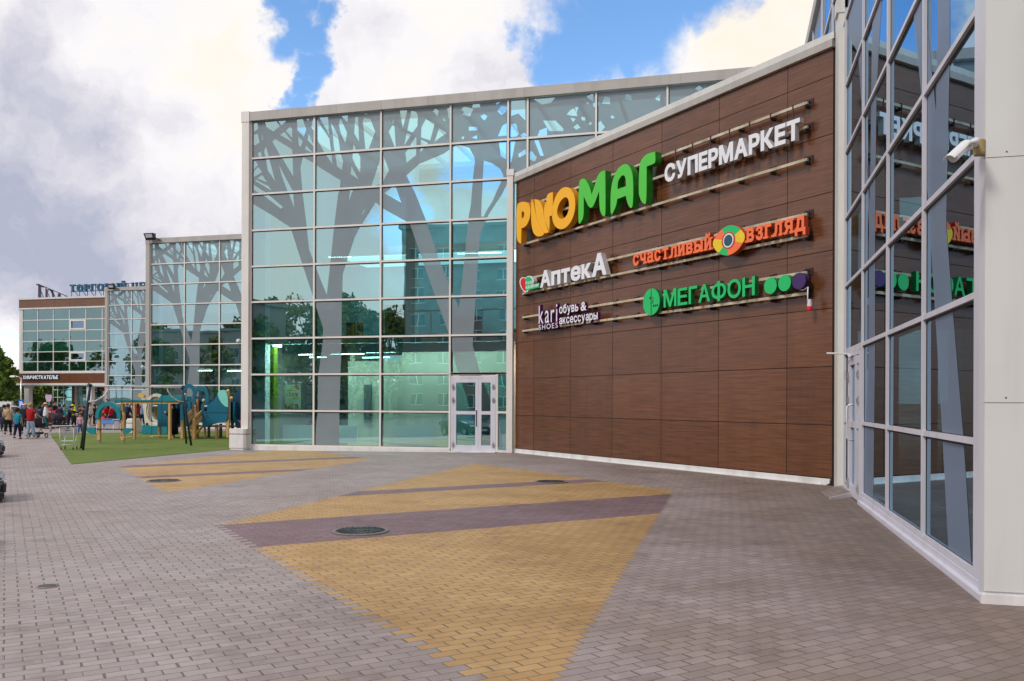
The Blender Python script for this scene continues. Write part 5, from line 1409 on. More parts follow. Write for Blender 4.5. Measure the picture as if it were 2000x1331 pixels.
# ------------------------------------------------------------------ cars
mat('car_glass', (.012, .016, .02), .06, spec=.8, var=.1)
mat('tail_red', (.35, .01, .01), .2); mat('head_clear', (.55, .57, .6), .12); mat('plate', (.7, .7, .68), .4)
mat('rim_alloy', (.45, .45, .46), .3, metal=.8)
for nm, c_ in (('black', (.012, .013, .016)), ('silver', (.42, .42, .43)), ('white', (.72, .72, .71)), ('blue', (.02, .05, .14)), ('red', (.28, .015, .015)), ('grey', (.12, .12, .13))):
    mat('paint_' + nm, c_, .22, metal=.25, coat=.6, var=.03)
def car(label, loc, rz, paint, group, suv=0.0, nose=False):
    r = thing('parked_car', label, 'car', loc, rz, group); ORG[0] = Vector((0, 0, 0))
    H = 1.46 + suv; L = 2.2
    # body shell: side outline at several widths, lofted across
    prof = [(-L, .34), (-L - .03, .62), (-L + .05, .86 + suv * .3), (-1.75, .96 + suv * .4), (.95, .93 + suv * .4), (1.75, .80 + suv * .35), (L - .02, .62 + suv * .2), (L + .04, .45), (L - .02, .24), (1.85, .20), (-1.9, .22)]
    ys = [(-.90, .0), (-.86, .06), (-.5, .10), (.5, .10), (.86, .06), (.90, .0)]
    mb = MB(); n = len(prof)
    for y, k in ys:
        yy = y
        for x, z in prof:
            e = .28 * (1 - k / .10) * (1 if abs(x) > 1.9 else .15)
            mb.v.append(Vector((x - math.copysign(e, x) * (abs(y) > .6), yy * (1 if abs(x) < 1.9 else .93), z - (.05 if (k < .05 and z > .7) else 0))))
    for i in range(len(ys) - 1):
        for j in range(n):
            q = (j + 1) % n; mb.f.append((i * n + j, i * n + q, (i + 1) * n + q, (i + 1) * n + j)); mb.m.append(0)
    mb.f.append(tuple(range(n))); mb.m.append(0); mb.f.append(tuple(reversed(range((len(ys) - 1) * n, len(ys) * n)))); mb.m.append(0)
    body = mb.build('body', paint, r, smooth=False, bevel=.025)
    zb, zt = .93 + suv * .4, H
    def cab(x0, x1, x2, x3, w0, w1, z0, z1): return [(x0, -w0, z0), (x3, -w0, z0), (x3, w0, z0), (x0, w0, z0), (x1, -w1, z1), (x2, -w1, z1), (x2, w1, z1), (x1, w1, z1)]
    MB().hexa(cab(-1.85, -1.30, .05, .98, .80, .60, zb - .03, zt - .04)).build('window_band', 'car_glass', r, bevel=.03)
    MB().hexa(cab(-1.40, -1.25, -.02, .12, .625, .58, zt - .10, zt)).build('roof', paint, r, bevel=.03)
    mb = MB()
    for s in (-1, 1):
        for a, b in (((-1.84, .795, zb), (-1.30, .60, zt - .05)), ((.97, .795, zb), (.04, .60, zt - .05)), ((-.42, .80, zb), (-.42, .605, zt - .05))): mb.bar((a[0], a[1] * s, a[2]), (b[0], b[1] * s, b[2]), .07, .05)
    mb.build('pillar', paint, r)
    w0 = None
    for x in (-1.35, 1.38):
        for s in (-1, 1):
            if w0 is None:
                w0 = MB().lathe([(.20, -.09), (.30, -.10), (.325, -.07), (.325, .07), (.30, .10), (.20, .09)], (0, 0, 0), (0, 1, 0), 20).build('wheel', 'black_rubber', r)
                rm = MB().lathe([(0, -.06), (.05, -.075), (.19, -.055), (.21, -.085), (.21, .085), (.19, .055), (.05, .075), (0, .06)], (0, 0, 0), (0, 1, 0), 10).build('rim', 'rim_alloy', w0); w = w0
            else:
                w = w0.copy(); COL.objects.link(w); w.parent = r; q = rm.copy(); COL.objects.link(q); q.parent = w
            w.location = (x, .80 * s, .325)
    for s in (-1, 1):
        MB().hexa([(L - .16, s * .42, .56), (L + .03, s * .42, .56), (L - .12, s * .80, .58), (L - .35, s * .80, .58), (L - .2, s * .42, .70 + suv * .2), (L - .01, s * .42, .68 + suv * .2), (L - .20, s * .80, .72 + suv * .2), (L - .45, s * .80, .74 + suv * .2)]).build('headlight', 'head_clear', r)
        MB().box((-L - .04, s * .52, .66), (-L + .2, s * .84, .86)).build('tail_light', 'tail_red', r)
        MB().hexa([(.75, s * .86, .92 + suv * .4), (.90, s * .86, .94 + suv * .4), (.88, s * 1.02, .96 + suv * .4), (.78, s * 1.02, .94 + suv * .4), (.74, s * .86, 1.04 + suv * .4), (.88, s * .86, 1.05 + suv * .4), (.86, s * 1.02, 1.07 + suv * .4), (.77, s * 1.02, 1.06 + suv * .4)]).build('mirror', paint, r)
    MB().box((L - .1, -.55, .33), (L + .055, .55, .50)).build('grille', 'black_metal', r)
    MB().box((L, -.26, .40), (L + .065, .26, .51)).build('number_plate', 'plate', r)
    MB().box((L - .4, -.82, .19), (L + .02, .82, .31)).build('bumper', 'black_rubber', r, bevel=.04)
    return r
def nose_at(d, sm_, z=-.2):
    """car standing across the kerb line with its nose on x + y = sm_, at distance d to the left"""
    p = Vector((-d / R2 + sm_ / 2, d / R2 + sm_ / 2, z)); return (p.x - 2.25 / R2, p.y - 2.25 / R2, z)
GP = 'cars parked nose to the kerb'
car('dark car at the left edge with its bumper just in the picture', nose_at(20.5, .02), PI / 4, 'paint_black', GP, .12)
car('dark car further along the left edge, behind the nearer dark bumper', nose_at(36.5, -.02), PI / 4, 'paint_grey', GP, .1)
car('silver car outside the picture, mirrored low in the pavilion glass', nose_at(13.5, -.6), PI / 4, 'paint_silver', GP)
car('white car outside the picture beside the silver one', nose_at(10.3, -.7), PI / 4, 'paint_white', GP)
GB = 'cars standing behind the crowd'
for u, v, col_, sv, lab in ((4, 834, 'blue', .1, 'dark blue car roof at the left edge behind the beige blouse'), (32, 832, 'white', .15, 'white roofed car behind the teal shirted boy'), (72, 829, 'black', .1, 'black car behind the woman in red'),
                            (97, 826, 'grey', 0, 'grey car behind the straw hat'), (118, 826, 'silver', .05, 'silver car behind the man in black'), (236, 822, 'black', .1, 'black car beyond the teal arch and table shelter')):
    c = G(u, v); car(lab, (c.x, c.y, c.z - .02), PI / 4 + .05 * random.uniform(-1, 1) + (PI if col_ in ('black', 'grey') else 0), 'paint_' + col_, GB, sv)

# ------------------------------------------------------------------ fence, lamp, signs at the far left
c = G(-4, 812); fn = thing('fence', 'pale metal sheet fence in front of the trees at the far left', 'fence', c); ORG[0] = Vector(c)
mb = MB(); q0, q1 = Vector(at(-30, 120, 0)), Vector(at(22.5, 112, 0)); fn.location = q0; ORG[0] = q0
for k in range(6):
    a, b = q0.lerp(q1, k / 6 + .004), q0.lerp(q1, (k + 1) / 6 - .004); mb.hexa([a + Vector(x) for x in ((0, 0, -.2), (0, .08, -.2))] + [b + Vector((0, .08, -.2)), b + Vector((0, 0, -.2))] + [a + Vector((0, 0, 1.75)), a + Vector((0, .08, 1.75)), b + Vector((0, .08, 1.75)), b + Vector((0, 0, 1.75))])
mb.build('sheet_panel', 'panel_beige', fn)
for k in range(7): a = q0.lerp(q1, k / 6); MB().box((a.x - .05, a.y + .08, -.2), (a.x + .05, a.y + .18, 1.85)).build('post', 'steel', fn)
c = Vector(at(41, 100)); lp = thing('street_lamp', 'slim grey street lamp left of the office block', 'lamp', c); ORG[0] = Vector(c)
zt = 2 + (779 - 743) / FPX * 103
MB().tube([c, (c.x, c.y, 2), (c.x, c.y, zt)], [.11, .08, .06], 8).build('pole', 'steel', lp, smooth=True)
MB().tube([(c.x, c.y, zt - .1), (c.x - .25, c.y - .1, zt + .08), (c.x - .6, c.y - .2, zt + .12)], .04, 6).build('arm', 'steel', lp, smooth=True)
MB().hexa([(c.x - 1.1, c.y - .35, zt + .05), (c.x - .5, c.y - .35, zt + .02), (c.x - .5, c.y - .05, zt + .02), (c.x - 1.1, c.y - .05, zt + .05), (c.x - 1.05, c.y - .3, zt + .2), (c.x - .5, c.y - .3, zt + .22), (c.x - .5, c.y - .1, zt + .22), (c.x - 1.05, c.y - .1, zt + .2)]).build('lamp_head', 'frame_white', lp)
mat('sign_blue', (.02, .10, .42), .4); mat('sign_pinkish', (.55, .40, .55), .4)
c = Vector(at(42.5, 92)); ps = thing('parking_sign', 'blue square parking sign with white P on a post', 'sign', c); ORG[0] = Vector(c)
zz = 2 + (779 - 788.5) / FPX * 95; MB().tube([c, (c.x, c.y, zz + .6)], .035, 6).build('post', 'steel', ps)
PQ = Plane((c.x, c.y - .06), (1, 0), (0, -1)); mb = MB(); PQ.box(mb, -.32, .32, zz - .5, zz + .5, -.02, .02); mb.build('plate', 'sign_blue', ps)
letter(PQ, 'P', -.16, .16, zz - .15, zz + .36, .021, .03, 'letter', 'sign_white', ps, .03)
c = Vector(at(96, 88)); ts = thing('traffic_sign', 'pale pink shield shaped sign on a thin post in the passage gap', 'sign', c); ORG[0] = Vector(c)
zz = 2 + (779 - 777) / FPX * 90; MB().tube([c, (c.x, c.y, zz + .1)], .035, 6).build('post', 'steel', ts)
PQ = Plane((c.x, c.y - .06), (1, 0), (0, -1)); mb = MB(); solid_fill(mb, PQ, [[(-.36, .1), (-.22, -.3), (.22, -.3), (.36, .1), (.30, .33), (-.30, .33)]], [], -.02, .02); o = mb.build('plate', 'sign_pinkish', ts); o.location.z = zz - 0

# ------------------------------------------------------------------ playground
def vplane(Y): return Plane((0, Y), (1, 0), (0, -1))
Z0 = -.1 + .012
# swing set
yl, yr = 28.45, 33.3
L0, L1, Rr = G(162, 880), G(158, 877), G(370, 870)
sw = thing('swing_set', 'dark blue steel swing frame with pale top tube and two seats', 'swing', (L0.x, L0.y, Z0)); ORG[0] = Vector(sw.location)
bl, br = onY(176, 754, yl), onY(356, 757.5, yr)
ax = (br - bl).normalized(); sd_ = Vector((-ax.y, ax.x, 0)).normalized()
for e, out in ((bl, -1), (br, 1)):
    for s in (-1, 1):
        foot = {(-1, -1): G(162, 880), (-1, 1): G(158, 876.5), (1, -1): G(373.6, 871), (1, 1): G(364, 867.5)}[(out, s)]; foot.z = Z0
        MB().tube([foot, e + Vector((0, 0, -.04))], .05, 8).build('leg', 'steel_blue', sw, smooth=True)
MB().tube([bl, br], .045, 10).build('top_tube', 'white_steel', sw, smooth=True)
MB().tube([bl - ax * .08 + Vector((0, 0, .06)), bl + Vector((0, 0, .02)), bl + ax * .05], .065, 8).build('joint', 'steel_blue', sw); MB().tube([br - ax * .08, br, br + ax * .08 + Vector((0, 0, .05))], .075, 8).build('joint', 'steel_blue', sw)
for e, k in ((bl, 1), (br, -1)):
    d0 = ax * k; MB().tube([e + Vector((0, 0, -.62)) - d0 * .05, e + Vector((0, 0, -.60)) + d0 * .25, e + Vector((0, 0, -.42)) + d0 * .62, e + Vector((0, 0, -.2)) + d0 * .82, e + Vector((0, 0, -.03)) + d0 * .9], .028, 8).build('brace', 'white_steel', sw, smooth=True)
Ls = (br - bl).length
for u0, u1 in ((.30, .45), (.62, .78)):
    st = None; zs = .42
    p0, p1 = bl + ax * Ls * u0, bl + ax * Ls * u1
    mb = MB(); q0, q1 = Vector((p0.x, p0.y, zs)), Vector((p1.x, p1.y, zs)); m0 = q0.lerp(q1, .5); hw = ax * .30
    mb.hexa([m0 - hw - sd_ * .10, m0 + hw - sd_ * .10, m0 + hw + sd_ * .10, m0 - hw + sd_ * .10] + [x + Vector((0, 0, .045)) for x in (m0 - hw - sd_ * .10, m0 + hw - sd_ * .10, m0 + hw + sd_ * .10, m0 - hw + sd_ * .10)])
    st = mb.build('seat', 'cap_cream', sw, bevel=.01)
    for s in (-1, 1):
        a = m0 + ax * .28 * s; b = Vector((0, 0, (bl.z + br.z) / 2 - .03)) + Vector((a.x, a.y, 0)); MB().tube([a, b], .012, 5).build('chain', 'black_metal', st)
        MB().ball(b, .05, 8).build('swivel', 'black_metal', st)
# shopping trolley on the turf edge
c = G(134, 879); tr = thing('shopping_trolley', 'empty wire shopping trolley left standing on the turf edge', 'trolley', (c.x, c.y, Z0), rz=YAW + .25); ORG[0] = Vector((0, 0, 0))
mb = MB()      # local: x to the right as seen, y away
W0, W1, D0, D1 = .27, .22, -.30, .48
def wire(mb, a, b, r=.006): mb.tube([a, b], r, 4)
for k in range(9):
    t = k / 8; x0, x1 = -W0 + 2 * W0 * t, -W1 + 2 * W1 * t
    wire(mb, (x0, D0, .52), (x0, D0, .93)); wire(mb, (x1, D1, .60), (x1, D1, .86)); wire(mb, (x0, D0, .52), (x1, D1, .60))
for k in range(6):
    t = k / 5; z0, z1 = .52 + .41 * t, .60 + .26 * t
    wire(mb, (-W0, D0, z0), (W0, D0, z0)); wire(mb, (-W1, D1, z1), (W1, D1, z1))
    for s in (-1, 1): wire(mb, (s * W0, D0, z0), (s * W1, D1, z1))
for k in range(11):
    y = D0 + (D1 - D0) * k / 10; t = k / 10; ww = W0 + (W1 - W0) * t
    for s in (-1, 1): wire(mb, (s * ww, y, .52 + .08 * t), (s * ww, y, .93 - .07 * t))
mb.build('basket', 'steel', tr)
mb = MB()
for s in (-1, 1):
    mb.tube([(s * W0, D0 - .02, .95), (s * .26, D0, .5), (s * .25, D0 + .05, .14)], .014, 6); mb.tube([(s * .25, D0 + .06, .16), (s * .20, D1 - .05, .16)], .014, 6); mb.tube([(s * .22, D1 - .1, .58), (s * .20, D0 + .42, .16)], .013, 6)
mb.tube([(-.25, D0 + .05, .22), (.25, D0 + .05, .22)], .012, 6)
mb.build('frame', 'white_steel', tr, smooth=True)
MB().tube([(-.30, D0 - .05, .97), (.30, D0 - .05, .97)], .02, 8).build('handle', 'black_rubber', tr)
mb = MB(); mb.box((-.23, D0 + .02, .36), (.23, D0 + .32, .385)); mb.build('child_rack', 'white_steel', tr)
for s in (-1, 1):
    for y in (D0 + .06, D1 - .08):
        MB().lathe([(.02, -.015), (.055, -.018), (.062, 0), (.055, .018), (.02, .015)], (s * .23, y, .062), (1, 0, 0), 14).build('wheel', 'black_rubber', tr); 
        MB().box((s * .23 - .022, y - .015, .06), (s * .23 + .022, y + .015, .16)).build('castor', 'steel', tr)

# teal arch spring bridge with two posts
Yb = 34.9; pl = vplane(Yb); X = lambda u, v: pl.pix(u, v)
ar = thing('arch_rocker', 'teal arched climbing rocker on timber posts with boat shaped ends', 'rocker', (X(191, 862)[0], Yb, Z0)); ORG[0] = Vector(ar.location)
def outl(*uv): return [X(u, v) for u, v in uv]
ca = X(212, 814); ra = X(236, 814)[0] - ca[0]
def archpts(c, r0, r1, a0=0, a1=180, n=18):
    return [(c[0] + r1 * math.cos(math.radians(a0 + (a1 - a0) * k / n)), c[1] + r1 * math.sin(math.radians(a0 + (a1 - a0) * k / n))) for k in range(n + 1)] + [(c[0] + r0 * math.cos(math.radians(a1 - (a1 - a0) * k / n)), c[1] + r0 * math.sin(math.radians(a1 - (a1 - a0) * k / n))) for k in range(n + 1)]
for o_ in (0,):
    mb = MB(); solid_fill(mb, pl, [archpts(ca, ra * .74, ra * 1.03, -8, 188)], [], o_ - .10, o_ + .06); mb.build('arch', 'teal_mid', ar)
    for u0, u1, tpo in ((187.5, 194, 806), (234, 241, 806)):
        mb = MB(); a, b = X(u0, 862)[0], X(u1, 862)[0]; pl.box(mb, a, b, Z0 + .12, X(u0, tpo)[1], o_ - .16, o_ - .04); mb.build('post', 'wood', ar, bevel=.02)
        mb = MB(); pl.box(mb, a + .02, b - .02, Z0, Z0 + .13, o_ - .14, o_ - .06); mb.build('post_foot', 'steel', ar)
    mb = MB(); solid_fill(mb, pl, [outl((166, 836), (187, 835), (187, 848), (180, 849), (172, 845))], [], o_ - .02, o_ + .025); solid_fill(mb, pl, [outl((241, 836), (258, 837), (256, 843), (248, 848), (241, 848))], [], o_ - .02, o_ + .025); mb.build('boat_end', 'teal_mid', ar)
mb = MB(); mb.box((X(166, 836)[0], Yb - .0, X(166, 839)[1]), (X(258, 838)[0], Yb + .14, X(166, 837)[1])); mb.build('deck', 'teal_dark', ar)
# table shelter: long flat roof on timber posts
Yp = 38.9; pl = vplane(Yp)
sh = thing('shelter', 'flat roofed timber shelter on square posts behind the swings', 'shelter', (X(226, 855)[0], Yp, Z0)); ORG[0] = Vector(sh.location)
a, b = X(226, 785)[0], X(352, 785)[0]; zr = X(290, 784)[1]
mb = MB(); pl.box(mb, a, b, zr, zr + .07, -.75, .12); mb.build('roof', 'teal_mid', sh, bevel=.01)
mb = MB(); pl.box(mb, a + .25, b - .1, zr - .13, zr - .003, -.1, .03); pl.box(mb, a + .25, b - .1, zr - .13, zr - .003, -.66, -.55); mb.build('beam', 'wood', sh)
for u, o_ in ((241, -.62), (264, -.06), (333, -.06)):
    mb = MB(); xx = pl.pix(u, 850, o_)[0]; pl.box(mb, xx - .07, xx + .07, Z0, zr - .13, o_ - .02, o_ + .12); mb.build('post', 'wood', sh, bevel=.015)
mb = MB()
for z in (.75, .35): mb.tube([(pl.pix(241, 850, -.62)[0], Yp + .58, z), (X(264, 850)[0], Yp, z)], .018, 6)
mb.build('rope_rail', 'steel_blue', sh)
# blue table with a pink bowl-like seat in front of the crowd
c = G(211, 840); tb = thing('play_table', 'light blue plastic play table with a pink tray, seen through the arch', 'table', c); ORG[0] = Vector(c)
mat('plastic_blue', (.10, .28, .68), .4); mat('plastic_pink', (.75, .16, .30), .4)
MB().box((c.x - .75, c.y - .35, .52), (c.x + .75, c.y + .35, .60)).hexa([(c.x - .75, c.y - .36, .33), (c.x + .75, c.y - .36, .33), (c.x + .75, c.y - .34, .33), (c.x - .75, c.y - .34, .33), (c.x - .75, c.y - .36, .52), (c.x + .75, c.y - .36, .52), (c.x + .75, c.y - .34, .52), (c.x - .75, c.y - .34, .52)]).build('table_top', 'plastic_blue', tb, bevel=.02)
MB().lathe([(0, .62), (.32, .62), (.36, .68), (.33, .68), (.30, .64), (0, .64)], (c.x - .05, c.y - .05, 0), n=18).build('tray', 'plastic_pink', tb)
for sx_ in (-1, 1):
    for sy_ in (-1, 1): MB().box((c.x + sx_ * .68 - .03, c.y + sy_ * .28 - .03, c.z), (c.x + sx_ * .68 + .03, c.y + sy_ * .28 + .03, .52)).build('leg', 'white_steel', tb)
# white block bench
c = G(261, 846); wb = thing('concrete_bench', 'white rounded concrete block beyond the shelter posts', 'bench', c); ORG[0] = Vector(c)
mb = MB(); mb.box((c.x - .38, c.y - .3, c.z), (c.x + .38, c.y + .3, .82)); mb.build('block', 'concrete_white', wb, bevel=.08)
mb = MB(); mb.box((c.x - .42, c.y - .33, c.z), (c.x + .42, c.y + .33, .12)); mb.build('foot', 'concrete_white', wb, bevel=.02)
# low black and white trampoline board by the path
c = G(108, 846); lb = thing('low_platform', 'low white edged platform with black legs at the path side of the turf', 'platform', c, rz=YAW + .5); ORG[0] = Vector((0, 0, 0))
MB().box((-.75, -.3, .02), (.75, .3, .07)).build('base_board', 'concrete_white', lb); MB().box((-.2, -.25, .40), (.95, .25, .46)).build('top_board', 'concrete_white', lb, bevel=.01)
for x, y in ((-.1, -.2), (.8, -.2), (-.1, .2), (.8, .2)): MB().bar((x - .2, y, .07), (x, y, .40), .05).build('leg', 'black_metal', lb)
# ring and barrel tunnel with a spring giraffe
Yr = 45.0; pl = vplane(Yr)
tn = thing('tunnel', 'cream ring with a yellow barrel tunnel on a teal base', 'tunnel', (X(305, 845)[0], Yr, Z0)); ORG[0] = Vector(tn.location)
mat('cream_plastic', (.62, .58, .46), .5); mat('barrel_yellow', (.62, .40, .08), .5, var=.15)
cr_ = X(305.5, 802); rx_ = X(329, 802)[0] - cr_[0]
el_ = lambda k: [(cr_[0] + rx_ * k * math.cos(2 * PI * i / 32), cr_[1] + rx_ * 1.22 * k * math.sin(2 * PI * i / 32)) for i in range(32)]
mb = MB(); solid_fill(mb, pl, [el_(1)], [el_(.82)], -.05, .05); solid_fill(mb, pl, [el_(.80)], [el_(.62)], -.3, -.2); mb.build('ring', 'cream_plastic', tn)
MB().lathe([(rx_ * .52, 0), (rx_ * .66, .25), (rx_ * .66, 1.2), (rx_ * .52, 1.5), (0, 1.5)], (cr_[0] + .12, Yr + .1, cr_[1] - .12), (.25, 1, 0), 20).build('barrel', 'barrel_yellow', tn, smooth=True)
mb = MB(); pl.box(mb, X(280, 838)[0], X(331, 838)[0], Z0, X(300, 832)[1], -.9, .2); mb.build('base', 'teal_mid', tn, bevel=.03)
gf = thing('spring_animal', 'cream and orange long necked animal figure left of the tunnel ring', 'play figure', (X(279, 845)[0], Yr + 1, Z0)); ORG[0] = Vector(gf.location); pl = vplane(Yr + 1)
mb = MB(); solid_fill(mb, pl, [outl((282, 776), (288, 790), (293, 830), (284, 830), (281, 800), (277, 780))], [], -.05, .05); mb.build('neck', 'cream_plastic', gf)
mb = MB(); solid_fill(mb, pl, [sm([(X(271, 770)), (X(277, 768)), (X(283, 772)), (X(283, 777)), (X(276, 777)), (X(272, 776))])], [], -.09, .09); mb.build('head', 'barrel_yellow', gf)
MB().lathe([(.10, 0), (.12, .1), (.08, .2), (.12, .3), (.08, .4), (.12, .5), (.10, .65)], (X(288, 845)[0], Yr + 1, Z0), n=10).build('spring', 'black_metal', gf)

# the playground house
Yh = 40.7; pl = vplane(Yh)
ph = thing('playhouse', 'big teal boat shaped playground house with arches, steps and timber posts', 'playhouse', (X(400, 855)[0], Yh, Z0)); ORG[0] = Vector(ph.location)
def q7(*p): return [(330 + a / 10.24, 740 + b / 10.24) for a, b in p]
def q4(*p): return [(260 + a / 8.318, 740 + b / 8.318) for a, b in p]
def cv(l, o_): return [pl.pix(u, v, o_) for u, v in l]
def panel(nm, pts, m_, o0, o1, holes=()):
    oc = (o0 + o1) / 2; mb = MB(); solid_fill(mb, pl, [cv(pts, oc)], [cv(h_, oc) for h_ in holes], o0, o1); return mb.build(nm, m_, ph)
panel('hull_panel', q7((672, 640), (645, 580), (650, 530), (690, 480), (800, 485), (890, 452), (972, 310), (1000, 395), (1045, 475), (1110, 545), (1182, 580), (1180, 790), (1135, 848), (900, 912), (700, 985), (672, 950)), 'teal_panel', -.03, .03, [q7((700, 510), (770, 505), (765, 660), (705, 650))])
panel('hull_panel', q7((680, 620), (900, 470), (1180, 560), (1180, 800), (700, 960)), 'teal_dark', -1.45, -1.40)
panel('fin', q7((975, 300), (1005, 250), (1045, 228), (1090, 225), (1140, 242), (1165, 300), (1182, 400), (1186, 570), (1120, 550), (1050, 478), (1002, 395)), 'teal_light', -.02, .045)
panel('groove_line', q7((705, 672), (1180, 672), (1180, 690), (735, 690), (810, 775), (690, 775), (690, 758), (770, 758)), 'teal_dark', .031, .04)
panel('post', q7((1160, 250), (1210, 250), (1216, 780), (1200, 1178), (1158, 1178)), 'wood', -.16, -.04)
for cx2, cy2 in ((1183, 245), (1252, 388), (697, 435), (318, 322), (515, 825), (272, 828)):
    p_ = cv(q7((cx2, cy2)), -.08)[0]; MB().ball(pl.p(p_[0], p_[1], -.08), .095, 10).build('post_cap', 'cap_cream', ph, smooth=True)
for x0_, x1_, y0_, y1_, o_, m_ in ((918, 968, 915, 1172, -.12, 'wood'), (690, 722, 980, 1165, -.12, 'wood'), (765, 805, 960, 1160, -1.4, 'bark'), (1130, 1158, 880, 1150, -1.4, 'wood'), (1000, 1044, 900, 1160, -1.4, 'bark'), (228, 250, 950, 1150, -1.4, 'wood'),
                                   (448, 490, 372, 1150, -.14, 'wood'), (526, 578, 405, 1150, -.5, 'wood'), (1232, 1282, 390, 1170, -.9, 'bark')):
    mb = MB(); (xa, za), (xb, zb_) = cv(q7((x0_, y1_), (x1_, y0_)), o_); pl.box(mb, xa, xb, Z0, zb_, o_ - .12, o_); mb.build('post', m_, ph, bevel=.012)
def arch_at(cx2, cy2, ro, ri, leg0, leg1, o_):
    (c0_, c1_), (r0_, _) = cv(q7((cx2, cy2), (cx2 + ro, cy2)), o_); r_ = r0_ - c0_; ri_ = r_ * ri / ro
    pts = [(c0_ + r_ * math.cos(t), c1_ + r_ * 1.18 * math.sin(t)) for t in [PI * k / 16 for k in range(17)]] + [(c0_ - r_, c1_ - leg0), (c0_ - ri_, c1_ - leg0)] + [(c0_ + ri_ * math.cos(t), c1_ + ri_ * 1.18 * math.sin(t)) for t in [PI - PI * k / 16 for k in range(17)]] + [(c0_ + ri_, c1_ - leg1), (c0_ + r_, c1_ - leg1)]
    mb = MB(); solid_fill(mb, pl, [pts], [], o_ - .03, o_ + .03); mb.build('arch', 'teal_panel', ph)
arch_at(638, 365, 165, 102, .42, .30, .06)
arch_at(400, 300, 146, 82, .1, .1, -1.0)
panel('side_panel', q7((230, 362), (440, 372), (440, 905), (385, 940), (228, 962)), 'teal_panel', -.03, .02, [[(x, y) for x, y in q7(*[(338 + 46 * math.cos(2 * PI * i / 20), 540 + 78 * math.sin(2 * PI * i / 20)) for i in range(20)])]])
panel('inner_panel', q7((585, 345), (740, 375), (880, 425), (890, 455), (800, 485), (690, 480), (650, 540), (640, 650), (600, 800), (585, 800)), 'teal_dark', -.75, -.70)
panel('roof_panel', q4((500, 350), (540, 272), (760, 272), (965, 292), (965, 350)), 'teal_mid', -.9, .05)
panel('front_panel', q4((402, 400), (560, 400), (575, 480), (575, 770), (470, 775), (402, 770)), 'teal_panel', -.04, .02)
panel('front_panel', q4((720, 400), (772, 400), (772, 775), (740, 800), (715, 775)), 'teal_dark', -.30, -.25)
panel('back_panel', q4((560, 380), (960, 370), (960, 760), (560, 770)), 'teal_dark', -1.5, -1.45)
for x0_, x1_ in ((405, 435), (572, 600)):
    (xa, _), (xb, zq_) = cv(q4((x0_, 900), (x1_, 770)), -.1); mb = MB(); pl.box(mb, xa, xb, Z0, zq_, -.2, -.07); mb.build('post', 'wood', ph, bevel=.012)
mb = MB(); (xa, za), (xb, zb_) = cv(q4((402, 770), (1540, 745)), -.1); pl.box(mb, xa, xb, za - .02, za + .06, -.9, -.06); mb.build('deck', 'bark', ph)
# steps with slatted rails
for x0_, x1_ in ((250, 302), (488, 545)):
    (xa, _), (xb, zt_) = cv(q7((x0_, 1165), (x1_, 828)), .6); mb = MB(); pl.box(mb, xa, xb, Z0, zt_, .55, .70); mb.build('newel_post', 'wood', ph, bevel=.015)
for (xa, ya), (xb, yb), o0_ in (((352, 768), (465, 650), .6), ((378, 862), (490, 740), .6), ((515, 812), (662, 655), .62), ((548, 908), (668, 768), .62)):
    (p0x, p0z), (p1x, p1z) = cv(q7((xa, ya)), o0_)[0], cv(q7((xb, yb)), 0)[0]; MB().bar(pl.p(p0x, p0z, o0_), pl.p(p1x, p1z, .0), .045, .17, up=(0, 1, 0.01)).build('rail_board', 'wood', ph)
for y_, o_ in ((1108, .5), (1050, .33), (990, .15)):
    (xa, z_), (xb, _) = cv(q7((350, y_), (500, y_)), o_ - .1); mb = MB(); pl.box(mb, xa, xb, z_ - .04, z_ + .01, o_ - .18, o_); mb.build('tread', 'wood', ph)
for (xa, ya), (xb, yb) in (((560, 1095), (672, 950)), ((415, 1000), (470, 935))):
    (p0x, p0z), (p1x, p1z) = cv(q7((xa, ya)), .35)[0], cv(q7((xb, yb)), -.05)[0]; MB().bar(pl.p(p0x, p0z, .35), pl.p(p1x, p1z, -.05), .05, .16, up=(0, 1, 0.01)).build('stringer', 'wood_yellow', ph)
# tail of the boat at the right, half hidden by the pavilion post
panel('tail_disc', q7((1295, 420), (1310, 340), (1350, 280), (1410, 240), (1475, 225), (1560, 260), (1600, 400), (1600, 830), (1300, 830)), 'teal_dark', -1.25, -1.2)
panel('tail_panel', q7((1225, 462), (1328, 465), (1308, 745), (1470, 965), (1395, 968), (1280, 835), (1225, 830)), 'teal_panel', -.95, -.9)
p_ = cv(q7((1430, 905)), -1.4)[0]; MB().ball(pl.p(p_[0], p_[1], -1.4), .3, 12).build('bowl', 'plastic_pink', ph)

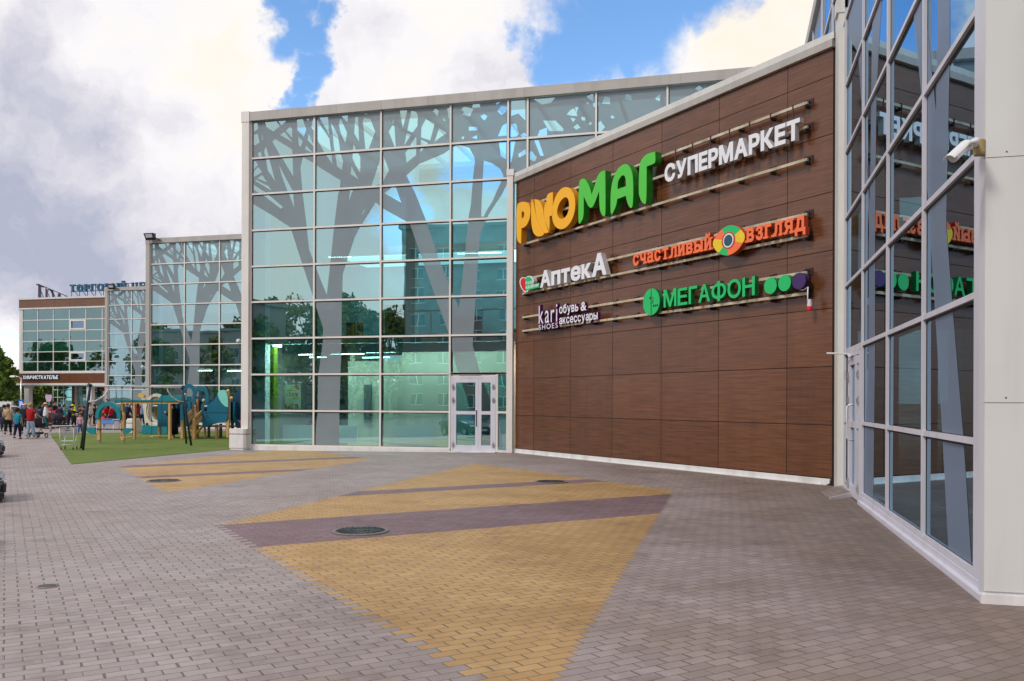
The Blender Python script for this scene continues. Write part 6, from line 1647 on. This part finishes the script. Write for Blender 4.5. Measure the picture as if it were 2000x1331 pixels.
# ------------------------------------------------------------------ people
def cmat(c, r=.8, v=.12):
    k = 'cloth_%d_%d_%d' % tuple(int(x * 250) for x in c)
    if k not in MATS: mat(k, c, r, var=v, vscale=5, spec=.2)
    return k
mat('skin', (.50, .27, .18), .55, var=.05); mat('shoe_white', (.7, .68, .66), .5); mat('straw', (.62, .45, .22), .8, var=.2, vscale=20)
HAIR = {'dark': (.015, .010, .008), 'brown': (.07, .035, .018), 'blond': (.42, .27, .11), 'grey': (.2, .19, .18)}
def skin_mesh(nodes, edges, sub=1):
    """nodes: list of ((x,y,z), r); one smooth continuous surface grown along the edges (first node = root)"""
    me = bpy.data.meshes.new('s'); me.from_pydata([n[0] for n in nodes], edges, [])
    o = bpy.data.objects.new('s', me); COL.objects.link(o)
    md = o.modifiers.new('k', 'SKIN'); md.use_smooth_shade = True
    if not me.skin_vertices: bpy.context.view_layer.objects.active = o
    for i, n in enumerate(nodes):
        r = n[1] if isinstance(n[1], tuple) else (n[1], n[1]); me.skin_vertices[0].data[i].radius = r
        me.skin_vertices[0].data[i].use_root = (i == 0)
    sb = o.modifiers.new('s', 'SUBSURF'); sb.levels = sub; sb.render_levels = sub
    bpy.context.view_layer.update()
    out = bpy.data.meshes.new_from_object(o.evaluated_get(bpy.context.evaluated_depsgraph_get()))
    for p in out.polygons: p.use_smooth = True
    bpy.data.objects.remove(o); bpy.data.meshes.remove(me)
    return out
def pose(h, step=.0, armL=(0, 0), armR=(0, 0), child=False, wide=1.0, lean=0.0, headturn=0.0):
    """joint positions in metres for a standing figure facing -Y; armX = (forward raise, bend) in degrees"""
    k = h
    hd = 1.18 if child else 1.0
    J = {}
    le = lean
    J['pelvis'] = (0, 0, .52 * k); J['waist'] = (0, -.02 * le * k, .60 * k); J['chest'] = (0, -.06 * le * k, .72 * k)
    J['neck'] = (0, -.09 * le * k, .825 * k); J['jaw'] = (0, (-.012 - .10 * le) * k, (.885) * k); J['head'] = (0, (-.004 - .11 * le) * k, .935 * k)
    J['crown'] = (0, (.006 - .11 * le) * k, .968 * k); J['nose'] = (0, (-.055 - .11 * le) * k, .915 * k)
    for s, nm, st in ((-1, 'R', step), (1, 'L', -step)):
        J['hip' + nm] = (s * .050 * k, 0, .50 * k)
        J['knee' + nm] = (s * .055 * k, -.55 * st * k - .012 * k, .28 * k + abs(st) * .0 * k); J['ankle' + nm] = (s * .058 * k, -st * k + (.03 * k if st < 0 else 0), .038 * k + (.05 * k if st < -.05 else 0))
        J['toe' + nm] = (s * .066 * k, J['ankle' + nm][1] - .085 * k, .018 * k + (.012 * k if st < -.05 else 0))
        a = armR if s < 0 else armL
        f, b = math.radians(a[0]), math.radians(a[1])
        sh = (s * .105 * k * wide, -.07 * le * k, .80 * k); J['sho' + nm] = sh
        e = (sh[0] + s * .030 * k, sh[1] - math.sin(f) * .165 * k, sh[2] - math.cos(f) * .165 * k); J['elb' + nm] = e
        w_ = (e[0] + s * .004 * k * (1 if b < .8 else -6), e[1] - math.sin(f + b) * .145 * k, e[2] - math.cos(f + b) * .145 * k); J['wri' + nm] = w_
        J['hand' + nm] = (w_[0], w_[1] - math.sin(f + b + .15) * .055 * k, w_[2] - math.cos(f + b + .15) * .055 * k)
        d = Vector(J['hand' + nm]) - Vector(w_); d.normalize()
        for q, (ox, ln) in enumerate(((-.016, .036), (-.006, .044), (.005, .042), (.015, .034))):
            base = Vector(J['hand' + nm]) + Vector((0, ox * k, 0)) if abs(d.z) > .6 else Vector(J['hand' + nm]) + Vector((ox * k, 0, 0))
            J['f%d%s' % (q, nm)] = tuple(base + (d + Vector((0, -.25, 0)) * (.4 + .2 * q)).normalized() * ln * k)
        J['th' + nm] = tuple(Vector(w_).lerp(Vector(J['hand' + nm]), .45) + (d * .018 + Vector((-s * .012, -.024, 0))) * k)
    J['_hd'] = hd
    return J
def body_part(J, k, spec, edges, add=0.0, sub=1):
    names = [n for n, r in spec]; nodes = [(J[n], (r if not isinstance(r, tuple) else r) if not isinstance(r, tuple) else r) for n, r in spec]
    nodes = [(p, tuple((x + add) * k for x in r) if isinstance(r, tuple) else (r + add) * k) for p, r in nodes]
    return skin_mesh(nodes, [(names.index(a), names.index(b)) for a, b in edges], sub)
NP = [0]
def person(label, loc, h, rz, top, bottom, hair='dark', longhair=False, skirt=False, dress=False, sleeve=.5, step=.05, armL=(5, 12), armR=(5, 12), child=False, shoes=None, hat=None, bag=None, coat=False, lean=0.0, bare=False, stout=1.0, shorts=False):
    r = thing('person', label, 'person', loc, rz, 'people gathered round the playground'); ORG[0] = Vector((0, 0, 0))
    J = pose(h, step, armL, armR, child, .92 if child else 1.0, lean); k = h; hd = J['_hd'] * 1.0; st = stout
    tb = 1.0 if False else .80
    spec = [('pelvis', (.078 * st * tb, .062 * st * tb)), ('waist', (.068 * st * tb, .054 * st * tb)), ('chest', (.088 * st * tb, .062 * st * tb)), ('neck', .038), ('jaw', .050 * hd), ('head', (.056 * hd, .068 * hd)), ('crown', .050 * hd), ('nose', .010)]
    eds = [('pelvis', 'waist'), ('waist', 'chest'), ('chest', 'neck'), ('neck', 'jaw'), ('jaw', 'head'), ('head', 'crown'), ('jaw', 'nose')]
    for s in 'LR':
        spec += [('sho' + s, .036), ('elb' + s, .027), ('wri' + s, .018), ('hand' + s, (.015, .021)), ('hip' + s, .058), ('knee' + s, .036), ('ankle' + s, .023), ('toe' + s, .020)]
        eds += [('chest', 'sho' + s), ('sho' + s, 'elb' + s), ('elb' + s, 'wri' + s), ('wri' + s, 'hand' + s), ('pelvis', 'hip' + s), ('hip' + s, 'knee' + s), ('knee' + s, 'ankle' + s), ('ankle' + s, 'toe' + s)]
        for q in range(4): spec.append(('f%d%s' % (q, s), .0055)); eds.append(('hand' + s, 'f%d%s' % (q, s)))
        spec.append(('th' + s, .0065)); eds.append(('wri' + s, 'th' + s))
    me = body_part(J, k, spec, eds); me.materials.append(MATS['skin']); link('body', me, r)
    # eyes and ears
    hy = J['head']
    for s in (-1, 1):
        MB().ball((s * .019 * k, hy[1] - .052 * k * hd, hy[2] - .002 * k), .0062 * k, 6).build('eye', 'shoe_white' if False else 'black_rubber', r)
        MB().lathe([(0, -.004 * k), (.014 * k, -.004 * k), (.016 * k, .004 * k), (0, .006 * k)], (s * .051 * k * hd, hy[1] + .004 * k, hy[2] - .008 * k), (s, .2, 0), 8).build('ear', 'skin', r)
    # top
    sp = [('chest', (.104 * st, .082 * st)), ('waist', (.094 * st, .078 * st)), ('pelvis', (.104 * st, .086 * st)), ('neck', .046), ('hem', (.106 * st, .088 * st))]
    ed = [('chest', 'waist'), ('waist', 'pelvis'), ('chest', 'neck'), ('pelvis', 'hem')]
    J2 = dict(J); J2['neck'] = tuple(Vector(J['chest']).lerp(Vector(J['neck']), .95)); J2['hem'] = tuple(Vector(J['pelvis']) + Vector((0, 0, -.055 * k)))
    for s in 'LR':
        J2['slv' + s] = tuple(Vector(J['sho' + s]).lerp(Vector(J['elb' + s]), min(1, sleeve * 2)))
        sp += [('sho' + s, .048), ('slv' + s, .043)]; ed += [('chest', 'sho' + s), ('sho' + s, 'slv' + s)]
        if sleeve > .5:
            J2['cuf' + s] = tuple(Vector(J['elb' + s]).lerp(Vector(J['wri' + s]), (sleeve - .5) * 2)); sp.append(('cuf' + s, .034)); ed.append(('slv' + s, 'cuf' + s))
    J2['pelvis'] = tuple(Vector(J['pelvis']) + Vector((0, 0, .01 * k)))
    me = body_part(J2, k, sp, ed); me.materials.append(MATS[cmat(top)]); link('coat' if coat else 'shirt', me, r)
    if dress or skirt:
        lo = .10 if dress == 'long' else .27 if (dress or skirt is True) else .2
        n = 14; mb = MB(); rings = [(.62 if dress else .58, .074 * st, .06 * st), (.52, .092 * st, .078 * st), ((.52 + lo) / 2, .10 * st, .088 * st), (lo, .112 * st, .10 * st), (lo + .005, .10 * st, .09 * st), (.5, .05, .05)]
        for z, a, b in rings:
            for i in range(n):
                t = 2 * PI * i / n; w_ = 1 + .05 * math.sin(5 * t) * (1 if z < .5 else 0); mb.v.append(Vector((a * k * w_ * math.cos(t), b * k * w_ * math.sin(t), z * k)))
        for j in range(len(rings) - 1):
            for i in range(n): q = (i + 1) % n; mb.f.append((j * n + i, j * n + q, (j + 1) * n + q, (j + 1) * n + i)); mb.m.append(0)
        mb.build('skirt', cmat(top if dress else bottom), r, smooth=True)
    if not dress and (not skirt):
        sp = [('pelvis', (.094 * st, .076 * st)), ('waist', (.082 * st, .066 * st))]; ed = [('pelvis', 'waist')]
        J3 = dict(J)
        for s in 'LR':
            if shorts:
                J3['knee' + s] = tuple(Vector(J['hip' + s]).lerp(Vector(J['knee' + s]), .75)); sp += [('hip' + s, .064), ('knee' + s, .052)]; ed += [('pelvis', 'hip' + s), ('hip' + s, 'knee' + s)]
            else:
                J3['ankle' + s] = tuple(Vector(J['ankle' + s]) + Vector((0, 0, .02 * k))); sp += [('hip' + s, .072), ('knee' + s, .050), ('ankle' + s, .040)]; ed += [('pelvis', 'hip' + s), ('hip' + s, 'knee' + s), ('knee' + s, 'ankle' + s)]
        me = body_part(J3, k, sp, ed); me.materials.append(MATS[cmat(bottom)]); link('trousers', me, r)
    for s in 'LR':
        a, t = Vector(J['ankle' + s]), Vector(J['toe' + s])
        me = skin_mesh([((a.x, a.y + .012 * k, a.z - .008 * k), .027 * k), ((a.x, a.y + .022 * k, .018 * k + (t.z - .018 * k)), .020 * k), ((t.x, t.y - .012 * k, t.z), (.024 * k, .018 * k))], [(0, 1), (0, 2)])
        me.materials.append(MATS[shoes or 'black_rubber']); link('shoe', me, r)
    # hair: a cap over skull and nape, open at the face; long hair adds a fall down the back
    cr = J['crown']; hm = cmat(HAIR[hair])
    hc = Vector(J['head']) + Vector((0, .004 * k, .008 * k)); ax_, ay_, az_ = .056 * k * hd, .066 * k * hd, .068 * k * hd
    mb = MB(); n, m_ = 16, 10
    for a in range(m_ + 1):
        for b in range(n):
            ph_, th_ = PI * a / m_, 2 * PI * b / n
            w_ = 1 + .04 * math.sin(5 * th_ + 3 * ph_ + h * 9)
            mb.v.append(hc + Vector((ax_ * w_ * math.sin(ph_) * math.sin(th_), -ay_ * w_ * math.sin(ph_) * math.cos(th_), az_ * math.cos(ph_))))
    for a in range(m_):
        for b in range(n):
            front = .5 + .5 * math.cos(2 * PI * (b + .5) / n)
            lim = m_ * (.80 if longhair else .74) * (1 - front) + m_ * .30 * front
            if a + .5 < lim: mb.f.append((a * n + b, a * n + (b + 1) % n, (a + 1) * n + (b + 1) % n, (a + 1) * n + b)); mb.m.append(0)
    used = sorted({i for f in mb.f for i in f}); mp = {q: i for i, q in enumerate(used)}; mb.v = [mb.v[q] for q in used]; mb.f = [tuple(mp[i] for i in f) for f in mb.f]
    ho = mb.build('hair', hm, r, smooth=True)
    md = ho.modifiers.new('thick', 'SOLIDIFY'); md.thickness = .008 * k; md.offset = 1
    if longhair:
        me = skin_mesh([((hc.x, hc.y + .035 * k, hc.z - .02 * k), (.052 * k, .034 * k)), ((hc.x, hc.y + .05 * k, hc.z - .08 * k), (.054 * k, .03 * k)), ((hc.x, hc.y + .062 * k, hc.z - .16 * k), (.036 * k, .018 * k))], [(0, 1), (1, 2)]); me.materials.append(MATS[hm]); link('hair_fall', me, r)
    if hat == 'straw':
        MB().lathe([(0, .055 * k), (.045 * k, .05 * k), (.062 * k, .02 * k), (.065 * k, 0), (.125 * k, -.012 * k), (.127 * k, -.006 * k), (.06 * k, .005 * k)], (cr[0], cr[1] + .004 * k, cr[2] + .002 * k), (0, .15, 1), 16).build('hat', 'straw', r, smooth=True)
    if hat == 'cap':
        MB().lathe([(0, .05 * k), (.04 * k, .044 * k), (.063 * k, .012 * k), (.066 * k, -.02 * k)], (cr[0], cr[1], cr[2]), (0, 0, 1), 14).hexa([(-.045 * k, cr[1] - .12 * k, cr[2] - .022 * k), (.045 * k, cr[1] - .12 * k, cr[2] - .022 * k), (.055 * k, cr[1] - .05 * k, cr[2] - .012 * k), (-.055 * k, cr[1] - .05 * k, cr[2] - .012 * k), (-.04 * k, cr[1] - .12 * k, cr[2] - .016 * k), (.04 * k, cr[1] - .12 * k, cr[2] - .016 * k), (.05 * k, cr[1] - .05 * k, cr[2] - .002 * k), (-.05 * k, cr[1] - .05 * k, cr[2] - .002 * k)]).build('cap', 'shoe_white', r, smooth=False)
    if hat == 'hood':
        me = skin_mesh([((0, cr[1] + .02 * k, cr[2] - .02 * k), .066 * k), ((0, cr[1] + .04 * k, cr[2] - .09 * k), .06 * k), ((0, cr[1] + .04 * k, cr[2] - .14 * k), .07 * k)], [(0, 1), (1, 2)]); me.materials.append(MATS[cmat(top)]); link('hood', me, r)
    if bag == 'shoulder':
        s = 1; y = .085 * k
        for yy in (-1, 1): MB().tube([(-.085 * k, yy * .03 * k, .835 * k), (0, yy * .082 * k * st, .72 * k), (.10 * k, yy * .07 * k, .56 * k)], .008 * k, 5).build('bag_strap', 'black_metal', r)
        MB().box((.085 * k, -.07 * k, .40 * k), (.15 * k, .08 * k, .56 * k)).build('bag', 'black_metal', r, bevel=.02)
    if bag == 'backpack':
        MB().box((-.075 * k, .06 * k, .58 * k), (.075 * k, .15 * k, .80 * k)).build('backpack', 'steel_blue', r, bevel=.035)
        for s in (-1, 1): MB().tube([(s * .06 * k, .07 * k, .80 * k), (s * .065 * k, 0, .845 * k), (s * .06 * k, -.075 * k, .76 * k), (s * .07 * k, .0, .62 * k)], .010 * k, 5).build('pack_strap', 'shoe_white', r)
    return r
def at_px(u, vfoot, rzoff=0.0, z=None):
    c = G(u, vfoot); c.z = (gz(c.x) if z is None else z) + .003
    if -41 < c.x < -20 and c.y - 2.6 > -c.x: c.z = Z0 + .002
    return tuple(c)
def hgt(u, vh, vf):
    """standing height from head and foot pixels"""
    c = G(u, vf); return onY(u, vh, c.y).z - c.z
AW, TO, LE, RI = PI + YAW, YAW, YAW - PI / 2, YAW + PI / 2       # facing away, towards, to the picture's left, right
PL = [
 ('woman in a loose beige blouse with black trousers and a black shoulder bag', 15.6, 850, 791.5, dict(rz=AW + .3, top=(.52, .37, .22), bottom=(.012, .012, .014), hair='brown', sleeve=.75, bag='shoulder', step=.09, stout=1.15)),
 ('boy in a teal T-shirt and navy trousers walking away', 34, 858, 800.5, dict(rz=AW, top=(.01, .24, .32), bottom=(.012, .014, .04), sleeve=.3, step=.06, child=True)),
 ('person in white cap and sunglasses behind the woman in red', 48, 847, 790, dict(rz=TO, top=(.02, .02, .025), bottom=(.02, .02, .02), hair='brown', longhair=True, hat='cap', sleeve=.8, step=.05)),
 ('blond woman in a red T-shirt and pale jeans pushing a dark pram', 59.5, 857, 789.5, dict(rz=AW - .25, top=(.40, .012, .015), bottom=(.33, .45, .58), hair='blond', sleeve=.3, shoes='shoe_white', step=.05, armL=(35, 25), armR=(35, 25), longhair=False, stout=1.05)),
 ('child in a dark blue jacket between the pram and the straw hat', 77, 837, 796, dict(rz=AW, top=(.02, .03, .07), bottom=(.02, .02, .03), sleeve=.95, child=True)),
 ('woman in a wide straw hat and white blouse with green shorts', 89, 838, 789, dict(rz=RI + .4, top=(.74, .74, .76), bottom=(.02, .10, .12), hair='brown', hat='straw', sleeve=.9, stout=1.2, armL=(25, 60))),
 ('woman in a short red sleeveless dress', 97.5, 836.5, 793, dict(rz=AW, top=(.42, .01, .02), bottom=(.4, .01, .02), hair='dark', dress=True, sleeve=.15, shoes='shoe_white')),
 ('tall dark haired man in black holding a red bag', 107, 834, 785.5, dict(rz=RI, top=(.012, .012, .02), bottom=(.015, .015, .02), sleeve=.9, armL=(20, 70))),
 ('person in a long dark violet coat behind the trolley', 116, 835, 792, dict(rz=AW, top=(.03, .018, .055), bottom=(.02, .015, .03), sleeve=.95, dress='long', hair='dark')),
 ('boy in a bright turquoise T-shirt standing sideways', 125.5, 834, 793, dict(rz=RI, top=(.01, .42, .55), bottom=(.03, .03, .04), sleeve=.3, child=True)),
 ('person bending over in dark navy behind the trolley handle', 133, 842, 800, dict(rz=RI, top=(.015, .016, .04), bottom=(.02, .02, .03), sleeve=.9, lean=1.6, armL=(70, 20), armR=(60, 20))),
 ('child in a fluorescent yellow hooded jacket', 144.5, 834, 788, dict(rz=RI + .5, top=(.62, .85, .04), bottom=(.012, .012, .015), sleeve=.95, hat='hood', armL=(20, 30))),
 ('small boy in dark grey between the yellow jacket and the pink sweater', 155.5, 833, 794.5, dict(rz=RI, top=(.05, .045, .05), bottom=(.02, .02, .02), hair='brown', sleeve=.9, child=True)),
 ('boy in a grey green top left of the swing post', 163, 834, 795, dict(rz=LE, top=(.06, .07, .07), bottom=(.03, .03, .03), hair='brown', sleeve=.9, child=True)),
 ('little girl in a pale pink sweater and blue jeans on the turf edge', 156.5, 848.5, 810.5, dict(rz=TO + .4, top=(.60, .34, .42), bottom=(.05, .13, .35), hair='brown', sleeve=.95, child=True, step=.07)),
 ('woman in a white blouse and black shorts beside the swing leg', 176, 832.5, 788.5, dict(rz=RI, top=(.62, .62, .63), bottom=(.012, .012, .012), hair='brown', longhair=True, sleeve=.9, shorts=True, shoes='shoe_white', step=.04)),
 ('person in black right of the white blouse', 184, 832, 792, dict(rz=LE, top=(.02, .02, .022), bottom=(.02, .02, .02), sleeve=.9)),
 ('man in a red jacket with white patch seen through the teal arch', 206, 829, 792, dict(rz=RI, top=(.45, .012, .015), bottom=(.02, .02, .035), sleeve=.95, armL=(30, 60))),
 ('woman in a bright red jacket right of the other red jacket in the arch', 217, 829, 793, dict(rz=LE, top=(.55, .012, .04), bottom=(.02, .02, .03), sleeve=.95, hair='brown')),
 ('small child in a coral pink hooded coat in front of the red jackets', 201.5, 834, 811, dict(rz=AW, top=(.68, .09, .13), bottom=(.05, .05, .08), sleeve=.95, hat='hood', child=True)),
 ('bareheaded dark haired man above the teal arch', 209, 826, 782, dict(rz=TO, top=(.03, .03, .03), bottom=(.02, .02, .03), sleeve=.9)),
 ('person in dark clothes with a blue backpack beside the shelter post', 248.5, 835, 787, dict(rz=AW, top=(.02, .025, .05), bottom=(.015, .015, .02), sleeve=.9, bag='backpack')),
 ('woman in a white shirt right of the backpack', 257.5, 833, 788, dict(rz=RI, top=(.66, .66, .66), bottom=(.03, .03, .04), hair='brown', sleeve=.9)),
 ('person in a dark red coat left of the barrel tunnel', 270, 832, 787, dict(rz=AW, top=(.16, .008, .012), bottom=(.02, .02, .02), sleeve=.95, hair='dark', longhair=True)),
 ('person in a light blue shirt and dark waistcoat by the tunnel ring', 277.5, 832, 788, dict(rz=TO, top=(.20, .28, .40), bottom=(.02, .02, .03), sleeve=.9)),
 ('woman in a long black dress with pale shoes at the playhouse steps', 338, 856.5, 789, dict(rz=AW + .9, top=(.008, .008, .010), bottom=(.01, .01, .01), hair='dark', longhair=True, dress='long', sleeve=.95, shoes='shoe_white', stout=1.2, armL=(20, 95))),
 ('person in black at the back of the crowd, left of the yellow jacket', 138, 829, 795, dict(rz=AW, top=(.02, .02, .03), bottom=(.02, .02, .02), sleeve=.9)),
 ('person in dark brown at the back of the crowd under the arch post', 190, 827, 793, dict(rz=TO, top=(.06, .03, .02), bottom=(.02, .02, .02), sleeve=.9, hair='brown')),
 ('person in grey behind the shelter roof post', 238, 827, 790, dict(rz=AW, top=(.10, .10, .11), bottom=(.02, .02, .03), sleeve=.9)),
 ('dark haired head behind the beige blouse at the left edge', 8, 843, 793, dict(rz=AW, top=(.03, .03, .05), bottom=(.02, .02, .02), sleeve=.9)),
 ('person in navy between the straw hat and the pram at the back', 83, 832, 788, dict(rz=AW, top=(.02, .025, .05), bottom=(.02, .02, .02), sleeve=.9)),
]
for lab, u, vf, vh, kw in PL:
    person(lab, at_px(u, vf), max(.85, hgt(u, vh, vf)) * (1.03 if kw.get('lean') is None else 1.15), **kw)
# figure climbing out over the tunnel base: only grey trousered legs show
# red bag in the tall man's hand
c = G(109, 834); rb = thing('handbag', 'red bag held at the chest of the tall man in black', 'bag', (c.x + .12, c.y - .25, 1.05)); ORG[0] = Vector(rb.location)
MB().box(Vector(rb.location) + Vector((-.16, -.08, -.14)), Vector(rb.location) + Vector((.16, .08, .12))).build('bag', 'sign_red', rb, bevel=.03); MB().tube([Vector(rb.location) + Vector(p) for p in ((-.1, 0, .12), (-.06, 0, .24), (.06, 0, .24), (.1, 0, .12))], .012, 5).build('handle', 'black_metal', rb)

# prams
def pram(label, loc, rz, group):
    r = thing('pram', label, 'pram', loc, rz, group); ORG[0] = Vector((0, 0, 0))
    # faces +Y locally, pushed from -Y
    w0 = None
    for x in (-.27, .27):
        for y, rr in ((-.32, .16), (.38, .13)):
            w_ = MB().lathe([(rr * .72, -.02), (rr * .95, -.025), (rr, 0), (rr * .95, .025), (rr * .72, .02)], (x, y, rr), (1, 0, 0), 16).build('wheel', 'black_rubber', r)
            mb = MB()
            for q in range(5): t = 2 * PI * q / 5; mb.bar((x, y, rr), (x, y + rr * .8 * math.cos(t), rr + rr * .8 * math.sin(t)), .012)
            mb.build('spokes', 'steel', w_)
    mb = MB()
    for x in (-.25, .25): mb.tube([(x, -.62, 1.03), (x, -.36, .75), (x, .36, .16)], .014, 6); mb.tube([(x, -.32, .17), (x, .1, .55), (x, .3, .7)], .014, 6)
    mb.tube([(-.25, -.62, 1.03), (.25, -.62, 1.03)], .018, 6); mb.tube([(-.25, -.32, .17), (.25, -.32, .17)], .012, 6)
    mb.build('frame', 'black_metal', r, smooth=True)
    mb = MB(); P_ = [(-.22, -.30, .60), (-.22, .42, .55), (-.22, .48, .80), (-.22, -.38, .82)]; mb.prism(P_, (.44, 0, 0)); mb.build('seat', cmat((.03, .03, .045)), r, bevel=.04)
    mb = MB(); n = 10
    pts = [(-.23, -.02 + .40 * math.cos(t), .78 + .34 * math.sin(t)) for t in [PI * (.35 + .75 * k / n) for k in range(n + 1)]] + [(-.23, -.02, .78)]
    mb.prism(pts, (.46, 0, 0)); mb.build('hood', cmat((.05, .05, .06)), r, bevel=.02)
    mb = MB(); mb.box((-.2, -.28, .20), (.2, .28, .32)); mb.build('basket', 'black_metal', r, bevel=.03)
    return r
c = at_px(72, 856); pram('dark pram with big wheels pushed by the woman in red', c, YAW - .25, 'prams in the crowd')
c = at_px(104, 838); pram('black pram standing beside the woman in the red dress', c, YAW + 1.2, 'prams in the crowd')
c = at_px(121, 836); pram('dark pram in front of the violet coat behind the trolley', c, YAW - 1.0, 'prams in the crowd')
